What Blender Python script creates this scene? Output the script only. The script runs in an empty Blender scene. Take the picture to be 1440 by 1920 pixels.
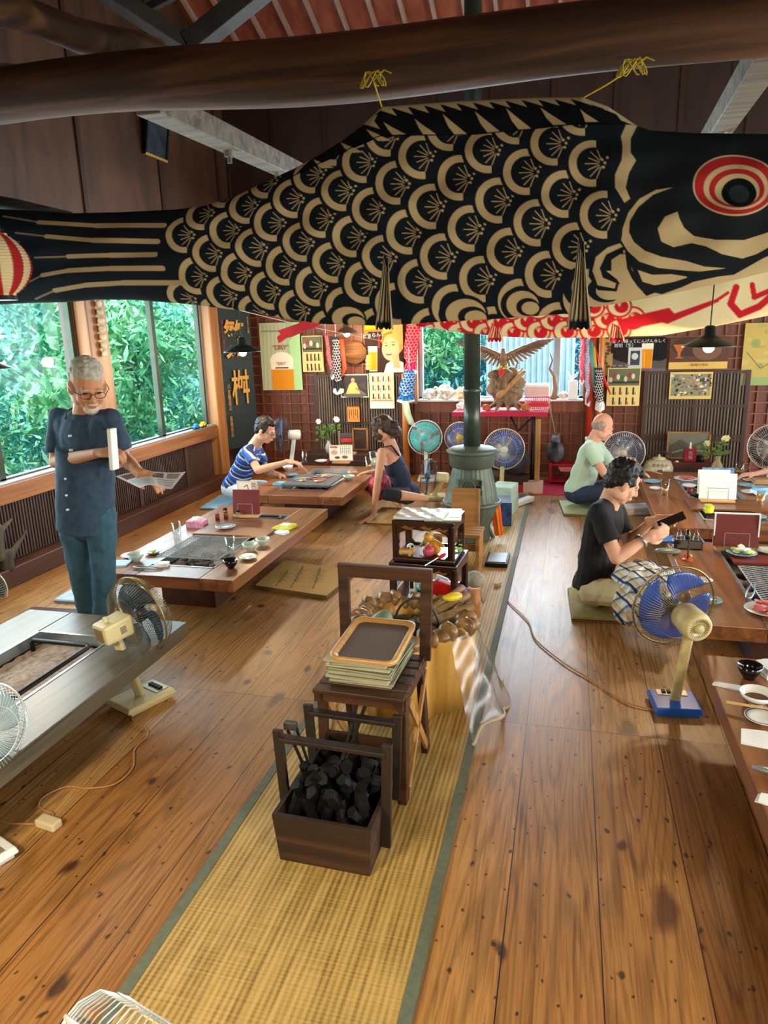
import bpy, bmesh, math, random
import numpy as np
from mathutils import Vector, Matrix
C = bpy.context.scene.collection
rnd = random.Random(7)
PI = math.pi
# ---------------------------------------------------------------- camera (focal length and axes solved from the photo's vanishing points)
FPX, EYE = 1331.0, 1.70
_y = Vector((350, 353, -FPX)).normalized(); _z = Vector((-150, 5167, FPX)); _z = (_z - _y * _z.dot(_y)).normalized(); _x = _y.cross(_z)
CAMR = Matrix((_x, _y, _z))                       # rows: world axes in camera space = camera->world
cam_data = bpy.data.cameras.new('camera'); cam = bpy.data.objects.new('camera', cam_data); C.objects.link(cam)
cam_data.sensor_fit = 'VERTICAL'; cam_data.sensor_height = 24; cam_data.lens = 24 * FPX / 1920; cam_data.clip_start = .05; cam_data.clip_end = 200
cam.matrix_world = Matrix.Translation((0, 0, EYE)) @ CAMR.to_4x4()
bpy.context.scene.camera = cam
def P(px, py, X=None, Y=None, Z=None):             # the point seen at a photo pixel, at a known world x, y or height
    d = CAMR @ Vector((px - 720, 960 - py, -FPX)); o = Vector((0, 0, EYE))
    if Y is not None: t = Y / d.y
    elif X is not None: t = X / d.x
    else: t = (Z - EYE) / d.z
    return o + d * t
# ---------------------------------------------------------------- world, sun, daylight
sc = bpy.context.scene
sc.view_settings.view_transform = 'Standard'; sc.view_settings.look = 'None'; sc.view_settings.gamma = 1; sc.view_settings.use_curve_mapping = False
sc.view_settings.exposure = 1.0; sc.cycles.transparent_max_bounces = 32
W = bpy.data.worlds.new('world'); sc.world = W; W.use_nodes = True
W.node_tree.nodes['Background'].inputs[0].default_value = (.80, .90, 1.0, 1); W.node_tree.nodes['Background'].inputs[1].default_value = 1.9
def lamp(name, kind, loc, rot, power, col, size=None, size_y=None, rad=None):
    d = bpy.data.lights.new(name, kind); o = bpy.data.objects.new(name, d); C.objects.link(o); o.location = loc; o.rotation_euler = rot
    d.energy = power; d.color = col
    if kind == 'AREA':
        d.shape = 'RECTANGLE'; d.size = size; d.size_y = size_y
    elif rad is not None: d.shadow_soft_size = rad
    if kind == 'SUN': d.angle = rad
    return o
lamp('sun_light', 'SUN', (0, 0, 20), (math.radians(24), math.radians(14), 0), 2.6, (1, .96, .86), rad=.02)
# daylight falling in through the left windows, the back window and an assumed, unseen opening on the right side of the hall
lamp('daylight_left', 'AREA', (-4.15, 4.9, 1.42), (0, math.radians(-90), 0), 80, (.78, .90, 1.0), 1.3, 4.6)
lamp('daylight_back', 'AREA', (-.75, 8.5, 1.65), (math.radians(-90), 0, 0), 110, (.82, .90, 1.0), 1.7, 1.4)
lamp('assumed_daylight_right', 'AREA', (4.62, 3.6, 1.25), (0, math.radians(90), 0), 160, (1, .95, .88), 1.6, 7.5)
# assumed unseen lamps, bare area lights added for the near floor, behind and above the camera: they light downwards only
for x, y in ((-1.6, -.1), (1.5, -.1)): lamp('assumed_lamp', 'AREA', (x, y, 1.75), (math.radians(16), 0, 0), 40, (1, .82, .56), .5, .5)
# ---------------------------------------------------------------- materials
def lin(c):
    if isinstance(c, str):
        c = c.lstrip('#'); c = [int(c[i:i+2], 16) / 255 for i in (0, 2, 4)]
    return tuple(x / 12.92 if x <= .04045 else ((x + .055) / 1.055) ** 2.4 for x in c[:3])
def L4(c): return (*lin(c), 1)
def newmat(name):
    m = bpy.data.materials.new(name); m.use_nodes = True; nt = m.node_tree
    return m, nt, nt.nodes['Principled BSDF']
def N(nt, t, **kw):
    n = nt.nodes.new(t)
    for k, v in kw.items():
        if k.startswith('i_'): n.inputs[k[2:].replace('_', ' ')].default_value = v
        else: setattr(n, k, v)
    return n
def ramp(nt, fac, stops):
    r = N(nt, 'ShaderNodeValToRGB'); e = r.color_ramp.elements
    e[0].position, e[0].color = stops[0][0], L4(stops[0][1]); e[1].position, e[1].color = stops[-1][0], L4(stops[-1][1])
    for p, c in stops[1:-1]:
        q = e.new(p); q.color = L4(c)
    nt.links.new(fac, r.inputs[0]); return r.outputs[0]
def bump(nt, b, h, s, d=.01):
    n = N(nt, 'ShaderNodeBump'); n.inputs['Strength'].default_value = s; n.inputs['Distance'].default_value = d
    nt.links.new(h, n.inputs['Height']); nt.links.new(n.outputs[0], b.inputs['Normal'])
def mapping(nt, scale=(1, 1, 1), src='Object', rot=(0, 0, 0), loc=(0, 0, 0)):
    tc = N(nt, 'ShaderNodeTexCoord'); mp = N(nt, 'ShaderNodeMapping'); mp.inputs['Scale'].default_value = scale
    mp.inputs['Rotation'].default_value = rot; mp.inputs['Location'].default_value = loc
    nt.links.new(tc.outputs[src], mp.inputs[0]); return mp.outputs[0]
_mc = {}
def mat(name, col, rough=.5, metal=0, var=.12, scale=8, bmp=0, spec=.5, emit=0, alpha=1, coat=0, trans=0, ior=1.45):
    if name in _mc: return _mc[name]
    m, nt, b = newmat(name); c = lin(col)
    v = mapping(nt); nz = N(nt, 'ShaderNodeTexNoise'); nz.inputs['Scale'].default_value = scale; nz.inputs['Detail'].default_value = 4; nt.links.new(v, nz.inputs[0])
    r = N(nt, 'ShaderNodeValToRGB'); r.color_ramp.elements[0].position = .3; r.color_ramp.elements[1].position = .7
    r.color_ramp.elements[0].color = (*[x * (1 - var) for x in c], 1); r.color_ramp.elements[1].color = (*[min(1, x * (1 + var)) for x in c], 1)
    nt.links.new(nz.outputs[0], r.inputs[0]); nt.links.new(r.outputs[0], b.inputs['Base Color'])
    b.inputs['Roughness'].default_value = rough; b.inputs['Metallic'].default_value = metal; b.inputs['Specular IOR Level'].default_value = spec
    b.inputs['Alpha'].default_value = alpha; b.inputs['Coat Weight'].default_value = coat; b.inputs['Transmission Weight'].default_value = trans; b.inputs['IOR'].default_value = ior
    if emit: b.inputs['Emission Color'].default_value = (*c, 1); b.inputs['Emission Strength'].default_value = emit
    if bmp: bump(nt, b, nz.outputs[0], bmp)
    _mc[name] = m; return m
def wood(name, c1, c2, axis=1, freq=22, rough=.45, bmp=.15, c3=None, stretch=.05, spec=.5):
    if name in _mc: return _mc[name]
    m, nt, b = newmat(name); s = [freq] * 3; s[axis] = freq * stretch
    v = mapping(nt, s); nz = N(nt, 'ShaderNodeTexNoise'); nz.inputs['Scale'].default_value = 1.0; nz.inputs['Detail'].default_value = 6; nz.inputs['Distortion'].default_value = .8; nt.links.new(v, nz.inputs[0])
    st = [(.3, c1), (.7, c2)] if c3 is None else [(.25, c1), (.5, c2), (.75, c3)]
    nt.links.new(ramp(nt, nz.outputs[0], st), b.inputs['Base Color']); b.inputs['Roughness'].default_value = rough; b.inputs['Specular IOR Level'].default_value = spec
    if bmp: bump(nt, b, nz.outputs[0], bmp, .004)
    _mc[name] = m; return m
def vcol(name, rough=.8, spec=.2, bmp=0, sheen=0):
    if name in _mc: return _mc[name]
    m, nt, b = newmat(name); a = N(nt, 'ShaderNodeAttribute', attribute_name='Col'); nt.links.new(a.outputs[0], b.inputs['Base Color'])
    b.inputs['Roughness'].default_value = rough; b.inputs['Specular IOR Level'].default_value = spec
    if bmp:
        v = mapping(nt, (1, 1, 1)); nz = N(nt, 'ShaderNodeTexNoise'); nz.inputs['Scale'].default_value = 260; nt.links.new(v, nz.inputs[0]); bump(nt, b, nz.outputs[0], bmp, .002)
    _mc[name] = m; return m
def clear(name, tint=(1, 1, 1), refl=.12, rough=.02):
    if name in _mc: return _mc[name]
    m, nt, b = newmat(name); nt.nodes.remove(b); o = nt.nodes['Material Output']
    t = N(nt, 'ShaderNodeBsdfTransparent'); t.inputs[0].default_value = (*tint, 1); g = N(nt, 'ShaderNodeBsdfGlossy'); g.inputs['Roughness'].default_value = rough
    lw = N(nt, 'ShaderNodeLayerWeight'); lw.inputs[0].default_value = .5; pw = N(nt, 'ShaderNodeMath', operation='POWER'); pw.inputs[1].default_value = 5; nt.links.new(lw.outputs['Facing'], pw.inputs[0])
    ma = N(nt, 'ShaderNodeMath', operation='MULTIPLY_ADD'); ma.inputs[1].default_value = .55; ma.inputs[2].default_value = refl * .4; nt.links.new(pw.outputs[0], ma.inputs[0]); mx = N(nt, 'ShaderNodeMixShader')
    nt.links.new(ma.outputs[0], mx.inputs[0]); nt.links.new(t.outputs[0], mx.inputs[1]); nt.links.new(g.outputs[0], mx.inputs[2]); nt.links.new(mx.outputs[0], o.inputs[0])
    _mc[name] = m; return m
# ---------------------------------------------------------------- mesh builder
def frame(up, side):
    u = Vector(up).normalized(); s = Vector(side); s = (s - u * s.dot(u)).normalized(); f = u.cross(s)
    return Matrix((s, f, u)).transposed()          # columns: side, forward, up
def rotz(a): return Matrix.Rotation(a, 3, 'Z')
def align(d):
    d = Vector(d).normalized(); return d.to_track_quat('Z', 'Y').to_matrix()
class MB:
    def __init__(s, off=None): s.v = []; s.f = []; s.m = []; s.off = Vector(off) if off is not None else Vector((0, 0, 0))
    def add(s, vs, fs, mi=0):
        n = len(s.v); s.v += [tuple(Vector(v) - s.off) for v in vs]; s.f += [tuple(i + n for i in f) for f in fs]; s.m += [mi] * len(fs); return s
    def box(s, c, d, R=None, mi=0, taper=1):
        c = Vector(c); vs = []
        for k in (-.5, .5):
            t = taper if k > 0 else 1
            for i, j in ((-.5, -.5), (.5, -.5), (.5, .5), (-.5, .5)):
                q = Vector((i * d[0] * t, j * d[1] * t, k * d[2])); vs.append(c + (R @ q if R else q))
        return s.add(vs, [(0, 3, 2, 1), (4, 5, 6, 7), (0, 1, 5, 4), (1, 2, 6, 5), (2, 3, 7, 6), (3, 0, 4, 7)], mi)
    def bar(s, a, b, w, h, up=(0, 0, 1), mi=0):     # rectangular bar from a to b
        a, b = Vector(a), Vector(b); d = b - a; u = Vector(up)
        if abs(d.normalized().dot(u)) > .98: u = Vector((1, 0, 0))
        return s.box((a + b) / 2, (w, h, d.length), frame(d, d.cross(u)), mi)
    def rings(s, rs, mi=0, caps=True, closed=False):
        n = len(rs[0]); vs = [p for r in rs for p in r]; fs = []
        for i in range(len(rs) - (0 if closed else 1)):
            a, b = i * n, ((i + 1) % len(rs)) * n
            for j in range(n): fs.append((a + j, a + (j + 1) % n, b + (j + 1) % n, b + j))
        if caps and not closed: fs += [tuple(range(n))[::-1], tuple(range((len(rs) - 1) * n, len(rs) * n))]
        return s.add(vs, fs, mi)
    def cyl(s, a, b, r0, r1=None, n=14, mi=0):
        a, b = Vector(a), Vector(b); r1 = r0 if r1 is None else r1; R = align(b - a)
        ring = lambda c, r: [c + R @ Vector((r * math.cos(t * 2 * PI / n), r * math.sin(t * 2 * PI / n), 0)) for t in range(n)]
        return s.rings([ring(a, r0), ring(b, r1)], mi)
    def tube(s, pts, r, n=6, closed=False, mi=0):
        pts = [Vector(p) for p in pts]; k = len(pts); rs = []; prev = None
        for i, p in enumerate(pts):
            d = (pts[(i + 1) % k] - pts[i - 1]) if closed else (pts[min(i + 1, k - 1)] - pts[max(i - 1, 0)])
            d.normalize()
            if prev is None: prev = d.orthogonal()
            a = (prev - d * prev.dot(d)); a = a.normalized() if a.length > 1e-6 else d.orthogonal().normalized(); prev = a; b = d.cross(a)
            rr = r[i] if isinstance(r, (list, tuple)) else r
            rs.append([p + (a * math.cos(t * 2 * PI / n) + b * math.sin(t * 2 * PI / n)) * rr for t in range(n)])
        return s.rings(rs, mi, closed=closed)
    def lathe(s, prof, c=(0, 0, 0), n=24, R=None, mi=0, caps=True, wob=None, sx=1):
        c = Vector(c); rs = []
        for r, z in prof:
            ring = []
            for t in range(n):
                a = t * 2 * PI / n; q = r * (1 + (wob(a, z) if wob else 0)); v = Vector((q * math.cos(a) * sx, q * math.sin(a), z)); ring.append(c + (R @ v if R else v))
            rs.append(ring)
        return s.rings(rs, mi, caps)
    def ell(s, c, r, R=None, nu=16, nv=10, mi=0, fn=None):
        c = Vector(c); r = (r, r, r) if not hasattr(r, '__len__') else r; vs = []
        T = lambda q: c + (R @ q if R else q)
        vs.append(T(Vector((0, 0, -r[2]))))
        for j in range(1, nv):
            p = -PI / 2 + PI * j / nv
            for i in range(nu):
                a = 2 * PI * i / nu; q = Vector((r[0] * math.cos(p) * math.cos(a), r[1] * math.cos(p) * math.sin(a), r[2] * math.sin(p)))
                if fn: q = q * (1 + fn(a, p))
                vs.append(T(q))
        vs.append(T(Vector((0, 0, r[2])))); fs = []
        for i in range(nu): fs.append((0, 1 + (i + 1) % nu, 1 + i))
        for j in range(nv - 2):
            for i in range(nu):
                a = 1 + j * nu; fs.append((a + i, a + (i + 1) % nu, a + nu + (i + 1) % nu, a + nu + i))
        l = len(vs) - 1; a = 1 + (nv - 2) * nu
        for i in range(nu): fs.append((a + i, a + (i + 1) % nu, l))
        return s.add(vs, fs, mi)
    def cap(s, a, b, r0, r1=None, n=12):            # tapered capsule
        a, b = Vector(a), Vector(b); r1 = r0 if r1 is None else r1; R = align(b - a); L = (b - a).length; prof = []
        for k in range(1, 5): t = -PI / 2 + k * PI / 8; prof.append((r0 * math.cos(t), r0 * math.sin(t)))
        for k in range(0, 4): t = k * PI / 8; prof.append((r1 * math.cos(t), L + r1 * math.sin(t)))
        return s.lathe(prof, a, n, R)
    def prism(s, pts, z0, z1, fn=None, mi=0):      # outline extruded in z; fn maps a point to the world
        fn = fn or (lambda x, y, z: (x, y, z)); n = len(pts)
        vs = [fn(x, y, z0) for x, y in pts] + [fn(x, y, z1) for x, y in pts]
        fs = [tuple(range(n))[::-1], tuple(range(n, 2 * n))] + [(i, (i + 1) % n, n + (i + 1) % n, n + i) for i in range(n)]
        return s.add(vs, fs, mi)
    def build(s, name, mats, parent=None, smooth=False, bevel=0, remesh=0, smo=0, loc=None, subd=0, disp=None, solid=0):
        me = bpy.data.meshes.new(name); me.from_pydata(s.v, [], s.f); me.update()
        bm = bmesh.new(); bm.from_mesh(me); bmesh.ops.recalc_face_normals(bm, faces=bm.faces); bm.to_mesh(me); bm.free()
        for m in (mats if isinstance(mats, (list, tuple)) else [mats]): me.materials.append(m)
        if any(s.m): me.polygons.foreach_set('material_index', s.m)
        if smooth: me.polygons.foreach_set('use_smooth', [True] * len(me.polygons))
        o = bpy.data.objects.new(name, me); C.objects.link(o)
        if parent: o.parent = parent
        if loc is not None: o.location = loc
        if remesh:
            q = o.modifiers.new('r', 'REMESH'); q.mode = 'VOXEL'; q.voxel_size = remesh; q.use_smooth_shade = True
        if smo:
            q = o.modifiers.new('s', 'SMOOTH'); q.factor = .5; q.iterations = smo
        if subd:
            q = o.modifiers.new('u', 'SUBSURF'); q.levels = q.render_levels = subd
        if disp:
            t = bpy.data.textures.new(name + 'tex', 'CLOUDS'); t.noise_scale = disp[1]; t.noise_depth = 2
            q = o.modifiers.new('d', 'DISPLACE'); q.texture = t; q.strength = disp[0]; q.mid_level = .5
        if solid:
            q = o.modifiers.new('so', 'SOLIDIFY'); q.thickness = solid; q.offset = 0
        if bevel:
            q = o.modifiers.new('b', 'BEVEL'); q.width = bevel; q.segments = 2; q.limit_method = 'ANGLE'
        return o
def tag(o, label, cat, group=None, kind=None):
    if label: o['label'] = label
    if cat: o['category'] = cat
    if group: o['group'] = group
    if kind: o['kind'] = kind
    return o
def thing(name, label, cat, loc=(0, 0, 0), rz=0, group=None, R=None):
    o = bpy.data.objects.new(name, None); C.objects.link(o); o.empty_display_size = .1; o.location = loc; o.rotation_euler = (0, 0, rz)
    if R is not None: o.rotation_euler = R.to_euler()
    return tag(o, label, cat, group)
def struct(o, label=None): o['kind'] = 'structure'; return tag(o, label, None)
def copy_tree(o, parent=None):
    c = o.copy(); C.objects.link(c); c.parent = parent
    for ch in list(o.children): copy_tree(ch, c)
    return c
def text(s, parent, loc, R, size, m, name='lettering', align_x='CENTER', ext=.0008, lh=1.0, sx=1, ofs=0):
    cu = bpy.data.curves.new(name, 'FONT'); cu.body = s; cu.size = size; cu.align_x = align_x; cu.align_y = 'CENTER'; cu.extrude = ext; cu.space_line = lh; cu.materials.append(m)
    cu.resolution_u = 3; cu.offset = ofs
    o = bpy.data.objects.new(name, cu); C.objects.link(o); o.parent = parent; o.location = loc; o.rotation_euler = R.to_euler(); o.scale = (sx, 1, 1)
    bpy.context.view_layer.update(); me = bpy.data.meshes.new_from_object(o.evaluated_get(bpy.context.evaluated_depsgraph_get())); me.name = name
    q = bpy.data.objects.new(name, me); C.objects.link(q); q.parent = parent; q.location = loc; q.rotation_euler = R.to_euler(); q.scale = (sx, 1, 1); bpy.data.objects.remove(o); return q
RF = Matrix(((1, 0, 0), (0, 0, -1), (0, 1, 0)))     # text/sheet lying in x-z, facing -y
# ---------------------------------------------------------------- painted canvas -> fine mesh with point colours (flat dyes and prints only)
class Cv:
    def __init__(s, w, h, col, x0=0, y0=0, q=1.0):
        s.q = q; s.x0, s.y0 = x0, y0; s.W, s.H = int(w * q), int(h * q); s.a = np.empty((s.H, s.W, 3), np.float32); s.a[:] = lin(col)
    def _bb(s, xa, ya, xb, yb):
        i0 = max(0, int((xa - s.x0) * s.q) - 1); i1 = min(s.W, int((xb - s.x0) * s.q) + 2); j0 = max(0, int((ya - s.y0) * s.q) - 1); j1 = min(s.H, int((yb - s.y0) * s.q) + 2)
        if i1 <= i0 or j1 <= j0: return None
        X, Y = np.meshgrid((np.arange(i0, i1) + .5) / s.q + s.x0, (np.arange(j0, j1) + .5) / s.q + s.y0); return s.a[j0:j1, i0:i1], X, Y
    def _put(s, b, m, col):
        k = np.clip(m * s.q + .5, 0, 1)[..., None]; b[:] = b * (1 - k) + np.array(lin(col), np.float32) * k
    def ell(s, cx, cy, rx, ry, col, clip=None):
        g = s._bb(cx - rx, cy - ry, cx + rx, cy + ry)
        if g is None: return s
        b, X, Y = g; d = (1 - np.hypot((X - cx) / rx, (Y - cy) / ry)) * min(rx, ry)
        if clip is not None: d = np.where(clip(X, Y), d, -9)
        s._put(b, d, col); return s
    def rect(s, xa, ya, xb, yb, col): return s.poly([(xa, ya), (xb, ya), (xb, yb), (xa, yb)], col)
    def poly(s, pts, col):
        p = np.array(pts, float); g = s._bb(p[:, 0].min(), p[:, 1].min(), p[:, 0].max(), p[:, 1].max())
        if g is None: return s
        b, X, Y = g; ins = np.zeros(X.shape, bool); dd = np.full(X.shape, 1e9); n = len(p)
        for i in range(n):
            x1, y1 = p[i]; x2, y2 = p[(i + 1) % n]
            if y1 != y2: ins ^= ((y1 > Y) != (y2 > Y)) & (X < (x2 - x1) * (Y - y1) / (y2 - y1) + x1)
            L2 = (x2 - x1) ** 2 + (y2 - y1) ** 2 + 1e-9; t = np.clip(((X - x1) * (x2 - x1) + (Y - y1) * (y2 - y1)) / L2, 0, 1)
            dd = np.minimum(dd, np.hypot(X - x1 - t * (x2 - x1), Y - y1 - t * (y2 - y1)))
        s._put(b, np.where(ins, dd, -dd), col); return s
    def line(s, pts, w, col, w2=None):
        for i in range(len(pts) - 1):
            (x1, y1), (x2, y2) = pts[i], pts[i + 1]; ww = w if w2 is None else w + (w2 - w) * (i + .5) / (len(pts) - 1)
            g = s._bb(min(x1, x2) - ww, min(y1, y2) - ww, max(x1, x2) + ww, max(y1, y2) + ww)
            if g is None: continue
            b, X, Y = g; L2 = (x2 - x1) ** 2 + (y2 - y1) ** 2 + 1e-9; t = np.clip(((X - x1) * (x2 - x1) + (Y - y1) * (y2 - y1)) / L2, 0, 1)
            s._put(b, ww / 2 - np.hypot(X - x1 - t * (x2 - x1), Y - y1 - t * (y2 - y1)), col)
        return s
    def samp(s, x, y):
        i = np.clip((x - s.x0) * s.q - .5, 0, s.W - 1.001); j = np.clip((y - s.y0) * s.q - .5, 0, s.H - 1.001); i0 = i.astype(int); j0 = j.astype(int); u = (i - i0)[..., None]; v = (j - j0)[..., None]
        i1 = np.minimum(i0 + 1, s.W - 1); j1 = np.minimum(j0 + 1, s.H - 1)
        return (s.a[j0, i0] * (1 - u) + s.a[j0, i1] * u) * (1 - v) + (s.a[j1, i0] * (1 - u) + s.a[j1, i1] * u) * v
def gridmesh(name, pos, col, m, parent=None, smooth=True, loc=None):   # pos HxWx3, col HxWx3 (or list of such pairs joined in one mesh)
    sheets = [(pos, col)] if not isinstance(pos, list) else list(zip(pos, col)); V = []; F = []; K = []; n = 0
    for p, c in sheets:
        h, w = p.shape[:2]; idx = np.arange(h * w).reshape(h, w) + n
        F.append(np.stack([idx[:-1, :-1], idx[1:, :-1], idx[1:, 1:], idx[:-1, 1:]], -1).reshape(-1, 4)); V.append(p.reshape(-1, 3)); K.append(c.reshape(-1, 3)); n += h * w
    V = np.concatenate(V).astype(np.float32); F = np.concatenate(F).astype(np.int32); K = np.concatenate(K).astype(np.float32)
    me = bpy.data.meshes.new(name); me.vertices.add(len(V)); me.vertices.foreach_set('co', V.ravel()); me.loops.add(F.size); me.loops.foreach_set('vertex_index', F.ravel())
    me.polygons.add(len(F)); me.polygons.foreach_set('loop_start', np.arange(0, F.size, 4, dtype=np.int32)); me.polygons.foreach_set('loop_total', np.full(len(F), 4, np.int32))
    me.update(calc_edges=True); me.validate()
    a = me.color_attributes.new('Col', 'FLOAT_COLOR', 'POINT'); a.data.foreach_set('color', np.concatenate([K, np.ones((len(K), 1), np.float32)], 1).ravel())
    if smooth: me.polygons.foreach_set('use_smooth', np.ones(len(F), bool))
    me.materials.append(m); o = bpy.data.objects.new(name, me); C.objects.link(o)
    if parent: o.parent = parent
    if loc is not None: o.location = loc
    return o
def flatsheet(name, cv, x0, x1, z0, z1, y, m, parent=None, wav=.004, xt=0, loc=None, sk=0):  # a hung print in the x-z plane, with its paper's slight waves
    h, w = cv.H, cv.W; u, v = np.meshgrid(np.linspace(0, 1, w), np.linspace(0, 1, h)); X = x0 + (x1 - x0) * u + sk * v; Z = z1 + (z0 - z1) * v + xt * u
    Yy = y - wav * (1 + np.sin(u * 7 + v * 3) * .5 + np.sin(v * 9 + u * 2) * .5); return gridmesh(name, np.stack([X, Yy, Z], -1), cv.a, m, parent, loc=loc)
# ================================================================ the room
LW, BW, RW = -3.9, 8.2, 4.5
m_dark = wood('dark_stained_wood', '#2b1a14', '#4a2d22', 2, 20, .5)
m_wain = wood('wainscot_wood', '#33241f', '#56403a', 2, 26, .45)
m_rail = wood('rail_wood', '#6a3f22', '#a8703f', 1, 16, .5)
m_post = wood('post_wood', '#7a4c26', '#b98450', 2, 14, .5)
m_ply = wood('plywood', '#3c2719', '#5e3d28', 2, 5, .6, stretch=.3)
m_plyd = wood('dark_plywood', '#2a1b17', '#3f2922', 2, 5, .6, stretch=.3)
m_log = wood('log_wood', '#150e09', '#452c1a', 0, 9, .7, .5, '#7a5332', stretch=.09)
m_grey = wood('grey_timber', '#4a453d', '#7f776a', 0, 14, .7, .3)
m_lat = wood('lattice_wood', '#5c2f1c', '#94533a', 2, 14, .5)
m_latp = wood('lattice_panel', '#4e281a', '#80462e', 2, 6, .5)
m_alum = mat('bronze_aluminium', '#3d4638', .4, .5)
m_alug = mat('grey_aluminium', '#8d979c', .4, .4)
m_glass = clear('window_glass', (.97, 1, .99), .004)
m_black = mat('black_iron', '#17181a', .5, .4)
def floor_mat():
    m, nt, b = newmat('floor_boards'); l = nt.links
    tc = N(nt, 'ShaderNodeTexCoord'); sp = N(nt, 'ShaderNodeSeparateXYZ'); l.new(tc.outputs['Object'], sp.inputs[0])
    ax = N(nt, 'ShaderNodeMath', operation='ADD'); l.new(sp.outputs[0], ax.inputs[0]); ax.inputs[1].default_value = .125 + 27
    ay = N(nt, 'ShaderNodeMath', operation='ADD'); l.new(sp.outputs[1], ay.inputs[0]); ay.inputs[1].default_value = -2.85 + 37.2
    cb = N(nt, 'ShaderNodeCombineXYZ'); l.new(ay.outputs[0], cb.inputs[0]); l.new(ax.outputs[0], cb.inputs[1])
    br = N(nt, 'ShaderNodeTexBrick'); br.offset = 0; br.squash = 1; br.inputs['Scale'].default_value = 1; br.inputs['Brick Width'].default_value = 1.86; br.inputs['Row Height'].default_value = .27
    br.inputs['Mortar Size'].default_value = .0022; br.inputs['Mortar Smooth'].default_value = .3; br.inputs['Color1'].default_value = (0, 0, 0, 1); br.inputs['Color2'].default_value = (1, 1, 1, 1); br.inputs['Bias'].default_value = 0
    l.new(cb.outputs[0], br.inputs['Vector'])
    # grain, shifted board by board
    off = N(nt, 'ShaderNodeVectorMath', operation='SCALE'); off.inputs[3].default_value = 40; l.new(br.outputs[0], off.inputs[0])
    mp = N(nt, 'ShaderNodeMapping'); mp.inputs['Scale'].default_value = (62, 2.2, 62); l.new(tc.outputs['Object'], mp.inputs[0]); va = N(nt, 'ShaderNodeVectorMath', operation='ADD'); l.new(mp.outputs[0], va.inputs[0]); l.new(off.outputs[0], va.inputs[1])
    nz = N(nt, 'ShaderNodeTexNoise'); nz.inputs['Scale'].default_value = 1; nz.inputs['Detail'].default_value = 5; nz.inputs['Distortion'].default_value = 1.6; l.new(va.outputs[0], nz.inputs[0])
    g = ramp(nt, nz.outputs[0], [(.25, '#7a5830'), (.45, '#a67c46'), (.6, '#b98f54'), (.8, '#8e6636')])
    # cathedral figure: broad wavy rings
    mp2 = N(nt, 'ShaderNodeMapping'); mp2.inputs['Scale'].default_value = (5, .45, 5); l.new(tc.outputs['Object'], mp2.inputs[0]); vb = N(nt, 'ShaderNodeVectorMath', operation='ADD'); l.new(mp2.outputs[0], vb.inputs[0]); l.new(off.outputs[0], vb.inputs[1])
    n2 = N(nt, 'ShaderNodeTexNoise'); n2.inputs['Scale'].default_value = 1; n2.inputs['Detail'].default_value = 1; l.new(vb.outputs[0], n2.inputs[0])
    mu = N(nt, 'ShaderNodeMath', operation='MULTIPLY'); mu.inputs[1].default_value = 105; l.new(n2.outputs[0], mu.inputs[0]); sn = N(nt, 'ShaderNodeMath', operation='SINE'); l.new(mu.outputs[0], sn.inputs[0])
    mr = N(nt, 'ShaderNodeMapRange'); mr.inputs[1].default_value = -1; mr.inputs[2].default_value = -.2; mr.inputs[3].default_value = .70; mr.inputs[4].default_value = 1; l.new(sn.outputs[0], mr.inputs[0])
    x1 = N(nt, 'ShaderNodeMix', data_type='RGBA', blend_type='MULTIPLY'); x1.inputs[0].default_value = 1; l.new(g, x1.inputs[6]); l.new(mr.outputs[0], x1.inputs[7])
    bt = ramp(nt, br.outputs[0], [(0, '#d8bfa4'), (.5, '#ffffff'), (1, '#e6c8a8')])
    x2 = N(nt, 'ShaderNodeMix', data_type='RGBA', blend_type='MULTIPLY'); x2.inputs[0].default_value = 1; l.new(x1.outputs[2], x2.inputs[6]); l.new(bt, x2.inputs[7])
    cur = x2.outputs[2]
    for sc_, th, dark, sx in (((3.4, 1.9, 1), .085, '#2a150c', 0), ((9, 6, 1), .085, '#1d0f08', 5), ((17, 12, 1), .085, '#1d0f08', 2), ((1.9, 1.0, 1), .10, '#4a2412', 9)):   # knots, nail holes, stains
        mk = N(nt, 'ShaderNodeMapping'); mk.inputs['Scale'].default_value = sc_; mk.inputs['Location'].default_value = (sx, sx, 0); l.new(tc.outputs['Object'], mk.inputs[0])
        wn = N(nt, 'ShaderNodeTexNoise'); wn.inputs['Scale'].default_value = 3; l.new(mk.outputs[0], wn.inputs[0]); vd = N(nt, 'ShaderNodeVectorMath', operation='ADD'); vs = N(nt, 'ShaderNodeVectorMath', operation='SCALE'); vs.inputs[3].default_value = .25
        l.new(wn.outputs['Color'], vs.inputs[0]); l.new(mk.outputs[0], vd.inputs[0]); l.new(vs.outputs[0], vd.inputs[1])
        vo = N(nt, 'ShaderNodeTexVoronoi', voronoi_dimensions='2D'); vo.inputs['Scale'].default_value = 1; l.new(vd.outputs[0], vo.inputs[0])
        sr = N(nt, 'ShaderNodeSeparateColor'); l.new(vo.outputs['Color'], sr.inputs[0]); gt = N(nt, 'ShaderNodeMath', operation='GREATER_THAN'); gt.inputs[1].default_value = .62; l.new(sr.outputs[0], gt.inputs[0])
        m1 = N(nt, 'ShaderNodeMapRange'); m1.inputs[1].default_value = th; m1.inputs[2].default_value = th * .45; m1.inputs[3].default_value = 0; m1.inputs[4].default_value = .85; l.new(vo.outputs[0], m1.inputs[0])
        mm = N(nt, 'ShaderNodeMath', operation='MULTIPLY'); l.new(m1.outputs[0], mm.inputs[0]); l.new(gt.outputs[0], mm.inputs[1])
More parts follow.
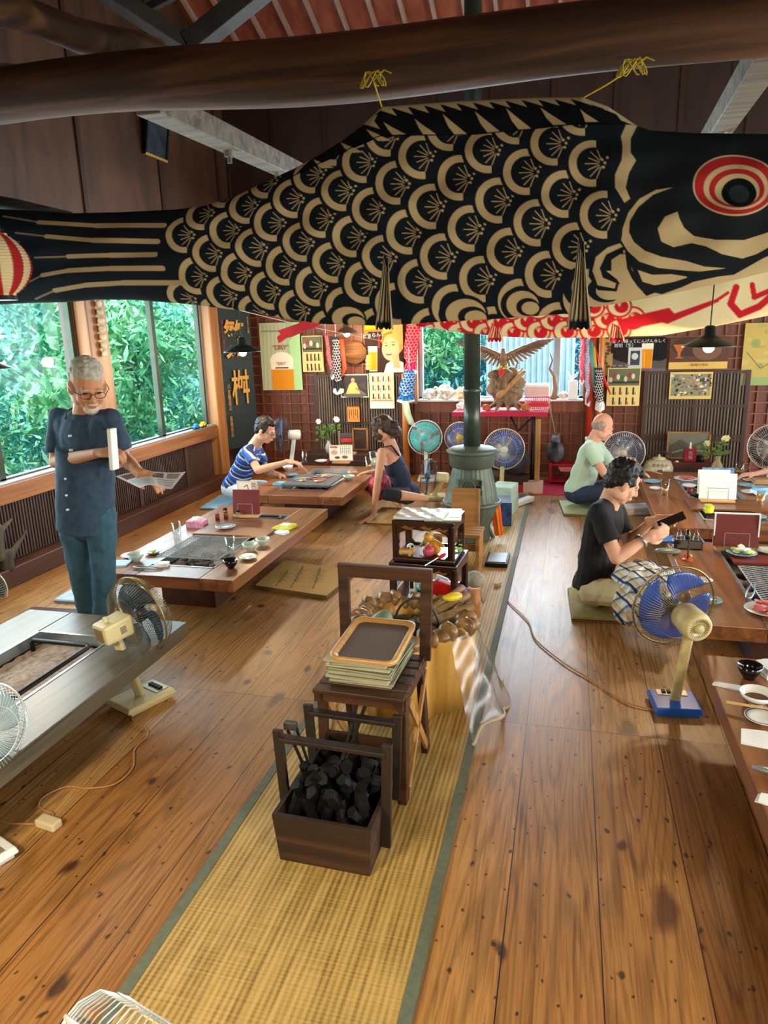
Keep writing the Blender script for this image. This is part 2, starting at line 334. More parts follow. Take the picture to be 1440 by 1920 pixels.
        x = N(nt, 'ShaderNodeMix', data_type='RGBA'); l.new(mm.outputs[0], x.inputs[0]); l.new(cur, x.inputs[6]); x.inputs[7].default_value = L4(dark); cur = x.outputs[2]
    x3 = N(nt, 'ShaderNodeMix', data_type='RGBA'); l.new(br.outputs['Fac'], x3.inputs[0]); l.new(cur, x3.inputs[6]); x3.inputs[7].default_value = L4('#24120a')
    l.new(x3.outputs[2], b.inputs['Base Color'])
    rr = N(nt, 'ShaderNodeMapRange'); rr.inputs[3].default_value = .30; rr.inputs[4].default_value = .52; l.new(nz.outputs[0], rr.inputs[0]); l.new(rr.outputs[0], b.inputs['Roughness'])
    b.inputs['Specular IOR Level'].default_value = .55
    bump(nt, b, nz.outputs[0], .12, .004); return m
struct(MB().box((.3, 3.1, -.05), (8.4, 10.2, .1)).build('floor', floor_mat()), 'wide polished pine floorboards with knots and nail holes')
# ---- left wall: wainscot below, two sliding windows, plywood above
ZS, ZT = .70, 2.12
def window(name, verts, ax, pos, a0, a1, z0, z1, mull, m, label, fw=.035, dep=.05):
    w = thing(name, label, None); w['kind'] = 'structure'; mb = MB()
    pt = (lambda a, z: (pos, a, z)) if ax == 'X' else (lambda a, z: (a, pos, z)); sz = (lambda la, lz: (dep, la, lz)) if ax == 'X' else (lambda la, lz: (la, dep, lz))
    for a in (a0 + fw / 2, a1 - fw / 2): mb.box(pt(a, (z0 + z1) / 2), sz(fw, z1 - z0))
    for z in (z0 + fw / 2, z1 - fw / 2): mb.box(pt((a0 + a1) / 2, z), sz(a1 - a0, fw))
    for a in mull: mb.box(pt(a, (z0 + z1) / 2), sz(fw * 1.6, z1 - z0))
    mb.build('window_frame', m, w)
    e = [a0] + list(mull) + [a1]
    for i in range(len(e) - 1): MB().box(pt((e[i] + e[i + 1]) / 2, (z0 + z1) / 2), tuple(x if x != dep else .004 for x in sz(e[i + 1] - e[i] - .03, z1 - z0 - .03))).build('pane', m_glass, w)
    return w
wl = MB(); T = .12
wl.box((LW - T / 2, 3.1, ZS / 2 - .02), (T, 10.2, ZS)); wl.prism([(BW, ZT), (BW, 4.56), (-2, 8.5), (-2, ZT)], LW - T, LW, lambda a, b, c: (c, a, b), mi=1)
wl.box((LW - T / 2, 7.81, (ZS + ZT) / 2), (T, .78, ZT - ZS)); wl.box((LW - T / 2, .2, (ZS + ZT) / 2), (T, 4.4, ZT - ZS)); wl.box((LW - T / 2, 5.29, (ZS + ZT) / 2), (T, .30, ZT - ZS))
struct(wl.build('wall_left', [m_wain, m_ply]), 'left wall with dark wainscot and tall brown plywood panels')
window('window_1', None, 'X', LW - .03, 2.4, 5.14, ZS, ZT, [4.16], m_alum, 'near left sliding window with dark metal frame')
window('window_2', None, 'X', LW - .03, 5.44, 7.24, ZS, ZT, [6.32], m_alum, 'far left sliding window with dark metal frame')
tr = MB()
for y in list(np.arange(3.05, 8.2, 1.22)): tr.box((LW + .008, y, 3.46), (.016, .05, 2.7))
struct(tr.build('trim_1', m_dark), 'dark battens covering the joints of the left wall plywood')
struct(MB().box((LW + .06, 5.29, 1.4), (.12, .26, 1.44)).build('trim_2', m_post, bevel=.01), 'wooden column between the two left windows')
struct(MB().box((LW + .05, 7.36, 1.05), (.12, .2, 2.1)).build('trim_3', m_post, bevel=.01), 'orange wooden column at the far end of the left windows')
struct(MB().box((LW + .04, 4.2, ZS - .06), (.09, 6.9, .13)).box((LW + .02, 4.2, ZS + .012), (.1, 6.5, .02), mi=1).build('trim_4', [m_rail, m_alug], bevel=.006), 'wooden sill rail below the left windows')
wp = MB(); y = 1.0; i = 0
while y < 6.6:
    wp.box((LW + .012, y, .37), (.022, .017, .44)); y += .030; i += 1
for yb in (1.9, 2.9, 3.95, 4.95, 5.75, 6.62): wp.box((LW + .02, yb, .37), (.035, .05, .46))
struct(wp.build('trim_5', m_wain), 'reeded dark slats of the left wainscot')
struct(MB().box((LW + .07, 3.9, .07), (.14, 8.4, .14)).build('baseboard_left', wood('baseboard_wood', '#3b2218', '#5f3a2a', 1, 14, .5), bevel=.008), 'broad raised brown baseboard ledge along the left wall')
# ---- back wall
WX0, WX1, WZ0, WZ1 = -1.68, .16, .88, 2.4
wb = MB(); yb = BW + .06
wb.box(((LW + WX0) / 2, yb, 2.4), (WX0 - LW, .12, 4.8)); wb.box(((WX1 + RW) / 2, yb, 2.4), (RW - WX1, .12, 4.8)); wb.box(((WX0 + WX1) / 2, yb, WZ0 / 2), (WX1 - WX0, .12, WZ0)); wb.box(((WX0 + WX1) / 2, yb, (WZ1 + 4.8) / 2), (WX1 - WX0, .12, 4.8 - WZ1))
struct(wb.build('wall_back', m_latp), 'back wall of reddish brown boards')
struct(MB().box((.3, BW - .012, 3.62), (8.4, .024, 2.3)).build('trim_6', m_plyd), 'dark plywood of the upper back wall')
t7 = MB()
for x in np.arange(-3.3, 4.4, .61): t7.box((x, BW - .03, 3.62), (.045, .02, 2.3))
struct(t7.build('trim_7', m_dark), 'dark battens on the upper back wall')
la = MB()
def lattice(x0, x1, z0, z1, s=.117):
    n = max(1, round((x1 - x0) / s)); k = max(1, round((z1 - z0) / s))
    for i in range(n + 1): la.box((x0 + (x1 - x0) * i / n, BW - .012, (z0 + z1) / 2), (.014, .022, z1 - z0))
    for j in range(k + 1): la.box(((x0 + x1) / 2, BW - .018, z0 + (z1 - z0) * j / k), (x1 - x0, .012, .014))
lattice(LW + .02, WX0 - .08, .05, 2.45); lattice(WX0, WX1, .05, WZ0 - .14); lattice(WX1 + .1, RW, .05, 2.45)
struct(la.build('trim_8', m_lat), 'square wooden lattice covering the back wall')
window('window_3', None, 'Y', BW + .05, WX0, WX1, WZ0, WZ1, [-1.1, -.13], m_alug, 'back window with three panes behind the stove pipe', .04)
struct(MB().box(((WX0 + WX1) / 2, BW + .0, WZ0 - .06), (WX1 - WX0 + .1, .10, .14)).box(((WX0 + WX1) / 2, BW - .03, WZ0 + .01), (WX1 - WX0, .20, .02), mi=1).build('trim_9', [m_lat, mat('pale_sill', '#cfd2d2', .5)], bevel=.004), 'sill board below the back window')
struct(MB().box((WX0 - .05, BW - .03, 1.65), (.08, .06, 1.6)).build('trim_10', m_post), 'brown post left of the back window')
m_red = wood('red_lacquer_post', '#8c2a16', '#b8402a', 2, 10, .35)
struct(MB().cyl((.235, 8.08, 0), (.235, 8.08, 2.4), .045, .04, 16).build('trim_11', m_red, smooth=True), 'red wooden post right of the back window')
struct(MB().cyl((.33, 8.06, 0), (.33, 8.06, 2.4), .035, .032, 16).build('trim_12', wood('bamboo', '#b5652a', '#d88d42', 2, 8, .35), smooth=True), 'orange bamboo pole beside the red post')
struct(MB().cyl((-1.83, 8.1, 0), (-1.83, 8.1, 1.2), .04, .038, 14).build('trim_13', _mc['bamboo'], smooth=True), 'bamboo pole left of the back window')
# ---- roof: red brown boards with pale battens, hipped towards the back and the left
m_roof = wood('roof_boards', '#7c3a28', '#a65a40', 1, 9, .6); m_raft = mat('pale_rafter', '#a98f84', .7)
def roofz(Y): return 4.55 + (BW - Y) * .40
cl = MB(); y0 = -2.0
cl.add([(LW - .5, BW + .2, roofz(BW + .2)), (RW + .6, BW + .2, roofz(BW + .2)), (RW + .6, y0, roofz(y0)), (LW - .5, y0, roofz(y0)), (LW - .5, BW + .2, roofz(BW + .2) + .1), (RW + .6, BW + .2, roofz(BW + .2) + .1), (RW + .6, y0, roofz(y0) + .1), (LW - .5, y0, roofz(y0) + .1)],
       [(0, 1, 2, 3), (7, 6, 5, 4), (0, 4, 5, 1), (1, 5, 6, 2), (2, 6, 7, 3), (3, 7, 4, 0)])
struct(cl.build('ceiling', [m_roof, m_plyd]), 'red brown board underside of the pitched roof')
rf = MB()
for x in np.arange(-3.8, 4.6, .30): rf.bar((x, BW, roofz(BW) - .03), (x, .2, roofz(.2) - .03), .035, .05)
struct(rf.build('trim_14', m_raft), 'pale narrow rafters under the roof boards')
struct(MB().box((.3, -2.06, 4.3), (8.4, .12, 8.6)).build('wall_front', m_plyd), 'unseen dark board wall added behind the camera to darken the upper hall')  # added out of view to keep daylight off the beam and roof
struct(MB().prism([(BW, 2.05), (BW, 4.6), (-2, 8.6), (-2, 2.05)], RW, RW + .12, lambda a, b, c: (c, a, b)).box((RW + .06, 3.1, .2), (.12, 10.2, .4)).build('wall_right', m_plyd), 'unseen right wall added to shade the upper hall, open between sill and header')  # out of view; upper part closes off daylight so the ceiling stays dim
# ---- big beam and diagonal ties
def log(name, a, b, r0, r1, m, seed, label, nk=30, n=26, amp=.05, sq=1):
    a, b = Vector(a), Vector(b); R = frame(b - a, Vector((0, -1, 0)) if abs((b - a).normalized().y) < .9 else Vector((1, 0, 0))); rr = random.Random(seed); ph = [rr.random() * 6 for _ in range(6)]; rs = []
    for i in range(nk + 1):
        t = i / nk; c = a.lerp(b, t) + Vector((0, 0, .03 * math.sin(t * 7 + ph[0]) + .012 * math.sin(t * 23 + ph[1]))); r = r0 + (r1 - r0) * t; r *= 1 + amp * math.sin(t * 17 + ph[2])
        rs.append([c + R @ Vector((r * (1 + amp * math.sin(3 * q * 2 * PI / n + ph[3] + t * 5) + amp * .6 * math.sin(7 * q * 2 * PI / n + t * 11)) * math.cos(q * 2 * PI / n), sq * r * (1 + amp * math.sin(5 * q * 2 * PI / n + t * 9)) * math.sin(q * 2 * PI / n), 0)) for q in range(n)])
    o = MB().rings(rs).build(name, m, smooth=True); return struct(o, label)
log('log_beam', (-3.9, 3.4, 2.87), (4.4, 3.4, 2.83), .125, .14, m_log, 3, 'long rough log tie beam crossing the hall above the carp streamer', 70)
log('log_beam', (-3.75, 2.3, 3.3), (-2.1, 3.75, 3.12), .085, .075, m_log, 5, 'short round log end sticking out at top left', 16)
def tie(a, b, w, h, label, m=m_grey, bolts=()):
    t = thing('diagonal_tie', label, 'beam', a); t['kind'] = 'structure'; o = Vector(a)
    MB(a).bar(a, b, w, h).build('timber', m, t, bevel=.006)
    for f in bolts:
        c = Vector(a).lerp(Vector(b), f); q = MB(a); q.cyl(c - Vector((0, 0, h / 2)), c - Vector((0, 0, h / 2 + .035)), .035, .03, 10); q.cyl(c - Vector((0, 0, h / 2 + .03)), c - Vector((0, 0, h / 2 + .07)), .016, .016, 8); q.build('bolt', mat('steel_bolt', '#8f8a80', .4, .8), t)
    return t
tie((-2.02, 3.42, 2.80), (-2.12, 7.6, 2.95), .13, .12, 'grey squared timber tie running back from the log beam, left', bolts=(.22, .42))
tie((.74, 3.42, 2.76), (.98, 7.6, 2.95), .13, .12, 'grey squared timber tie running back from the log beam, right', bolts=(.38,))
tie((-3.85, 2.6, 3.02), (-2.7, 3.5, 2.98), .10, .10, 'pale squared timber under the short log at top left')
m_drk2 = wood('smoked_timber', '#1d1916', '#39322b', 1, 12, .7)
def strut(a, b, w, h, lab): return tie(a, b, w, h, lab, m_drk2)
A_ = P(355, 88, Y=5.0)
strut(A_, P(190, -20, Y=4.6), .13, .10, 'dark roof timber slanting up to the left'); strut(A_, P(520, -45, Y=5.2), .2, .12, 'broad dark roof timber slanting up to the right')
strut(P(270, 20, Y=5.6), P(420, -60, Y=5.6), .05, .06, 'thin dark rafter beside the broad roof timber')
# ================================================================ carp streamers
m_cloth = vcol('dyed_cloth', .85, .1, .25)
def scale_mark(cv, x, y, r, dark, light, ray=True):
    cx, cy = x + r, y                               # x is the scale's left edge; the pale crescent opens to the right
    cv.ell(cx, cy, r * 1.16, r * 1.16, dark); cv.ell(cx, cy, r, r, light, clip=lambda X, Y: X < cx + r * .16)
    cv.ell(cx + r * .02, cy, r * .69, r * .69, dark)
    if ray:
        for k in range(7):
            a = math.radians(112 + k * 23); l0, l1 = (.14, .52) if k % 2 == 0 else (.2, .60); ox, oy = cx + r * .42, cy + r * .05
            cv.line([(ox + r * l0 * math.cos(a), oy + r * l0 * math.sin(a)), (ox + r * (l1 + .12) * math.cos(a), oy + r * (l1 + .12) * math.sin(a))], r * .038, light)
        for dx, dy in ((.40, -.12), (.52, .02), (.46, .2), (.62, -.2)): cv.ell(cx + r * dx, cy + r * dy, r * .06, r * .06, light)
def scales(cv, dark, light, rows=range(-6, 7)):
    X0 = [258, 332, 410, 490, 576, 667, 772, 895, 1016, 1137]; Y0 = [452, 444, 435, 420, 412, 395, 390, 380, 370, 352]; DY = [74, 75, 77, 80, 82, 88, 93, 93, 95, 95]; out = []
    for r in rows:
        for k in range(len(X0)):
            for h in (0, 1):
                if h and k == len(X0) - 1: continue
                rr = r + (.5 if h else 0)
                x = (X0[k] + X0[k + 1]) / 2 if h else X0[k]; y = (Y0[k] + Y0[k + 1]) / 2 if h else Y0[k]; dy = (DY[k] + DY[k + 1]) / 2 if h else DY[k]
                y += rr * dy; x += rr * 20
                out.append((x, y, dy * .455))
    for x, y, r in sorted(out, key=lambda q: q[0]):
        bot = np.interp(x + r, BOT[:, 0], BOT[:, 1]); top = np.interp(x + r, SEAM[:, 0], SEAM[:, 1])
        if x < 320 or x > 1128 or y > bot + 30 or y < top - 40: continue
        if x + r > np.interp(y, [237, 300, 385, 470, 560], [1150, 1150, 1135, 1130, 1150]): continue
        scale_mark(cv, x, y, r, dark, light, ray=y < bot - 38 or x < 560)
TOP = np.array([(-120, 360), (0, 392), (60, 395), (130, 400), (230, 398), (330, 393), (380, 387), (440, 370), (490, 345), (555, 315), (600, 290), (640, 265), (680, 235), (717, 200), (850, 190), (1000, 183), (1090, 182), (1140, 200), (1195, 237), (1220, 245), (1300, 250), (1440, 252), (1560, 262), (1640, 300)], float)
BOT = np.array([(-120, 590), (0, 571), (60, 568), (120, 567), (180, 562), (250, 562), (360, 571), (470, 585), (525, 596), (600, 607), (715, 611), (845, 602), (900, 600), (1000, 593), (1065, 588), (1110, 577), (1220, 558), (1330, 536), (1440, 510), (1560, 478), (1640, 440)], float)
SEAM = np.array([(300, 390), (480, 360), (560, 330), (640, 290), (720, 257), (895, 255), (1070, 240), (1195, 237), (1440, 230)], float)
INK, CRM = '#161f26', '#c2b288'
cv = Cv(1780, 460, INK, -130, 170, 1.25)
# pale belly
cv.poly([(470, 640), (640, 600), (760, 588), (900, 585), (1010, 560), (1110, 530), (1170, 470), (1180, 460), (1200, 560), (1300, 520), (1440, 470), (1660, 380), (1660, 640)], CRM)
scales(cv, INK, CRM)
for x, y, w, h in ((855, 590, 75, 34), (965, 572, 60, 30), (1095, 540, 95, 42), (640, 598, 60, 26)):      # belly plates
    cv.ell(x + w * .2, y, w * .62, h * 1.1, INK); cv.ell(x + w * .26, y, w * .5, h * .86, CRM); cv.ell(x + w * .42, y + 4, w * .36, h * .56, INK); cv.ell(x + w * .5, y + 6, w * .27, h * .40, CRM)
# tail rays
for p in ([(20, 408), (90, 420), (200, 427), (326, 427)], [(50, 440), (110, 447), (200, 455), (317, 457)], [(90, 486), (150, 484), (230, 482), (314, 481)], [(76, 530), (100, 518), (150, 510), (230, 506), (326, 506)], [(76, 561), (120, 546), (180, 536), (250, 532), (357, 532)]):
    cv.line(p, 2, '#8f7f63', 9); cv.line(p[1:], 7, '#b8a47e', 10)
for y, x1 in ((428, 22), (440, 35), (456, 60), (482, 63), (505, 72), (523, 62), (545, 50)): cv.poly([(-130, y - 8), (-20, y - 6), (x1, y), (-20, y + 6), (-130, y + 8)], CRM)
# dorsal fin: teeth along the top edge and slanting bars
cv.poly([(717, 262), (640, 295), (560, 330), (600, 280), (680, 225), (717, 190), (1090, 170), (1200, 235), (1195, 239), (1070, 242), (895, 257), (720, 260)], '#10161a')
tx = list(np.linspace(690, 1175, 17))
for i, x in enumerate(tx):
    y = np.interp(x, TOP[:, 0], TOP[:, 1]); cv.poly([(x - 22, y - 8), (x + 20, y - 8), (x + 14, y + 4), (x + 26, y + 20), (x - 12, y + 7)], CRM)
cv.line([(640, 262), (717, 203), (850, 193), (1000, 186), (1090, 185), (1140, 202), (1192, 236)], 7, CRM)
for x, y0_, y1_, l in ((590, 300, 318, 30), (640, 268, 290, 34), (690, 245, 268, 36), (722, 232, 256, 30), (780, 226, 257, 30), (832, 217, 257, 36), (892, 212, 252, 36), (950, 207, 247, 36), (1014, 206, 240, 36), (1087, 210, 235, 22)):
    cv.poly([(x, y0_), (x + l * .45, y0_ + (y1_ - y0_) * .35), (x + l + 12, y1_), (x + l - 12, y1_ + 1), (x + l * .3, y0_ + (y1_ - y0_) * .6)], CRM)
cv.line([(545, 338), (640, 291), (717, 259), (895, 256), (1070, 241), (1195, 238)], 2.2, '#05080a')
# gill band and head
S = lambda l: [(720 + x / 2, 160 + y / 2) for x, y in l]
cv.poly(S([(950, 150), (1800, 150), (1800, 700), (1400, 720), (1270, 715), (960, 780), (870, 560), (900, 470), (905, 300)]), '#1a2226')
cv.poly(S([(905, 158), (948, 156), (920, 215), (918, 270), (938, 300), (912, 345), (900, 400), (916, 440), (895, 455), (862, 400), (862, 350), (885, 300), (890, 250), (885, 205)]), CRM)
cv.poly(S([(1070, 400), (1010, 408), (950, 440), (910, 490), (890, 545), (885, 590), (910, 630), (950, 668), (1020, 690), (1130, 700), (1215, 704), (1270, 690), (1190, 685), (1120, 665), (1030, 650), (970, 628), (930, 595), (912, 560), (915, 520), (945, 470), (1000, 425)]), CRM)
cv.poly(S([(1085, 490), (1040, 508), (1015, 550), (1030, 595), (1075, 615), (1140, 600), (1190, 612), (1250, 640), (1330, 655), (1440, 620), (1600, 540), (1800, 480), (1800, 440), (1600, 500), (1440, 555), (1330, 590), (1230, 590), (1150, 575), (1110, 545), (1092, 515)]), CRM)
cv.poly(S([(945, 698), (1000, 715), (1070, 712), (1135, 722), (1080, 740), (1010, 752), (965, 740)]), CRM)
cv.poly(S([(1440, 640), (1800, 560), (1800, 720), (1440, 740), (1180, 745), (1290, 700)]), CRM)
cv.line(S([(1140, 720), (1300, 700), (1440, 620), (1600, 560), (1800, 500)]), 13, '#1a2226')
cv.line(S([(905, 640), (915, 700), (960, 760), (1040, 775), (1110, 750), (1170, 722)]), 9, '#1a2226')
cv.poly(S([(770, 640), (880, 600), (900, 650), (880, 700), (830, 700), (880, 738), (870, 775), (800, 770), (765, 720)]), INK)
cv.poly(S([(835, 615), (880, 600), (890, 612), (830, 640), (806, 690), (818, 725), (868, 745), (862, 764), (800, 752), (780, 700), (792, 650)]), CRM)
cv.poly(S([(880, 640), (900, 640), (905, 690), (930, 740), (980, 790), (1100, 800), (1440, 745), (1440, 900), (720, 900), (760, 840), (850, 835), (890, 760), (850, 700), (850, 660)]), CRM)
for rx, ry, c, dx, dy in ((76, 57, CRM, 0, 0), (73, 54, '#a82a2a', 0, 0), (59, 42, CRM, 3, 4), (50, 36, '#a82a2a', 4, 6), (40, 30, CRM, 5, 9), (31, 27, '#0d1418', 8, 14), (18, 17, '#2a3a40', 8, 16)):
    cv.ell(1367 + dx, 356 + dy, rx, ry, c)
def fish_mesh(cvs, TOPc, BOTc, x0, x1, Y, nx, nz, th, name, parent, org, fold, yoff=0):
    px = np.linspace(x0, x1, nx); tp = np.interp(px, TOPc[:, 0], TOPc[:, 1]); bt = np.interp(px, BOTc[:, 0], BOTc[:, 1]); out = []; cols = []
    for side in (-1, 1):
        v = np.linspace(0, 1, nz if side < 0 else nz // 3)[:, None]; uu = px if side < 0 else px[::3]; t_, b_ = (tp, bt) if side < 0 else (tp[::3], bt[::3])
        py = t_ + (b_ - t_) * v; PX = np.broadcast_to(uu, py.shape)
        R_ = np.array(CAMR); d = np.stack([PX - 720, 960 - py, np.full(py.shape, -FPX)], -1) @ R_.T; W_ = d * (Y / d[..., 1:2]); W_[..., 2] += EYE
        b = th * np.sqrt(np.clip(1 - (2 * v - 1) ** 2, 0, 1)) * (.75 + .25 * np.sin(PX / 170)) + fold * np.sin(py / 13 + PX / 120) * np.sin(v * PI) * np.sin(PX / 90 + v * 5) + .006 * np.sin(PX / 21 + v * 9) * np.sin(v * PI)
        W_[..., 1] += side * b; out.append(W_ - np.array(org)); cols.append(cvs.samp(PX, py))
    return gridmesh(name, out, cols, m_cloth, parent)
FY = 3.3
org = P(800, 400, Y=FY)
carp = thing('carp_streamer', 'huge black and cream carp streamer hung along the log beam', 'streamer', org)
fish_mesh(cv, TOP, BOT, -118, 1630, FY, 1300, 340, .11, 'fish_body', carp, org, .012)
def fin(px, py0, py1, w0, w1, Y, lean, name='pectoral_fin', ink=INK, crm=CRM, par=None, org_=None):
    f = Cv(60, 120, ink, 0, 0, 1)
    for k in range(4): f.poly([(12 + k * 12, 8 + k * 5), (15 + k * 12, 8 + k * 5), (12 + k * 12, 110), (6 + k * 12, 112)], crm)
    f.line([(3, 0), (3, 120)], 3, crm); f.line([(57, 0), (57, 120)], 4, crm)
    u, v = np.meshgrid(np.linspace(0, 1, 24), np.linspace(0, 1, 40)); wd = w0 + (w1 - w0) * v ** 1.3
    PX = px + lean * v * 1.0 + (u - .5) * wd; PY = py0 + (py1 - py0) * v + 9 * u * (1 - v) + 6 * np.abs(np.sin(u * 14)) * (v > .97)
    d = np.stack([PX - 720, 960 - PY, np.full(PX.shape, -FPX)], -1) @ np.array(CAMR).T; W_ = d * (Y / d[..., 1:2]); W_[..., 2] += EYE
    W_[..., 1] -= .02 + .05 * v * (1 + .3 * np.sin(u * 9)); o = gridmesh(name, W_ - np.array(org_), f.samp(u * 60, v * 120), m_cloth, par); s = o.modifiers.new('s', 'SOLIDIFY'); s.thickness = .004; return o
fin(726, 478, 612, 10, 34, FY - .12, 2, par=carp, org_=org); fin(1090, 446, 612, 12, 46, FY - .12, -4, par=carp, org_=org)
# ties to the beam
m_cord = mat('yellow_cord', '#c8b52a', .6)
for a, b, lab in ((P(717, 203, Y=FY), P(700, 150, Y=3.24), 'yellow cord tying the carp fin to the beam, left knot'), (P(1092, 184, Y=FY), P(1185, 128, Y=3.24), 'yellow cord tying the carp fin to the beam, right knot')):
    q = MB(a); q.tube([a, (a + b) / 2 + Vector((0, 0, -.004)), b], .0035); r_ = random.Random(3)
    for k in range(3): q.tube([b + Vector((.035 * math.cos(t + k) * (1 + k * .3), -.015 + .004 * k, .03 * math.sin(2 * t + k))) for t in np.linspace(0, 5.6, 16)], .0028)
    q.tube([b, b + Vector((.05, -.01, .03)), b + Vector((.08, -.01, .015))], .003); tag(q.build('tie_cord', m_cord, loc=a), lab, 'cord')
a, b = P(-70, 372, Y=3.42), P(135, 402, Y=3.42); tag(MB(a).tube([a, a.lerp(b, .5) + Vector((0, 0, .004)), b], [.045, .034, .012], 12).build('driftwood_branch', wood('dark_branch', '#1c1a18', '#4a443c', 0, 30, .8, .5), loc=a, smooth=True), 'dark grained branch showing above the carp tail at the left edge', 'branch')
# red carp behind
RT = np.array([(505, 570), (560, 560), (700, 540), (900, 480), (1100, 420), (1300, 400), (1600, 390), (1700, 420)], float); RB = np.array([(505, 585), (560, 588), (640, 592), (700, 598), (790, 613), (860, 623), (940, 631), (1010, 634), (1120, 633), (1240, 629), (1340, 612), (1440, 592), (1600, 560), (1700, 520)], float)
RED, CR2 = '#c3202c', '#e2d3a2'
rv = Cv(1230, 260, RED, 490, 385, 1.0)
rv.poly([(1090, 380), (1740, 380), (1740, 660), (1130, 660), (1110, 600), (1140, 540)], CR2)
rv.poly([(800, 640), (900, 612), (1000, 618), (1240, 600), (1240, 660), (700, 660)], CR2)
for k in range(9):
    for h in (0, 1, 2):
        x, y = 760 + k * 50 + (h % 2) * 25, 628 - h * 22 - (k * 1.2)
        rv.ell(x, y, 24, 22, RED); rv.ell(x, y, 20, 18, CR2); rv.ell(x + 4, y + 1, 13, 12, RED)
        for a in (-.5, 0, .5): rv.line([(x, y), (x + 8 * math.sin(a), y - 8 * math.cos(a))], 1.4, CR2)
for x in (770, 810, 850): rv.line([(x, 634), (x + 10, 606)], 3, CR2)
rv.poly([(1155, 600), (1240, 580), (1330, 560), (1345, 566), (1240, 605), (1165, 620)], RED); rv.poly([(1250, 575), (1330, 552), (1335, 562), (1262, 588)], CR2)
rv.line([(1190, 592), (1250, 604), (1330, 570), (1360, 550)], 6, RED)
rv.line([(1375, 540), (1366, 570), (1385, 590), (1420, 575), (1450, 548)], 13, RED); rv.line([(1405, 535), (1410, 558), (1440, 545)], 10, RED); rv.line([(1470, 520), (1500, 560), (1540, 520)], 12, RED)
for p in ([(520, 640), (560, 612), (600, 600)], [(530, 600), (580, 606), (602, 612)]): rv.line(p, 4, CR2)
ro = P(1000, 560, Y=5.35); red = thing('carp_streamer', 'red and cream carp streamer hanging behind the black carp', 'streamer', ro)
fish_mesh(rv, RT, RB, 508, 1690, 5.35, 620, 150, .09, 'fish_body', red, ro, .006)
tl = [(524, 643), (521, 632), (528, 626), (522, 620), (545, 612), (571, 603), (580, 588), (594, 584), (605, 592), (606, 604), (596, 613), (570, 621), (548, 631), (536, 634)]
q = MB(ro); q.prism([(p.x, p.z) for p in [P(a, b, Y=5.3) for a, b in tl]], 5.28, 5.32, lambda x, y, z: (x, z, y)); q.build('tail_fin', mat('red_cloth', RED, .8, var=.2), red)
for px in (930, 1155):
    fin(px, 605, 635, 16, 30, 5.25, 0, ink=RED, crm=CR2, par=red, org_=ro)
# white line the small streamers hang from
a, b = P(400, 570, Y=7.0), P(720, 640, Y=7.4); q = MB(a); q.tube([a, a.lerp(b, .5) + Vector((0, 0, -.02)), b], .003); tag(q.build('hanging_line', mat('white_cord', '#d8d0c0', .6), loc=a), 'thin white line stretched below the carp at the left', 'cord')
# paper lantern
lo = P(-2, 497, Y=3.0); lan = thing('paper_lantern', 'red and white striped paper lantern at the left edge by the carp tail', 'lantern', lo)
ln = Cv(160, 60, '#e6d8a8', 0, 0, 2)
for k in range(8): ln.rect(k * 20, 0, k * 20 + 10, 60, '#b3282c')
u, v = np.meshgrid(np.linspace(0, 1, 161), np.linspace(0, 1, 90)); A = u * 2 * PI + .35; rr = .145 * np.clip(np.sin(np.clip(v, .06, .94) * PI), 0, 1) ** .55 * (1 + .018 * np.cos(v * 44 * PI)); rr = rr * .99
gridmesh('lantern_shade', np.stack([rr * np.cos(A), rr * np.sin(A), .15 - .30 * v], -1), ln.samp(u * 160, v * 60), vcol('paper_shade', .7), lan)
q = MB(); q.cyl((0, 0, .14), (0, 0, .16), .06, n=20); q.tube([(0, 0, .16), (0, 0, .75)], .003); q.build('top_rim', m_black, lan); MB().cyl((0, 0, -.16), (0, 0, -.14), .06, n=20).build('bottom_rim', m_black, lan)
# ================================================================ sunken-hearth tables and what lies on them
m_tab = wood('table_wood', '#3f2418', '#7d4d2c', 1, 18, .32, .12, '#966237'); m_tabx = wood('table_wood_cross', '#3f2418', '#74452a', 0, 18, .32, .12, '#8c5a34')
m_tabg = wood('worn_grey_table_wood', '#3a372f', '#635d4c', 1, 16, .38, .12, '#4c4535'); m_ped = wood('pedestal_wood', '#2a1813', '#4a2a1d', 1, 12, .5)
m_steel = mat('steel_strip', '#a9bcc8', .3, .85); m_soot = mat('sooty_metal', '#1c1a19', .7, .3, .4, 20, .3)
m_ash = mat('ash', '#b8a696', .95, 0, .3, 40, .6); m_char = mat('charcoal', '#0a0b0c', .6, .0, .5, 30, .5, spec=.3); m_ember = mat('grey_ember', '#6d5a58', .9, 0, .5, 40, .5)
m_wire = mat('galvanised_wire', '#8d9293', .5, .4)
def rough_bed(name, x0, x1, y0, y1, z, amp, m, par, org, seed=1, n=40, kind=None, label=None):
    r = np.random.RandomState(seed); X, Y = np.meshgrid(np.linspace(x0, x1, n), np.linspace(y0, y1, n * 2)); Z = z + amp * (r.rand(*X.shape) - .5) * .6
    for _ in range(14):
        cx, cy, s = r.uniform(x0, x1), r.uniform(y0, y1), r.uniform(.03, .1); Z += amp * r.uniform(-.6, 1) * np.exp(-((X - cx) ** 2 + (Y - cy) ** 2) / s ** 2)
    p = np.stack([X, Y, Z], -1) - np.array(org); o = gridmesh(name, p, np.zeros_like(p), m, par)
    if kind: o['kind'] = kind
    return o
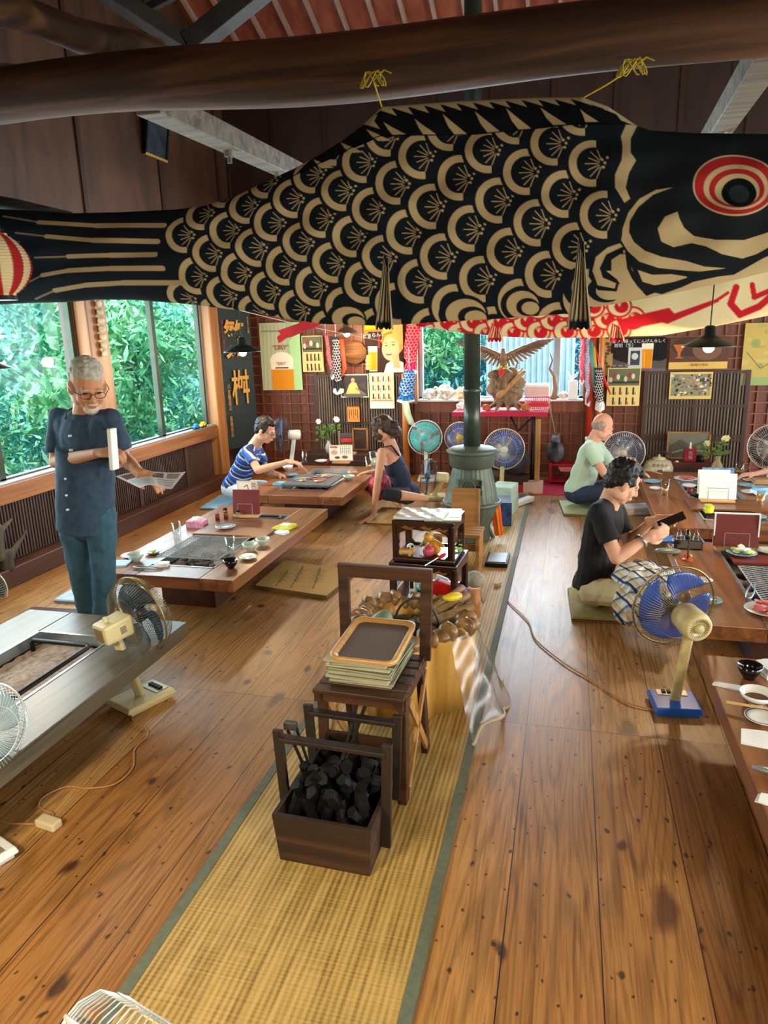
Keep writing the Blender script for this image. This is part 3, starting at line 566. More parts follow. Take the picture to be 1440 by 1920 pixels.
def table(x0, x1, y0, y1, pit, label, mt=m_tab, mx=m_tabx, z=.30, th=.075, embers=None, bar=None, px=.3, py=.28):
    a0, a1, b0, b1 = pit; o = (x0 + x1) / 2, (y0 + y1) / 2, 0; t = thing('hearth_table', label, 'low table', o, group='sunken hearth tables')
    zc = z - th / 2
    for cx, cy, w, l, m in (((x0 + a0) / 2, (y0 + y1) / 2, a0 - x0, y1 - y0, mt), ((a1 + x1) / 2, (y0 + y1) / 2, x1 - a1, y1 - y0, mt), ((a0 + a1) / 2, (y0 + b0) / 2, a1 - a0 - .003, b0 - y0, mx), ((a0 + a1) / 2, (b1 + y1) / 2, a1 - a0 - .003, y1 - b1, mx)):
        MB(o).box((cx, cy, zc), (w, l, th)).build('top_board', m, t, bevel=.004)
    q = MB(o); q.box(((x0 + x1) / 2, (y0 + y1) / 2, (z - th) / 2), (x1 - x0 - px * 2 + .04, y1 - y0 - py * 2, z - th)); q.build('pedestal', m_ped, t)
    q = MB(o); w = .012
    for cx, cy, dx, dy in ((a0 - w / 2 + .012, (b0 + b1) / 2, w, b1 - b0), (a1 + w / 2 - .012, (b0 + b1) / 2, w, b1 - b0), ((a0 + a1) / 2, b0 + .006, a1 - a0, w), ((a0 + a1) / 2, b1 - .006, a1 - a0, w)): q.box((cx, cy, z - .025), (dx, dy, .055))
    q.build('pit_rim', m_steel, t)
    q = MB(o); q.box(((a0 + a1) / 2, (b0 + b1) / 2, z - th + .002), (a1 - a0 - .02, b1 - b0 - .02, .006)); q.build('pit_lining', m_soot, t)
    rough_bed('ash_bed', a0 + .02, a1 - .02, b0 + .02, b1 - .02, z - .056, .014, m_ash, t, o, int(x0 * 10 + y0 * 7) % 50 + 1, kind='stuff')
    if embers:
        for k in range(34):
            cx = embers[0] + rnd.uniform(-.15, .15); cy = embers[1] + rnd.uniform(-.18, .22); q = MB(o); a = rnd.random() * 3
            q.ell((cx, cy, z - .045 + rnd.random() * .01), (.045, .02, .016), rotz(a), 10, 6, fn=lambda p, r: .15 * math.sin(5 * p + k)); q.build('charcoal_lump', m_ember if k % 2 else m_char, t, smooth=True)
    if bar:
        (ya, yb_) = bar; xb = a1 - .055; q = MB(o)
        q.tube([(a0 + .05, yb_, z - .07), (a0 + .05, yb_, z - .01), (a0 + .06, yb_, z + .004), (xb - .02, yb_, z + .004), (xb, yb_ - .02, z + .004), (xb, ya, z + .004), (xb, ya - .01, z - .07)], .011, 8); q.build('iron_rail', m_black, t, smooth=True)
    return t
table(-2.76, -1.82, 1.15, 2.97, (-2.50, -2.07, 1.3, 2.73), 'empty grey-worn hearth table at the left edge with open ash pit', m_tabg, m_tabg, bar=(1.9, 2.62))
table(-2.80, -1.86, 3.57, 5.30, (-2.51, -2.08, 3.76, 5.05), 'hearth table beside the standing man with unused grill net', embers=(-2.28, 3.95), bar=(4.9, 5.0))
table(-2.80, -1.86, 5.70, 7.10, (-2.56, -2.08, 5.95, 6.95), 'hearth table at the back where two people grill meat', embers=(-2.3, 6.1))
table(.66, 1.75, 5.12, 7.15, (.98, 1.42, 5.35, 6.85), 'hearth table at the back right beside the bald man', embers=(1.2, 6.5), bar=(5.5, 5.6))
table(.66, 1.75, 3.40, 4.80, (.94, 1.42, 3.58, 4.62), 'hearth table with diamond mesh grill beside the man in black', embers=(1.15, 4.1))
table(.60, 1.7, 1.2, 3.06, (.95, 1.4, 1.4, 2.86), 'hearth table at the right edge with used bowls and napkins')
def grill(x0, x1, y0, y1, z, label, s=.027, dia=True, rz=0):
    cx, cy = (x0 + x1) / 2, (y0 + y1) / 2; t = thing('grill_net', label, 'grill', (cx, cy, z)); w, h = (x1 - x0) / 2, (y1 - y0) / 2; q = MB()
    if dia:
        n = int((w + h) * 2 / s)
        for k in range(-n, n):
            for sg in (1, -1):
                c = k * s; pts = []
                for x in (-w, w):
                    y = sg * x * .62 + c
                    pts.append((x, y))
                (xa, ya), (xb, yb) = pts; tl, th_ = 0, 1
                d = yb - ya
                for lim, sign in ((h, 1), (-h, -1)):
                    fa, fb = sign * (ya - lim), sign * (yb - lim)
                    if fa > 0 and fb > 0: tl = 2
                    elif fa > 0: tl = max(tl, fa / (fa - fb))
                    elif fb > 0: th_ = min(th_, fa / (fa - fb))
                if tl < th_: q.tube([(xa + (xb - xa) * tl, ya + d * tl, .0015 * sg), (xa + (xb - xa) * th_, ya + d * th_, .0015 * sg)], .0023, 4)
    else:
        for i in np.arange(-w, w, s): q.tube([(i, -h, 0), (i, h, 0)], .0018, 4)
        for i in np.arange(-h, h, s): q.tube([(-w, i, .002), (w, i, .002)], .0018, 4)
    q.build('mesh_wires', m_wire, t)
    MB().tube([(-w, -h, 0), (w, -h, 0), (w, h, 0), (-w, h, 0)], .004, 6, True).build('rim_wire', m_wire, t); t.rotation_euler = (0, 0, rz); return t
grill(-2.53, -2.10, 3.85, 4.33, .325, 'empty square wire grill net over the embers by the standing man')
grill(.99, 1.42, 3.72, 4.28, .315, 'diamond mesh grill net on the table of the man in black', .03)
# ---- tableware
m_wood_l = wood('pale_wood', '#b98a52', '#d8b07a', 0, 30, .5); m_white = mat('white_glaze', '#e8efee', .2, var=.03, coat=.5); m_blue = mat('blue_glaze', '#7fb6cf', .25, coat=.4); m_indigo = mat('indigo_glaze', '#233a63', .3)
m_celad = mat('celadon_glaze', '#bfd3c6', .22, coat=.4); m_lacq = mat('black_lacquer', '#0d0d0f', .18, coat=.6); m_bamc = mat('chopstick_wood', '#d3b27c', .6); m_paper = mat('white_paper', '#e6ecee', .8, var=.03); m_sauce = mat('brown_sauce', '#5a2a14', .2)
m_cl = clear('drinking_glass', (.93, .97, .97), .30); m_beer = mat('beer', '#c98a1c', .15, var=.05); m_foam = mat('foam', '#f3eddc', .8, var=.03); m_redm = mat('maroon_board', '#6e211c', .5, var=.1); m_meat = mat('raw_meat', '#c4605c', .45, var=.3, scale=60); m_cook = mat('grilled_meat', '#9c5a44', .5, var=.4, scale=60); m_green = mat('cabbage_leaf', '#a9c46a', .5, var=.3, scale=30)
def TZ(px, py, z=.3): return P(px, py, Z=z)
def plate(p, r, label, m=m_white, ring=None, name='plate', h=.018, cat='plate', group=None):
    t = thing(name, label, cat, p, group=group); q = MB()
    q.lathe([(r * .45, 0), (r * .5, .003), (r * .62, .005), (r, h), (r * .985, h + .002), (r * .6, .009), (.002, .008)], n=28); q.build('dish_body', m, t, smooth=True)
    if ring:
        q = MB()
        for f in ring: q.lathe([(r * (f - .03), h * (f - .4) + .0085), (r * (f + .03), h * (f - .3) + .0085), (r * (f + .03), h * (f - .3) + .0095), (r * (f - .03), h * (f - .4) + .0105)], n=28, caps=False)
        q.build('painted_ring', m_indigo, t, smooth=True)
    return t
def bowl(p, r, h, label, m=m_celad, inside=None, lvl=.6, name='bowl', group=None, foot=.45):
    t = thing(name, label, 'bowl', p, group=group); q = MB()
    q.lathe([(r * foot, 0), (r * foot, h * .12), (r * .62, h * .25), (r * .88, h * .6), (r, h), (r * .96, h), (r * .83, h * .6), (r * .55, h * .28), (.002, h * .22)], n=28); q.build('bowl_body', m, t, smooth=True)
    if inside: MB().lathe([(.002, h * lvl), (r * .80, h * lvl), (r * .78, h * lvl - .003), (.002, h * lvl - .003)], n=20).build('contents', inside, t)
    return t
def glass(p, r, h, label, beer=0, foam=False, mug=False):
    t = thing('beer_glass' if beer else 'drinking_glass', label, 'glass', p); q = MB(); q.lathe([(r * .8, 0), (r * .82, .004), (r, h), (r * .93, h), (r * .74, .012), (.002, .012)], n=24); q.build('glass_wall', m_cl, t, smooth=True)
    if beer: MB().lathe([(.002, .014), (r * .73, .014), (r * (.74 + .18 * beer), h * beer), (.002, h * beer)], n=20).build('beer', m_beer, t, smooth=True)
    if foam: MB().lathe([(.002, h * beer), (r * (.74 + .18 * beer), h * beer), (r * .9, h * beer + .03), (.002, h * beer + .032)], n=20).build('foam', m_foam, t, smooth=True)
    if mug: MB().tube([(r, 0, h * .85), (r + .035, 0, h * .8), (r + .04, 0, h * .4), (r * .9, 0, h * .25)], .006, 8).build('handle', m_cl, t, smooth=True)
    return t
def jar(p, r, h, label, m, lid=None, cat='shaker'):
    t = thing('condiment_jar', label, cat, p); MB().lathe([(r, 0), (r, h * .75), (r * .85, h * .8), (r * .85, h * .82)], n=18).build('jar_body', m, t, smooth=True); MB().lathe([(r * .95, h * .8), (r * .95, h), (r * .7, h * 1.03)], n=18).build('lid', lid or m, t, smooth=True); return t
def sticks(p, ang, label, l=.21, dz=.01, par=None):
    t = thing('chopsticks', label, 'chopsticks', p, ang)
    for s in (-1, 1): MB().cyl((-l / 2, s * .006, .004), (l / 2, s * .003, .004 + dz), .003, .002, 8).build('stick', m_bamc, t)
    return t
def tongs(p, ang, label, l=.24, m=m_wire, tip=0):
    t = thing('tongs', label, 'tongs', p, ang)
    for s in (-1, 1): MB().tube([(0, 0, .012), (l * .1, s * .012, .012), (l * .6, s * .017, .010), (l, s * .007, .006 + tip)], [.004, .005, .004, .003], 6).build('arm', m, t, smooth=True)
    return t
def folded(p, w, d, ang, label, m, h=.006, name='folded_cloth', cat='cloth'):
    q = MB(); R = rotz(ang); r_ = random.Random(int(p[0] * 1e3)); pts = [(-w / 2, -d / 2), (0, -d / 2 - .004), (w / 2, -d / 2 + .006), (w / 2 - .004, d / 2), (.01, d / 2 + .006), (-w / 2 + .006, d / 2 - .004)]
    q.prism(pts, 0, h, lambda x, y, z: R @ Vector((x, y, z + (.004 * math.sin(x * 60) if z > 0 else 0)))); q.prism([(x * .93 + .006, y * .9) for x, y in pts], h + .001, h * 1.9, lambda x, y, z: R @ Vector((x, y, z + .003 * math.sin(y * 70 + 1))))
    return tag(q.build(name, m, loc=p, bevel=.001), label, cat)
def food(t, name, m, n, r, z, s=.018, seed=1):
    r_ = random.Random(seed)
    for k in range(n):
        a, d = r_.random() * 6.28, r * math.sqrt(r_.random()); MB().ell((d * math.cos(a), d * math.sin(a), z + r_.random() * s * .8), (s * 1.5, s, s * .45), rotz(r_.random() * 3), 10, 6, fn=lambda p_, q_: .2 * math.sin(3 * p_ + k)).build(name, m, t, smooth=True)
def board(x0, x1, y0, y1, z, label, m, th=.018, rz=0):
    return tag(MB().box((0, 0, th / 2), (x1 - x0, y1 - y0, th), rotz(rz)).build('cover_board', m, loc=((x0 + x1) / 2, (y0 + y1) / 2, z), bevel=.003), label, 'board')
def menu_stand(p, w, h, label, m_front, m_base, rz=0, back=None, wire=True):
    t = thing('menu_stand', label, 'menu stand', p, rz); MB().box((0, 0, .009), (w * .92, .10, .018)).build('stand_base', m_base, t, bevel=.003)
    R = Matrix.Rotation(math.radians(-8), 3, 'X'); MB().box((0, .01, .018 + h / 2), (w, .006, h), R).build('menu_board', m_front, t, bevel=.001)
    if wire: MB().tube([(-w * .27, -.028, .018), (-w * .27, -.024, h * .55), (w * .27, -.024, h * .55), (w * .27, -.028, .018)], .0028, 6).build('wire_holder', m_wire, t)
    if back:
        for k, (m2, dx, dz) in enumerate(back): MB().box((dx, .03 + .012 * k, .018 + h / 2 + dz), (w * .86, .003, h * .95), R).build('menu_sheet', m2, t)
    return t
# --- table B (standing man)
board(-2.58, -2.02, 4.40, 4.86, .302, 'brown board laid across the pit of the table by the standing man', m_tabx)
zb = .322
ms = menu_stand(TZ(463, 968, zb), .22, .19, 'maroon menu stand with red-printed card behind, on the table by the standing man', m_redm, m_wood_l, .05)
card = Cv(100, 100, '#f0ead6'); card.rect(4, 4, 96, 96, '#d8caa0').rect(8, 8, 92, 92, '#f0ead6'); card.line([(35, 30), (50, 20), (55, 40), (60, 60), (40, 75), (30, 60), (42, 48), (60, 78)], 4, '#b03a34'); card.rect(72, 10, 90, 92, '#c2332e')
flatsheet('printed_card', card, -.09, .08, .10, .27, .06, vcol('print', .7), ms, 0); text('お\n薦\nめ', ms, (.052, .052, .21), RF, .03, m_paper)
for px, py, lab, m, l, h in ((408, 975, 'dark red sauce cup left of the maroon menu stand', m_redm, None, .05), (424, 972, 'amber brown jar beside the red sauce cup', mat('amber_jar', '#7a3b1c', .3), None, .058), (447, 970, 'glass pepper jar with dark lid before the menu stand', m_cl, m_black, .055), (423, 966, 'small dark shaker behind the amber jar', m_lacq, m_black, .06)):
    jar(TZ(px, py, zb), .017, h, lab, m, l)
plate(TZ(423, 990, zb), .075, 'white dish with dark blue rings on the cover board', ring=(.5, .72, .92))
b = thing('tissue_box', 'pink flowered tissue box left of the red sauce cup', 'tissue box', TZ(370, 987), .1); MB().box((0, 0, .025), (.14, .09, .05)).build('box_body', mat('pink_card', '#cf8ca6', .6, var=.35, scale=60), b, bevel=.002)
MB().ell((0, 0, .055), (.045, .02, .022), None, 12, 8, fn=lambda a, p: .25 * math.sin(5 * a)).build('tissue', m_paper, b, smooth=True)
b = thing('tissue_packet', 'yellow green tissue packet on the right side of the table by the standing man', 'tissue packet', TZ(533, 992), -.2); MB().box((0, 0, .014), (.12, .17, .028)).build('packet_body', mat('yellow_green_wrap', '#c3c92c', .4, var=.3, scale=25), b, bevel=.008); MB().box((0, .02, .0295), (.07, .06, .002)).build('packet_print', m_paper, b)
glass(TZ(333, 1012), .032, .13, 'tall empty clear glass at the left side of the grill net'); glass(TZ(433, 1040), .032, .125, 'tall empty clear glass behind the black bowl')
bowl(TZ(433, 1065), .048, .055, 'small black lacquer bowl at the near corner of the table by the standing man', m_lacq)
for px, py, r, lab in ((255, 1052, .055, 'white bowl near the left end of the table by the standing man'), (469, 1032, .052, 'pale bowl with chopsticks across it beside the glass'), (493, 1022, .048, 'pale bowl behind the one with the chopsticks')): bowl(TZ(px, py), r, .05, lab)
sticks(TZ(462, 1022) + Vector((0, 0, .052)), .3, 'wooden chopsticks lying across the pale bowl', dz=0)
p_ = plate(TZ(288, 1038), .055, 'small sauce dish with lemon left of the grill net', m_celad, (.7,)); MB().ell((0, 0, .018), (.02, .014, .01)).build('lemon_slice', mat('lemon', '#d8c24a', .5), p_, smooth=True)
plate(TZ(245, 1045), .06, 'white saucer behind the white bowl at the table end', m_white); plate(TZ(466, 1048), .058, 'octagonal pale dish holding a spoon near the black bowl', m_celad)
tongs(TZ(500, 1000), 2.2, 'long pale tongs lying across the dark pit edge', .22, m_bamc); tongs(TZ(250, 1066), 0.05, 'metal tongs lying at the near left end of the table', .2)
folded(TZ(528, 1000), .10, .07, -.4, 'crumpled white tissue beside the yellow green packet', m_paper, .01, 'paper_napkin', 'napkin'); folded(TZ(222, 1058), .14, .13, .2, 'pale blue folded towel at the left end of the table by the standing man', mat('pale_blue_cloth', '#a9c8d8', .8)); folded(TZ(305, 1061), .08, .05, .1, 'white folded napkin by the metal tongs', m_paper, .012, 'paper_napkin', 'napkin')
# --- table C
p_ = TZ(590, 897, .36); t = thing('grill_plate', 'dark stone grill plate with sizzling meat pieces on the back table', 'grill', (p_.x - .02, p_.y, .325)); MB().box((0, 0, .012), (.46, .46, .024)).build('stone_slab', mat('stone_slab', '#565c5f', .6, .1, .3, 50, .3), t, bevel=.006)
for k in range(15):
    MB().ell((rnd.uniform(-.15, .15), rnd.uniform(-.1, .16), .030), (.036, .022, .008), rotz(rnd.random() * 3), 10, 6, fn=lambda a, p: .15 * math.sin(3 * a + k)).build('meat_piece', m_cook if k % 3 else mat('pale_fat', '#d9b98e', .5), t, smooth=True)
menu = Cv(130, 96, '#f4f0e6'); menu.rect(0, 0, 130, 4, '#a08060').rect(0, 92, 130, 96, '#a08060').rect(0, 0, 4, 96, '#a08060').rect(126, 0, 130, 96, '#a08060').rect(8, 8, 48, 20, '#b5322e'); menu.ell(30, 45, 18, 14, '#d9a8a0').ell(45, 75, 14, 8, '#7a4a3a').ell(85, 72, 16, 9, '#9a5a3c')
for i in range(6):
    for j in range(9): menu.rect(62 + i * 10, 10 + j * 9 if j < 5 else 90, 66 + i * 10, 15 + j * 9 if j < 5 else 90, '#3a3430')
ms = menu_stand(TZ(640, 868), .21, .02, 'white printed menu on a stand at the far end of the back table', m_wood_l, m_wood_l, .1, wire=False); flatsheet('printed_card', menu, -.135, .135, .02, .20, .0, _mc['print'], ms, 0); text('本日のおすすめ', ms, (-.078, -.012, .175), RF, .014, m_paper)
jar(TZ(616, 871), .018, .06, 'small red sauce bottle left of the white menu', m_redm)
for px, py, r, lab, m, rg in ((603, 866, .075, 'white plate with rim behind the grill plate', m_white, None), (600, 913, .085, 'large white plate at the near edge of the back table', m_white, (.9,)), (548, 893, .06, 'small blue-white dish left of the deep blue bowl', m_blue, None)): plate(TZ(px, py), r, lab, m, rg)
bowl(TZ(568, 908), .075, .055, 'deep pale blue patterned bowl at the near edge of the back table', m_blue); bowl(TZ(654, 900), .06, .045, 'footed pale green bowl near the woman in navy', m_celad); bowl(TZ(661, 890), .05, .03, 'small wooden-coloured bowl under the woman hand', mat('tan_bowl', '#c9a080', .4)); bowl(TZ(540, 882), .055, .05, 'pale bowl behind the hand of the man in stripes', m_white)
bowl(TZ(560, 875), .045, .055, 'black bowl behind the hand of the man in stripes', m_lacq)
folded(TZ(530, 908), .16, .12, -.1, 'light blue folded towel on the near left corner of the back table', mat('light_blue_cloth', '#86bdd6', .8), .012)
glass(TZ(571, 868), .035, .13, 'tall empty glass beyond the grilling hand'); glass(TZ(691, 880), .035, .13, 'glass with a little beer beside the woman in navy', .35)
glass(TZ(700, 874), .045, .15, 'clear pitcher mug behind the beer glass by the woman', .0, mug=True)
# --- table D (back right)
board(.94, 1.47, 5.62, 5.98, .302, 'brown board across the pit of the back right table', m_tabx)
ms = menu_stand(TZ(1344, 940, .322), .27, .20, 'white menu card in a wire holder on the back right table', m_paper, m_wood_l, 0, [(m_paper, -.03, .03), (mat('blue_print', '#5d86ad', .6, var=.5, scale=50), 0, .045)])
glass(TZ(1246, 928), .035, .13, 'beer glass half full in front of the bald man', .42); glass(TZ(1424, 948), .036, .12, 'beer glass on the right side of the white menu card', .7); glass(TZ(1386, 888), .042, .12, 'mug with a handle at the outstretched hand', .25, mug=True); tp = plate(TZ(1285, 900), .10, 'round plate of pink sliced meat at the back right table', m_white); food(tp, 'meat_slice', m_meat, 9, .07, .016, .018, 4)
for px, py, r, lab, m in ((1222, 905, .075, 'blue patterned dish by the hands of the bald man', m_blue), (1228, 918, .05, 'small white dish by the half full beer glass', m_white), (1292, 913, .06, 'small white plate with meat left of the menu card', m_white), (1398, 912, .07, 'oval blue dish right of the menu card', m_blue), (1405, 925, .065, 'white dish in front of the oval blue dish', m_white), (1403, 902, .05, 'white saucer behind the oval blue dish', m_white), (1420, 972, .06, 'light dish behind the maroon menu stand', m_blue), (1425, 930, .05, 'dish with sauce at the right edge', m_white)): plate(TZ(px, py), r, lab, m)
jar(TZ(1293, 925), .022, .05, 'red sauce jar left of the white menu card', m_redm); folded(TZ(1430, 905), .18, .12, .1, 'crumpled brown paper at the right of the back right table', mat('kraft_paper', '#a98a66', .8), .02, 'paper_wrap', 'paper'); folded(TZ(1425, 925), .12, .12, .3, 'blue towel at the right edge of the back right table', m_blue, .03)
sticks(TZ(1224, 892) + Vector((0, 0, .03)), 2.3, 'chopsticks resting on the blue patterned dish'); folded(P(1190, 960, Z=.0), .35, .2, .3, 'white paper bag lying on the floor by the back right table', m_paper, .03, 'paper_bag', 'bag')
b = folded(TZ(1327, 960), .06, .08, .2, 'yellow green tissue packet left of the maroon stand', mat('yellow_green_wrap', '#c3c92c', .4), .03, 'tissue_packet', 'tissue packet')
# --- table E (man in black)
board(.98, 1.5, 4.34, 4.66, .302, 'maroon board across the pit of the table of the man in black', m_redm)
ms = menu_stand(TZ(1378, 1030, .322), .26, .20, 'maroon menu board with white edges on the table of the man in black', m_redm, m_wood_l, 0, [(m_paper, 0, .01)]); MB().box((-.125, .008, .12), (.008, .012, .2)).box((.125, .008, .12), (.008, .012, .2)).box((0, .026, .222), (.26, .012, .008)).build('white_edge', m_paper, ms)
for px, lab, m, l, h in ((1358, 'dark red lidded cup before the maroon menu board', m_redm, None, .055), (1375, 'amber jar before the maroon menu board', mat('amber_jar', '#7a3b1c', .3), None, .06), (1393, 'glass salt jar before the maroon menu board', m_cl, m_steel, .05), (1413, 'dark capped glass shaker before the maroon menu board', m_cl, m_lacq, .07)): jar(TZ(px, 1022 + (px - 1358) * .04, .322), .019, h, lab, m, l)
tp = plate(TZ(1390, 1040, .322), .085, 'blue-white dish heaped with cabbage and onion slices', m_blue); food(tp, 'cabbage_leaf', m_green, 8, .05, .018, .02, 2); food(tp, 'onion_slice', m_white, 8, .045, .035, .018, 3)
tp = plate(TZ(1437, 1036, .322), .06, 'pale bowl at the right edge of the maroon board', m_celad)
tp = plate(TZ(1436, 1148), .10, 'white footed plate of red raw meat at the right edge', m_white, name='footed_plate'); food(tp, 'meat_slice', m_meat, 10, .07, .018, .02, 5)
q = thing('sauce_dish', 'small white dish behind the blue fan', 'dish', TZ(1320, 1090)); MB().lathe([(.03, 0), (.045, .012), (.04, .013), (.002, .006)], n=20).build('dish_body', m_white, q, smooth=True); plate(TZ(1330, 1130), .06, 'blue-white dish seen through the blue fan', m_blue)
t = thing('cherry_ornament', 'small wooden pick stand with red and yellow balls on the table', 'ornament', TZ(1289, 1050)); MB().lathe([(.032, 0), (.032, .006), (.004, .008)], n=20).build('stand_base', mat('orange_red', '#b8472c', .4), t, smooth=True); MB().cyl((0, 0, .006), (0, 0, .13), .006, .004, 8).build('stem', m_ped, t)
for s, c in ((-1, '#c22c34'), (1, '#c9b02c')): MB().ell((s * .014, -.006, .03), .010, None, 12, 8).build('ball', mat('ball' + c, c, .3), t, smooth=True)
tongs(TZ(1402, 1128) + Vector((0, 0, .005)), 1.25, 'open steel tongs resting at the near corner of the grill net', .22, m_steel, .02)
t = thing('table_caddy', 'black bottle caddy on the far corner of the table of the man in black', 'caddy', TZ(1290, 1030)); MB().box((0, .05, .03), (.17, .10, .06)).build('caddy_tray', m_lacq, t, bevel=.006)
for x in (-.05, 0, .05): MB().lathe([(.018, .03), (.018, .09), (.009, .10), (.009, .115)], (x, .05, 0), 14).build('bottle', m_cl if x else m_lacq, t, smooth=True)
folded(TZ(1255, 1020) + Vector((0, .1, 0)), .3, .15, .2, 'blue plastic folder on the table before the man in black', mat('blue_folder', '#3d6fb8', .35), .004, 'folder', 'folder'); t = folded(TZ(1300, 1018) + Vector((0, .05, 0)), .14, .12, 0, 'violet blue cloth under the bottle caddy', mat('violet_cloth', '#4a5fb0', .7), .004)
t = thing('glasses_case', 'grey green oval case beside the bottle caddy', 'case', TZ(1252, 1038)); MB().ell((0, 0, .018), (.08, .04, .018), rotz(.1), 18, 8).build('case_body', mat('grey_green_case', '#6f7f6c', .35), t, smooth=True)
# --- table F (right edge)
bowl(TZ(1404, 1272), .048, .06, 'black lacquer bowl on the table at the right edge', m_lacq); bowl(TZ(1418, 1318), .062, .045, 'white bowl with brown dipping sauce on the right edge table', m_white, m_sauce, .45)
p_ = plate(TZ(1430, 1352), .062, 'white patterned dish with chopsticks and scraps on the right edge table', m_white, (.9,)); sticks(TZ(1420, 1340) + Vector((0, 0, .022)), -.25, 'wooden chopsticks across the patterned dish'); folded(TZ(1430, 1388), .14, .10, -.15, 'folded white paper napkin on the right edge table', m_paper, .004, 'paper_napkin', 'napkin'); folded(TZ(1375, 1290), .15, .03, -.3, 'opened chopstick wrapper pointing at the sauce bowl', m_paper, .003, 'paper_wrapper', 'wrapper'); folded(TZ(1437, 1500), .06, .05, -.3, 'small white paper scrap low on the right edge table', m_paper, .003, 'paper_scrap', 'paper'); folded(TZ(1440, 1262), .08, .12, .3, 'crumpled white tissue behind the black bowl at the right edge', m_paper, .02, 'paper_napkin', 'napkin')
tongs(TZ(1410, 1446), -.08, 'steel tongs at the edge of the right edge table', .2, m_steel)
tag(MB().cyl((0, 0, .01), (.11, -.03, .01), .008, .01, 10).build('rolled_wrapper', m_wire, smooth=True, loc=TZ(1408, 1450) + Vector((.0, .0, .012))), 'silver rolled wrapper on the right edge table', 'wrapper')
# ---- cushions and mats on the floor
m_rush = wood('rush_cushion', '#a8874a', '#cdb070', 1, 60, .7)
def cushion(p, w, d, rz, label, m, h=.03, deco=False):
    t = thing('floor_cushion', label, 'cushion', (p[0], p[1], 0), rz); MB().box((0, 0, h / 2), (w, d, h)).build('cushion_body', m, t, bevel=.008, smooth=True)
    MB().tube([(-w / 2, -d / 2, h * .4), (w / 2, -d / 2, h * .4), (w / 2, d / 2, h * .4), (-w / 2, d / 2, h * .4)], .004, 6, True).build('piping', m_ped, t)
    return t
c = thing('rush_mat', 'woven rush sitting mat with bamboo drawing beside the left table', 'mat', (-1.62, 4.43, 0)); m = Cv(110, 110, '#c39f5e')
for x in range(0, 110, 2): m.line([(x, 0), (x, 110)], .5, '#a98548')
for sx, sy, ex, ey in ((52, 100, 36, 15), (82, 92, 60, 10), (30, 102, 22, 40)):
    m.line([(sx, sy), (ex, ey)], 1.6, '#5c5a2c')
    for k in range(5):
        t_ = .15 + .17 * k; x, y = ex + (sx - ex) * t_ * .8, ey + (sy - ey) * t_ * .8
        for a in range(5): m.line([(x, y), (x + 11 * math.cos(a * 1.1 + k), y + 8 * math.sin(a * 1.1 + k))], 1.5, '#5c5a2c', .4)
u, v = np.meshgrid(np.linspace(0, 1, 110), np.linspace(0, 1, 110)); q00, q10, q01, q11 = [np.array(P(a, b, Z=.024)) - np.array((-1.62, 4.43, 0)) for a, b in ((478, 1097), (612, 1117), (533, 1050), (668, 1070))]
pos = (q00 * ((1 - u) * (1 - v))[..., None] + q10 * (u * (1 - v))[..., None] + q01 * ((1 - u) * v)[..., None] + q11 * (u * v)[..., None]); gridmesh('woven_top', pos[::-1], m.a, _mc['print'], c)
cc = (q00 + q10 + q11 + q01) / 4; MB().prism([tuple((cc + (q - cc) * 1.012)[:2]) for q in (q00, q10, q11, q01)], .0, .023).build('mat_edge', mat('olive_edge', '#6f5f33', .8), c)
cushion((.33, 4.30), .55, .5, .05, 'green rush cushion under the man in black', mat('olive_cushion', '#8f8048', .8, var=.2, scale=60)); cushion((.25, 6.75), .55, .5, .1, 'pale cushion under the bald man', mat('pale_green_cushion', '#aebf9f', .8)); cushion((-1.42, 6.2), .6, .55, 0, 'brown rush cushion under the woman in navy', m_rush); cushion((-3.28, 6.5), .55, .55, .1, 'light blue cushion under the man in stripes', m_blue)
cushion((-3.02, 3.95), .5, .42, .05, 'pale blue square cushion with black edge behind the standing man', mat('ice_blue_cushion', '#a9c4d4', .6)); cushion((-3.1, 3.5), .4, .2, .05, 'dark mat beside the feet of the standing man', m_ped)
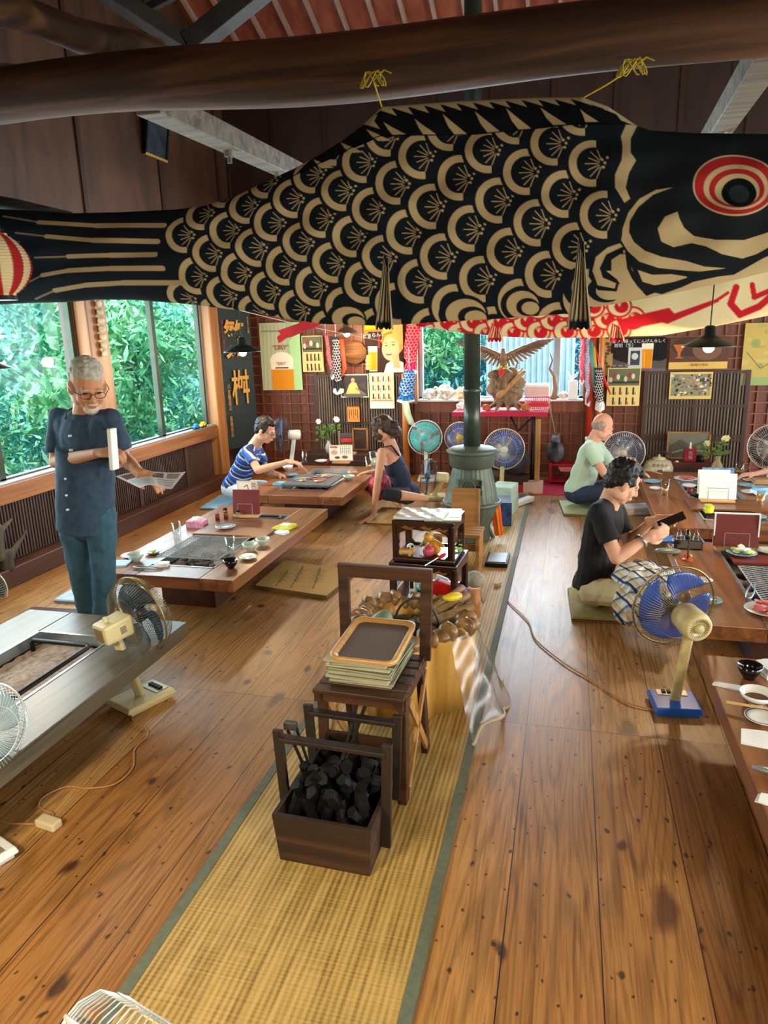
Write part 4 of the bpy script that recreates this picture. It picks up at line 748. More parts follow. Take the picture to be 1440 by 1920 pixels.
# ================================================================ the woven runner and the things lined up on it
def tatami():
    m, nt, b = newmat('tatami'); l = nt.links; tc = N(nt, 'ShaderNodeTexCoord'); sp = N(nt, 'ShaderNodeSeparateXYZ'); l.new(tc.outputs['Object'], sp.inputs[0])
    m1 = N(nt, 'ShaderNodeMath', operation='MULTIPLY'); m1.inputs[1].default_value = 2 * PI / .0195; l.new(sp.outputs[0], m1.inputs[0]); s1 = N(nt, 'ShaderNodeMath', operation='COSINE'); l.new(m1.outputs[0], s1.inputs[0])
    m2 = N(nt, 'ShaderNodeMath', operation='MULTIPLY'); m2.inputs[1].default_value = 2 * PI / .012; l.new(sp.outputs[1], m2.inputs[0]); s2 = N(nt, 'ShaderNodeMath', operation='SINE'); l.new(m2.outputs[0], s2.inputs[0])
    v = mapping(nt, (45, 3, 1)); nz = N(nt, 'ShaderNodeTexNoise'); nz.inputs['Scale'].default_value = 1; nz.inputs['Detail'].default_value = 3; l.new(v, nz.inputs[0]); v2 = mapping(nt, (6, 140, 1)); n2 = N(nt, 'ShaderNodeTexNoise'); n2.inputs['Scale'].default_value = 1; l.new(v2, n2.inputs[0])
    a = N(nt, 'ShaderNodeMath', operation='MULTIPLY_ADD'); l.new(s1.outputs[0], a.inputs[0]); a.inputs[1].default_value = .15; l.new(nz.outputs[0], a.inputs[2])
    c = N(nt, 'ShaderNodeMath', operation='MULTIPLY_ADD'); l.new(n2.outputs[0], c.inputs[0]); c.inputs[1].default_value = .35; l.new(a.outputs[0], c.inputs[2])
    d = N(nt, 'ShaderNodeMath', operation='MULTIPLY_ADD'); l.new(s2.outputs[0], d.inputs[0]); d.inputs[1].default_value = .04; l.new(c.outputs[0], d.inputs[2])
    l.new(ramp(nt, d.outputs[0], [(.38, '#7a6030'), (.62, '#a38748'), (.9, '#bea163')]), b.inputs['Base Color']); b.inputs['Roughness'].default_value = .55; bump(nt, b, d.outputs[0], .45, .004); return m
run = thing('tatami_runner', 'long woven tatami runner with grey cloth edges down the middle', 'runner', (-.715, 4.2, 0)); L_ = 7.0
MB().box((0, 0, .006), (.72, L_, .012)).build('woven_mat', tatami(), run)
for s in (-1, 1): MB().box((s * .372, 0, .0075), (.034, L_, .015)).build('cloth_edge', mat('grey_edging', '#5f6858', .7, var=.15, scale=50), run)
# --- charcoal boxes
m_oldw = wood('old_box_wood', '#120b07', '#33200f', 0, 16, .75, .6, '#57391f'); m_dkw = wood('blackened_wood', '#0f0c0a', '#2b2019', 2, 18, .6, .4)
def charcoal_box(p, rz, label, w=.31, d=.24, h=.18, hh=.375):
    t = thing('charcoal_box', label, 'charcoal box', p, rz); th = .016
    def side(a, b, nm, m=m_oldw):
        MB().add([(a[0], a[1], 0), (b[0], b[1], 0), (b[0] * 1.08, b[1] * 1.1, h), (a[0] * 1.08, a[1] * 1.1, h), (a[0] * .9, a[1] * .88, 0), (b[0] * .9, b[1] * .88, 0), (b[0] * .98, b[1] * .98, h), (a[0] * .98, a[1] * .98, h)],
                 [(0, 1, 2, 3), (4, 7, 6, 5), (0, 4, 5, 1), (3, 2, 6, 7), (0, 3, 7, 4), (1, 5, 6, 2)]).build(nm, m, t)
    c = [(-w / 2, -d / 2), (w / 2, -d / 2), (w / 2, d / 2), (-w / 2, d / 2)]
    for i in range(4): side(c[i], c[(i + 1) % 4], 'side_board')
    MB().box((0, 0, .01), (w * .92, d * .92, .014)).build('bottom_board', m_dkw, t)
    for s in (-1, 1): MB().bar((s * (w / 2 + .02), 0, .02), (s * (w / 2 + .035), 0, hh + .03), .016, .035).build('handle_post', m_dkw, t, bevel=.003)
    MB().bar((-w / 2 - .03, 0, hh), (w / 2 + .03, 0, hh - .004), .035, .018).build('handle_bar', m_dkw, t, bevel=.004)
    return t
def lumps(org, rz, n, w, d, z0, seed, grp):
    r_ = random.Random(seed); R = rotz(rz)
    for k in range(n):
        x, y = (r_.uniform(-.42, .42) * w, r_.uniform(-.38, .42) * d) if k > 14 else (((k % 5) - 2) * w * .18, ((k // 5) - 1) * d * .30); z = z0 + (.055 if k > 14 else .0) + r_.uniform(-.012, .028)
        l = r_.uniform(.07, .11); rr = r_.uniform(.017, .024); dr = Vector((r_.uniform(-.35, .35), r_.uniform(-.6, .2), r_.uniform(.5, .9))).normalized(); q = MB(); nn = 9; A = align(dr); rs = []
        for i in range(5): f = i / 4; rs.append([A @ Vector((rr * (1 + .22 * math.sin(a * 3 + k)) * (1 - .12 * r_.random()) * math.cos(a), rr * (1 + .2 * math.cos(a * 2 + k + i)) * math.sin(a), l * (f - .5))) for a in [j * 2 * PI / nn for j in range(nn)]])
        q.rings(rs); o = q.build('charcoal_stick', m_char, loc=Vector(org) + R @ Vector((x, y, z)))
        tag(o, 'black oak charcoal stick heaped in the %s charcoal box' % grp, 'charcoal', 'charcoal in the %s box' % grp)
charcoal_box((-.71, 1.945, .012), -.03, 'front charcoal box of old brown wood with a bar handle'); lumps((-.71, 1.945, .012), -.03, 46, .29, .23, .165, 5, 'front')
charcoal_box((-.715, 2.19, .012), -.03, 'rear charcoal box with bar handle against the wooden stool', w=.27, d=.2, hh=.335); lumps((-.715, 2.19, .012), -.03, 16, .26, .19, .13, 9, 'rear')
def tongs_big(a, b, label):
    t = thing('charcoal_tongs', label, 'tongs', a); a = Vector(a); b = Vector(b); s = Vector((.014, 0, 0))
    for k in (-1, 1): MB(a).bar(a + s * k * .4, b + s * k * 1.3, .012, .006).build('arm', m_black, t)
    MB(a).box(b, (.045, .02, .03)).build('spring_head', mat('dull_steel', '#5d6260', .35, .8), t, bevel=.003); return t
tongs_big((-.79, 1.99, .17), (-.865, 1.98, .42), 'iron tongs standing in the front charcoal box, against its handle'); tongs_big((-.74, 2.12, .18), (-.70, 2.31, .38), 'iron tongs leaning between the two charcoal boxes')
# --- slatted stool with back frame
m_stool = wood('stool_wood', '#1d120c', '#3f281a', 0, 22, .45, .2, '#55371f'); m_stl = wood('stool_pale_wood', '#8f6536', '#b98a50', 2, 22, .5)
st = thing('slatted_stool', 'dark slatted wooden stool with an open back frame on the runner', 'stool', (-.68, 2.36, .012), -.04)
for k in range(6): MB().box((0, -.165 + k * .062, .43), (.34 - .002 * k, .05, .018)).build('seat_slat', m_stool, st, bevel=.003)
for x in (-.155, .155):
    MB().box((x, 0, .405), (.022, .37, .035)).build('seat_rail', m_stool, st)
    MB().bar((x, -.15, 0), (x * 1.0, -.13, .40), .028, .045, (0, 1, 0)).build('leg', m_stool, st, bevel=.003); MB().bar((x, .19, 0), (x, .12, .40), .028, .045, (0, 1, 0)).build('leg', m_stool, st, bevel=.003)
    MB().bar((x * 1.08, -.13, .05), (x * 1.08, .16, .38), .012, .03, (0, 1, 0)).build('side_brace', m_stl, st); MB().bar((x * 1.08, .15, .05), (x * 1.08, -.10, .38), .012, .03, (0, 1, 0)).build('side_brace', m_stl, st)
    MB().bar((x * 1.06, .165, .42), (x * 1.1, .19, .775), .045, .02, (0, 1, 0)).build('back_post', m_stool, st, bevel=.003)
MB().box((0, .188, .765), (.385, .022, .055)).build('back_rail', m_stool, st, bevel=.003); MB().box((0, -.14, .22), (.30, .02, .05)).build('cross_rail', m_stool, st); MB().box((0, -.155, .402), (.345, .022, .04)).build('seat_apron', m_stool, st)
# --- stack of magazines with tray on the stool
z = .457; cols = ['#5d5a45', '#8a8a6a', '#c9c8b0', '#3f463a', '#a9b29a', '#77735a', '#dcdcc8', '#6a7a5f', '#b8b59a']
for k, c in enumerate(cols):
    th = .006 + .003 * (k % 3); R = rotz(-.05 + .05 * math.sin(k * 2.1)); q = thing('magazine', ['lowest olive', 'second grey-green', 'pale', 'dark green', 'grey green', 'brown', 'cream', 'moss green', 'topmost beige'][k] + ' magazine in the stack on the slatted stool', 'magazine', (-.685 + .008 * math.sin(k * 3), 2.37 + .006 * math.cos(k * 2), z + k * .0105), -.05 + .05 * math.sin(k * 2.1), 'magazines stacked on the stool')
    MB().box((0, 0, .0045), (.235, .30, .007)).build('pages', mat('page_paper', '#a8a88c', .8), q); MB().box((0, 0, .0088), (.24, .305, .0012)).box((0, 0, .0006), (.24, .305, .0012)).box((-.12, 0, .0045), (.0015, .305, .009)).build('cover', mat('cover' + c, c, .45), q)
q = thing('serving_tray', 'rounded wooden tray with grey-brown lining on top of the magazine stack', 'tray', (-.675, 2.38, .556), -.04, R=None); q.rotation_euler = (.06, 0, -.04)
def rrect(w, h, r, n=6):
    out = []
    for cx, cy, a0 in ((w / 2 - r, h / 2 - r, 0), (-w / 2 + r, h / 2 - r, 90), (-w / 2 + r, -h / 2 + r, 180), (w / 2 - r, -h / 2 + r, 270)):
        for k in range(n + 1): a = math.radians(a0 + 90 * k / n); out.append((cx + r * math.cos(a), cy + r * math.sin(a)))
    return out
o_, i_ = rrect(.25, .33, .04), rrect(.205, .285, .028); n_ = len(o_)
MB().rings([[Vector((x, y, 0)) for x, y in o_], [Vector((x * 1.02, y * 1.02, .018)) for x, y in o_], [Vector((x * .96, y * .96, .019)) for x, y in o_], [Vector((x, y, .007)) for x, y in i_]], caps=False).build('tray_rim', wood('bamboo_rim', '#a97c3c', '#d0a562', 0, 25, .4), q, smooth=True)
MB().prism(i_, .002, .008).build('tray_lining', mat('grey_brown_lining', '#5e5048', .6, var=.08, scale=120), q)
# --- trunk brazier
m_trunk = wood('trunk_wood', '#8a6224', '#bf9243', 2, 12, .35, .3, '#d9b062', stretch=.15); m_bark = mat('pale_knobbly_bark', '#8a6a42', .4, var=.55, scale=22, bmp=.3, coat=.2)
tk = thing('trunk_brazier', 'hollowed tree trunk brazier with knobbly rim holding a kettle', 'brazier', (-.675, 2.98, .012))
def wob(a, z): return .10 * math.sin(3 * a + .6) + .06 * math.sin(5 * a + 2 + z * 3) + .03 * math.sin(9 * a + z * 6)
MB().lathe([(.255, 0), (.254, .12), (.26, .24), (.272, .34), (.275, .375), (.25, .40), (.215, .38), (.205, .30), (.20, .23), (.01, .21)], n=64, wob=wob, sx=1.04).build('trunk_wall', m_trunk, tk, smooth=True)
for k in range(34):
    a = k * 2 * PI / 34; r = .248 * (1 + wob(a, .39)); MB().ell((r * 1.03 * math.cos(a), r * math.sin(a), .385 + .012 * math.sin(k * 2.3)), (.034 + .008 * math.sin(k * 1.7), .050, .034 + .010 * math.sin(k * 2.9)), rotz(a + PI / 2), 12, 8, fn=lambda u_, v_: .12 * math.sin(3 * u_ + k)).build('bark_knob', m_bark, tk, smooth=True)
rough_bed('ash_bed', -.16, .16, -.17, .17, .232, .02, m_ash, tk, (0, 0, 0), 3, 24, 'stuff')
kt = thing('iron_kettle', 'grey cast iron kettle with hoop handle inside the trunk brazier', 'kettle', (-.63, 2.93, .255)); m_iron = mat('cast_iron', '#3f4340', .5, .6, .15, 60, .2)
MB().lathe([(.06, 0), (.10, .03), (.12, .075), (.11, .115), (.07, .14), (.045, .145)], n=30).build('kettle_body', m_iron, kt, smooth=True); MB().lathe([(.055, .143), (.045, .155), (.008, .16), (.012, .175), (.006, .182)], n=20).build('lid', m_iron, kt, smooth=True)
MB().tube([(.105, .0, .12)] + [(.105 * math.cos(a), 0, .12 + .15 * math.sin(a)) for a in np.linspace(.15, PI - .15, 14)] + [(-.105, 0, .12)], .006, 8).build('hoop_handle', m_iron, kt, smooth=True); MB().cyl((0, -.105, .08), (.01, -.155, .125), .018, .012, 12).build('spout', m_iron, kt, smooth=True)
bo = bowl((-.72, 3.09, .25), .085, .09, 'grey metal basin behind the kettle in the trunk brazier', mat('dull_tin', '#8b9088', .4, .7)); 
t = thing('river_stone', 'smooth green-grey boulder leaning in the trunk brazier, left', 'stone', (-.82, 2.92, .30)); MB().ell((0, 0, .04), (.065, .06, .13), Matrix.Rotation(.5, 3, 'Y'), 20, 14).build('stone_body', mat('green_stone', '#75907a', .45, var=.2, scale=9), t, smooth=True)
m_bk = wood('firewood', '#6f5a3c', '#a58b60', 0, 20, .6)
for k, (a, b, r) in enumerate((((-.62, 3.10, .42), (-.43, 3.26, .50), .020), ((-.62, 3.04, .41), (-.39, 3.14, .49), .024), ((-.60, 3.14, .45), (-.46, 3.30, .52), .016), ((-.62, 3.14, .41), (-.40, 3.08, .47), .018))):
    a, b = Vector(a) + Vector((0, -.06, -.045)), Vector(b) + Vector((0, -.06, -.045)); tag(MB(a).cyl(a, b, r, r * .9, 12).build('firewood_stick', m_bk, loc=a, smooth=False), ['upper thick', 'lower thick', 'thin upper', 'lowest'][k] + ' firewood stick laid over the trunk brazier rim', 'stick', 'firewood sticks on the brazier')
for k, p in enumerate(((-.53, 2.87, .31), (-.51, 2.97, .32))): tag(MB().ell((0, 0, 0), (.055, .045, .04), None, 16, 10, fn=lambda a, p: .06 * math.sin(3 * a)).build('river_stone', mat('brown_stone', '#8c7860', .5, var=.3, scale=12), loc=p, smooth=True), ['front', 'rear'][k] + ' brown pebble stone in the right of the trunk brazier', 'stone')
tag(MB().ell((0, 0, 0), (.05, .025, .02), rotz(.6), 14, 8).build('yellow_fruit', mat('yellow', '#d8c023', .4), loc=(-.49, 3.10, .475), smooth=True), 'yellow toy between the firewood sticks', 'toy')
# clear plastic sheet draped over the trunk's right side
u, v = np.meshgrid(np.linspace(0, 1, 40), np.linspace(0, 1, 40)); an = -.75 + 1.2 * u; rr = .285 + .05 * v + .05 * v + .014 * v * np.sin(an * 14) + .004 * np.sin(v * 16 + u * 9); pos = np.stack([rr * 1.06 * np.cos(an) * (1 + .12 * v), rr * np.sin(an) * (1 + .4 * v), .39 - .38 * v * (1 - .1 * np.sin(u * 6))], -1)
m_film = clear('clear_plastic', (.92, .90, .84), .22, .28); ps = thing('plastic_sheet', 'clear crinkled plastic sheet hung over the side of the trunk brazier', 'plastic sheet', (-.675, 2.98, .012)); gridmesh('film', pos, np.zeros_like(pos), m_film, ps); MB().tube([tuple(p) for p in pos[-1]], .008, 8).build('rolled_hem', mat('milky_plastic', '#b9b49a', .3, alpha=1), ps, smooth=True)
# --- three stacked lacquer shelf crates full of toys
m_lac = mat('brown_lacquer', '#2a1512', .22, var=.08, coat=.4); m_gold = mat('gold_lacquer_leaf', '#8a5a22', .4, var=.4, scale=30)
def crate(z0, h, w, d, label, name='lacquer_shelf'):
    t = thing(name, label, 'shelf', (-.70, 3.62, z0), -.06); MB().box((0, 0, .01), (w, d, .02)).build('bottom_tray', m_lac, t, bevel=.004); MB().box((0, 0, h - .012), (w, d, .022)).build('top_panel', m_lac, t, bevel=.004)
    for x in (-1, 1):
        for y in (-1, 1): MB().box((x * (w / 2 - .018), y * (d / 2 - .018), h / 2), (.036, .036, h - .03)).build('leg', m_lac, t, bevel=.008)
    for y in (-1, 1):
        pts = [(-w / 2 + .02, h - .02), (-w / 2 + .02, h - .10), (-w / 2 + .045, h - .065), (-w * .2, h - .042), (0, h - .05), (w * .2, h - .042), (w / 2 - .045, h - .065), (w / 2 - .02, h - .10), (w / 2 - .02, h - .02)]
        MB().prism(pts, y * (d / 2 - .006) - .006, y * (d / 2 - .006) + .006, lambda a, b, c: (a, c, b)).build('scalloped_apron', m_lac, t)
        MB().prism([(-w / 2 + .02, .02), (-w / 2 + .02, .06), (-w / 2 + .05, .03), (w / 2 - .05, .03), (w / 2 - .02, .06), (w / 2 - .02, .02)], y * (d / 2 - .006) - .006, y * (d / 2 - .006) + .006, lambda a, b, c: (a, c, b)).build('lower_apron', m_lac, t)
    for x in (-1, 1):
        pts = [(-d / 2 + .02, h - .02), (-d / 2 + .02, h - .09), (-d / 2 + .045, h - .06), (0, h - .045), (d / 2 - .045, h - .06), (d / 2 - .02, h - .09), (d / 2 - .02, h - .02)]
        MB().prism(pts, x * (w / 2 - .006) - .006, x * (w / 2 - .006) + .006, lambda a, b, c: (c, a, b)).build('scalloped_apron', m_lac, t)
    for k, (x, zz) in enumerate(((-.08, h - .035), (.02, h - .032), (.10, h - .04))): MB().prism([(x - .035, zz), (x - .01, zz + .012), (x + .01, zz), (x + .035, zz + .006), (x + .02, zz - .012), (x - .01, zz - .008)], -d / 2 - .0022, -d / 2 + .001, lambda a, b, c: (a, c, b)).build('gold_leaf_motif', m_gold, t)
    return t
crate(.012, .26, .38, .32, 'lowest brown lacquer shelf of the stack on the runner'); crate(.275, .225, .37, .31, 'middle brown lacquer shelf full of toys'); crate(.503, .225, .335, .28, 'top brown lacquer shelf with pink ball and yellow figure')
def toy(name, label, p, fn, cols):
    t = thing(name, label, 'toy', p); fn(t, [mat('toy' + c, c, .35) for c in cols]); return t
def fig(t, m):
    MB().ell((0, 0, .03), (.03, .022, .034)).build('body', m[0], t, smooth=True); MB().ell((0, 0, .078), (.018, .018, .02)).build('head', m[-1], t, smooth=True)
    for s in (-1, 1): MB().cap((s * .02, 0, .045), (s * .04, -.01, .02), .009, .007).build('arm', m[0], t, smooth=True)
z1, z2 = .528, .298; T_ = lambda x, y, z: (-.70 + x, 3.62 + y, z)
toy('toy_figure', 'yellow plastic figure lying in the top lacquer shelf', T_(.05, -.04, z1), lambda t, m: (fig(t, m), setattr(t, 'rotation_euler', (0, -.5, 0)), setattr(t, 'scale', (1.3, 1.3, 1.3))), ['#d08a1e', '#d9a23c'])
tag(MB().ell((0, 0, .032), .032, None, 20, 14).build('toy_ball', mat('pink_ball', '#c7506a', .3), loc=T_(.015, -.10, z1), smooth=True), 'pink ball at the front of the top lacquer shelf', 'ball')
tag(MB().ell((0, 0, .022), .022, None, 16, 10).ell((.012, -.014, .03), .008, None, 8, 6, mi=1).ell((-.008, -.018, .022), .007, None, 8, 6, mi=1).build('toy_ball', [m_white, m_black], loc=T_(-.10, -.02, z1), smooth=True), 'small black and white ball at the left of the top lacquer shelf', 'ball')
toy('toy_animal', 'sand coloured toy animal at the left front of the top shelf', T_(-.11, -.11, z1), lambda t, m: (MB().cap((-.03, 0, .025), (.03, 0, .025), .016).build('body', m[0], t, smooth=True), MB().ell((.045, 0, .035), .015).build('head', m[0], t, smooth=True), [MB().cap((x, y, .02), (x, y, .004), .006).build('leg', m[0], t, smooth=True) for x in (-.025, .025) for y in (-.01, .01)]), ['#d3a55c'])
toy('toy_figure', 'olive green toy figure behind the yellow one', T_(.0, .02, z1), lambda t, m: (fig(t, m), setattr(t, 'scale', (1.2, 1.2, 1.2))), ['#8a8a45', '#b9a85c'])
tag(MB().box((0, 0, .008), (.05, .02, .014)).cyl((.02, 0, .008), (.05, .01, .008), .008, .005, 8).build('toy_block', mat('lime', '#7ee02c', .4), loc=T_(.12, .04, z1), bevel=.003), 'lime green toy piece at the right of the top shelf', 'toy')
toy('toy_spade', 'red handled toy screwdriver sticking out of the top shelf', T_(.075, -.145, z1 + .012), lambda t, m: (MB().ell((.02, 0, .01), (.026, .011, .011), Matrix.Rotation(-.6, 3, 'Y')).build('handle', m[0], t, smooth=True), MB().cyl((0, 0, 0), (-.07, -.01, -.045), .004, .004, 8).build('shaft', m_steel, t)), ['#c92a34'])
toy('toy_car', 'turquoise toy car in the middle lacquer shelf', T_(-.03, -.05, z2), lambda t, m: (MB().box((0, 0, .025), (.07, .035, .03)).box((0, 0, .05), (.04, .03, .02)).build('body', m[0], t, bevel=.006), [MB().cyl((x, -.02, .012), (x, .02, .012), .012, n=12).build('wheel', m_black, t) for x in (-.02, .02)]), ['#3aa39a'])
toy('toy_phone', 'white and grey toy phone standing in the middle shelf', T_(-.085, -.07, z2), lambda t, m: (MB().box((0, 0, .045), (.03, .014, .09)).build('body', m[0], t, bevel=.005), MB().box((0, -.008, .055), (.02, .002, .04)).build('screen', m_black, t)), ['#cfd8d8'])
toy('toy_cup', 'brown wooden toy cup in the middle lacquer shelf', T_(.02, -.09, z2), lambda t, m: MB().lathe([(.018, 0), (.022, .06), (.018, .06), (.014, .02), (.001, .02)], n=18).build('cup_body', m[0], t, smooth=True), ['#9a7442'])
q = MB(); q.prism([(-.06, .0), (-.075, .075), (-.03, .095), (.06, .07), (.075, .03), (.03, -.01)], -.03, .03, lambda a, b, c: (a, c, b)); tag(q.build('toy_box', mat('red_toy', '#c7161c', .3), loc=T_(.095, -.08, z2), bevel=.006), 'bright red folded toy box in the middle lacquer shelf', 'toy')
tag(MB().lathe([(.001, 0), (.022, .012), (.026, .035), (.012, .055), (.008, .075), (.001, .08)], n=16, R=Matrix.Rotation(-.6, 3, 'Y')).build('toy_maraca', mat('purple_toy', '#6a35b0', .3), loc=T_(.20, .0, .285), smooth=True), 'purple toy maraca at the right side of the stacked shelves', 'toy'); tag(MB().ell((0, 0, .024), .024).build('toy_ball', mat('coral_ball', '#e06a5a', .4), loc=T_(.17, -.06, .276), smooth=True), 'coral red ball below the purple maraca', 'ball'); tag(MB().ell((0, 0, .03), (.035, .03, .03), fn=lambda a, p: .1 * math.sin(4 * a)).build('toy_duck', mat('toy_yellow', '#dba528', .4), loc=T_(.09, -.15, .276), smooth=True), 'yellow rubber toy below the red toy box', 'toy')
toy('toy_block_set', 'white plastic lid at the back of the middle shelf', T_(.06, .03, z2), lambda t, m: MB().box((0, 0, .04), (.08, .05, .08), Matrix.Rotation(.3, 3, 'Y')).build('lid_body', m[0], t, bevel=.01), ['#cdd8e0'])
# magazines in a plastic sleeve on top
q = thing('magazine', 'pale patterned magazine in a clear sleeve on top of the lacquer shelves', 'magazine', (-.735, 3.60, .730), -.03); MB().box((0, 0, .008), (.26, .20, .014)).build('pages', m_paper, q); cvm = Cv(90, 70, '#cfd0c0'); r_ = random.Random(2)
for k in range(60): cvm.ell(r_.uniform(0, 90), r_.uniform(0, 70), r_.uniform(2, 8), r_.uniform(1, 3), r_.choice(['#b3a796', '#e6e4d4', '#9c938a', '#c4c9b0']))
u, v = np.meshgrid(np.linspace(-.13, .13, 90), np.linspace(.10, -.10, 70)); gridmesh('printed_cover', np.stack([u, v, .0165 + .002 * np.sin(u * 60) * np.sin(v * 50)], -1), cvm.a, vcol('glossy_print', .25, .5), q)
q = thing('magazine', 'green and cream magazine under the sleeved one on the lacquer shelves', 'magazine', (-.62, 3.62, .728), .12); MB().box((0, 0, .005), (.19, .24, .008)).build('cover', mat('sage_cover', '#b9c6a4', .4, var=.2, scale=20), q); MB().box((.06, -.05, .0095), (.05, .05, .001)).build('cover_picture', mat('maroon_print', '#6a2a2c', .4), q)
# --- wooden step bench, board and stove
m_bench = wood('bench_wood', '#8a5a2b', '#b98548', 0, 26, .5)
bn = thing('step_bench', 'small slatted wooden bench in front of the stove', 'bench', (-.72, 4.82, .012), -.02)
for k in range(4): MB().box((0, -.10 + k * .062, .285), (.34, .052, .022)).build('seat_slat', m_bench, bn, bevel=.003)
for x in (-.15, .15): MB().box((x, 0, .137), (.024, .22, .274)).build('side_panel', m_bench, bn, bevel=.003)
MB().box((0, .08, .14), (.28, .02, .05)).build('cross_rail', m_bench, bn)
wbd = thing('leaning_board', 'plain wooden board leaning on the stove behind the bench', 'board', (-.71, 5.12, .28)); MB().box((0, 0, .12), (.21, .02, .28), Matrix.Rotation(-.1, 3, 'X')).build('board_body', m_bench, wbd, bevel=.002); MB().box((.10, -.014, .12), (.012, .008, .28), Matrix.Rotation(-.1, 3, 'X')).build('edge_batten', m_stl, wbd)
m_stv = mat('green_grey_iron', '#566258', .55, .35, .12, 20, .1); m_stv2 = mat('green_pipe_paint', '#37443c', .35, .3, .1, 10)
sx, sy = -.725, 5.58; sv = thing('wood_stove', 'grey green pot bellied iron stove with tall round flue', 'stove', (sx, sy, .0))
def rib(a, z): return .018 * math.sin(a * 30) if .25 < z < .62 else 0
MB().lathe([(.14, 0), (.15, .03), (.15, .14), (.175, .2), (.21, .27), (.225, .32), (.225, .345), (.20, .36), (.19, .45), (.155, .60), (.15, .63)], n=120, wob=rib).build('stove_belly', m_stv, sv, smooth=True)
MB().lathe([(.235, .315), (.24, .335), (.225, .35), (.215, .33)], n=48).build('belly_band', m_stv, sv, smooth=True); MB().lathe([(.16, .62), (.175, .63), (.182, .72), (.188, .73), (.20, .735), (.205, .75), (.17, .77), (.10, .785), (.07, .79)], n=60).build('stove_lid', m_stv, sv, smooth=True)
MB().cyl((0, 0, .78), (0, 0, 1.22), .066, .066, 36).build('flue_pipe', m_stv2, sv, smooth=True); MB().cyl((0, 0, 1.2), (0, 0, 6.0), .062, .062, 36).build('flue_pipe', m_stv2, sv, smooth=True)
for z in (1.22, 2.6): MB().lathe([(.062, z - .02), (.069, z - .015), (.069, z + .015), (.062, z + .02)], n=36).build('pipe_collar', m_stv2, sv, smooth=True)
for a in (.4, 2.0, 3.6, 5.2): MB().cap((.13 * math.cos(a), .13 * math.sin(a), .12), (.19 * math.cos(a), .19 * math.sin(a), .0), .02, .014).build('foot', m_stv, sv, smooth=True)
dr = MB(); dr.box((.0, -.20, .49), (.17, .012, .13)); dr = dr.build('stove_door', m_stv, sv, bevel=.01); q = MB(); q.tube([(.055 * math.cos(a) - .0, -.213, .485 + .055 * math.sin(a)) for a in np.linspace(0, 2 * PI, 24, endpoint=False)], .005, 6, True)
for k in range(6): q.bar((0, -.212, .485), (.055 * math.cos(k * PI / 3), -.212, .485 + .055 * math.sin(k * PI / 3)), .008, .004)
q.build('vent_wheel', m_stv, dr); q = MB()
for z in (.45, .53): q.cyl((.095, -.21, z - .018), (.095, -.21, z + .018), .012, n=10)
q.cyl((.095, -.21, .43), (.095, -.21, .55), .006, n=8); q.box((.075, -.206, .49), (.05, .008, .03)); q.build('hinge', m_black, dr)
tag(MB().box((0, 0, .02), (.16, .26, .03)).box((0, 0, .038), (.13, .22, .005), mi=1).build('dust_pan', [m_black, m_alug], loc=(-.46, 5.02, .012)), 'dark dust tray with pale floor beside the bench on the runner', 'tray')
# orange and blue packaging behind the bench
t = thing('gas_lighter', 'bright orange plastic lighter packet leaning beside the stove', 'lighter', (-.50, 5.55, .012)); MB().bar((0, 0, .05), (-.03, -.02, .33), .07, .02, (0, 1, 0)).build('packet_body', mat('orange_plastic', '#e8641c', .35), t, bevel=.006); MB().bar((.01, -.015, .04), (-.02, -.035, .28), .012, .01, (0, 1, 0)).build('packet_rib', mat('light_orange', '#f3a04a', .35), t)
folded((-.53, 6.15, .012), .16, .3, .1, 'dark blue and white plastic bag behind the stove', mat('navy_plastic', '#26406b', .35, var=.6, scale=14), .11, 'plastic_bag', 'bag'); folded((-.55, 6.5, .012), .22, .28, -.2, 'pale green plastic bag behind the navy bag', mat('pale_plastic', '#a9c4b4', .4, var=.2), .14, 'plastic_bag', 'bag')
t = thing('white_case', 'white oblong case lying at the far end of the runner', 'case', (-.42, 6.85, .012), -.5); MB().box((0, 0, .03), (.15, .30, .05)).build('case_body', m_paper, t, bevel=.01); MB().box((-.03, 0, .058), (.06, .26, .008)).build('case_stripe', mat('blue_stripe', '#4a5c84', .5), t)
q = MB(); q.ell((0, 0, .05), (.06, .06, .05), None, 18, 10, fn=lambda a, p: .05 * math.sin(9 * a)); tag(q.build('wool_hat', mat('grey_wool', '#a9a294', .9, var=.2, scale=50), loc=(-.49, 3.92, .22), smooth=True), 'grey woolly bundle hanging at the right rear of the lacquer shelves', 'hat')
tag(MB().cyl((0, 0, 0), (0, 0, .17), .045, .04, 16).build('paper_roll', mat('flower_print', '#c98a5a', .6, var=.4, scale=20), loc=(-.50, 3.92, .04), smooth=True), 'flower patterned can below the woolly bundle', 'can')
# ---- extension cords
m_tan = mat('tan_cable', '#a87a4c', .5)
def cable(pts, label, r=.004, m=m_tan, z=.006):
    ps = [Vector((p[0], p[1], p[2] if len(p) > 2 else z)) for p in pts]; out = []
    for i in range(len(ps) - 1):
        a, b, c_, d = ps[max(i - 1, 0)], ps[i], ps[i + 1], ps[min(i + 2, len(ps) - 1)]
        for k in range(6):
            t = k / 6; out.append(.5 * ((2 * b) + (c_ - a) * t + (2 * a - 5 * b + 4 * c_ - d) * t * t + (3 * b - a - 3 * c_ + d) * t ** 3))
    out.append(ps[-1]); o = ps[0].copy(); return tag(MB(o).tube(out, r, 6).build('power_cord', m, loc=o, smooth=True), label, 'cord')
g = lambda *l: [tuple(P(a, b, Z=.008)) for a, b in l]
cable(g((243, 1330), (250, 1352), (272, 1365), (275, 1380), (252, 1405), (248, 1440), (215, 1470), (165, 1478), (125, 1475), (85, 1492), (72, 1510), (85, 1520), (98, 1525), (97, 1538)), 'tan power cord curling from the cream fan to the plug box')
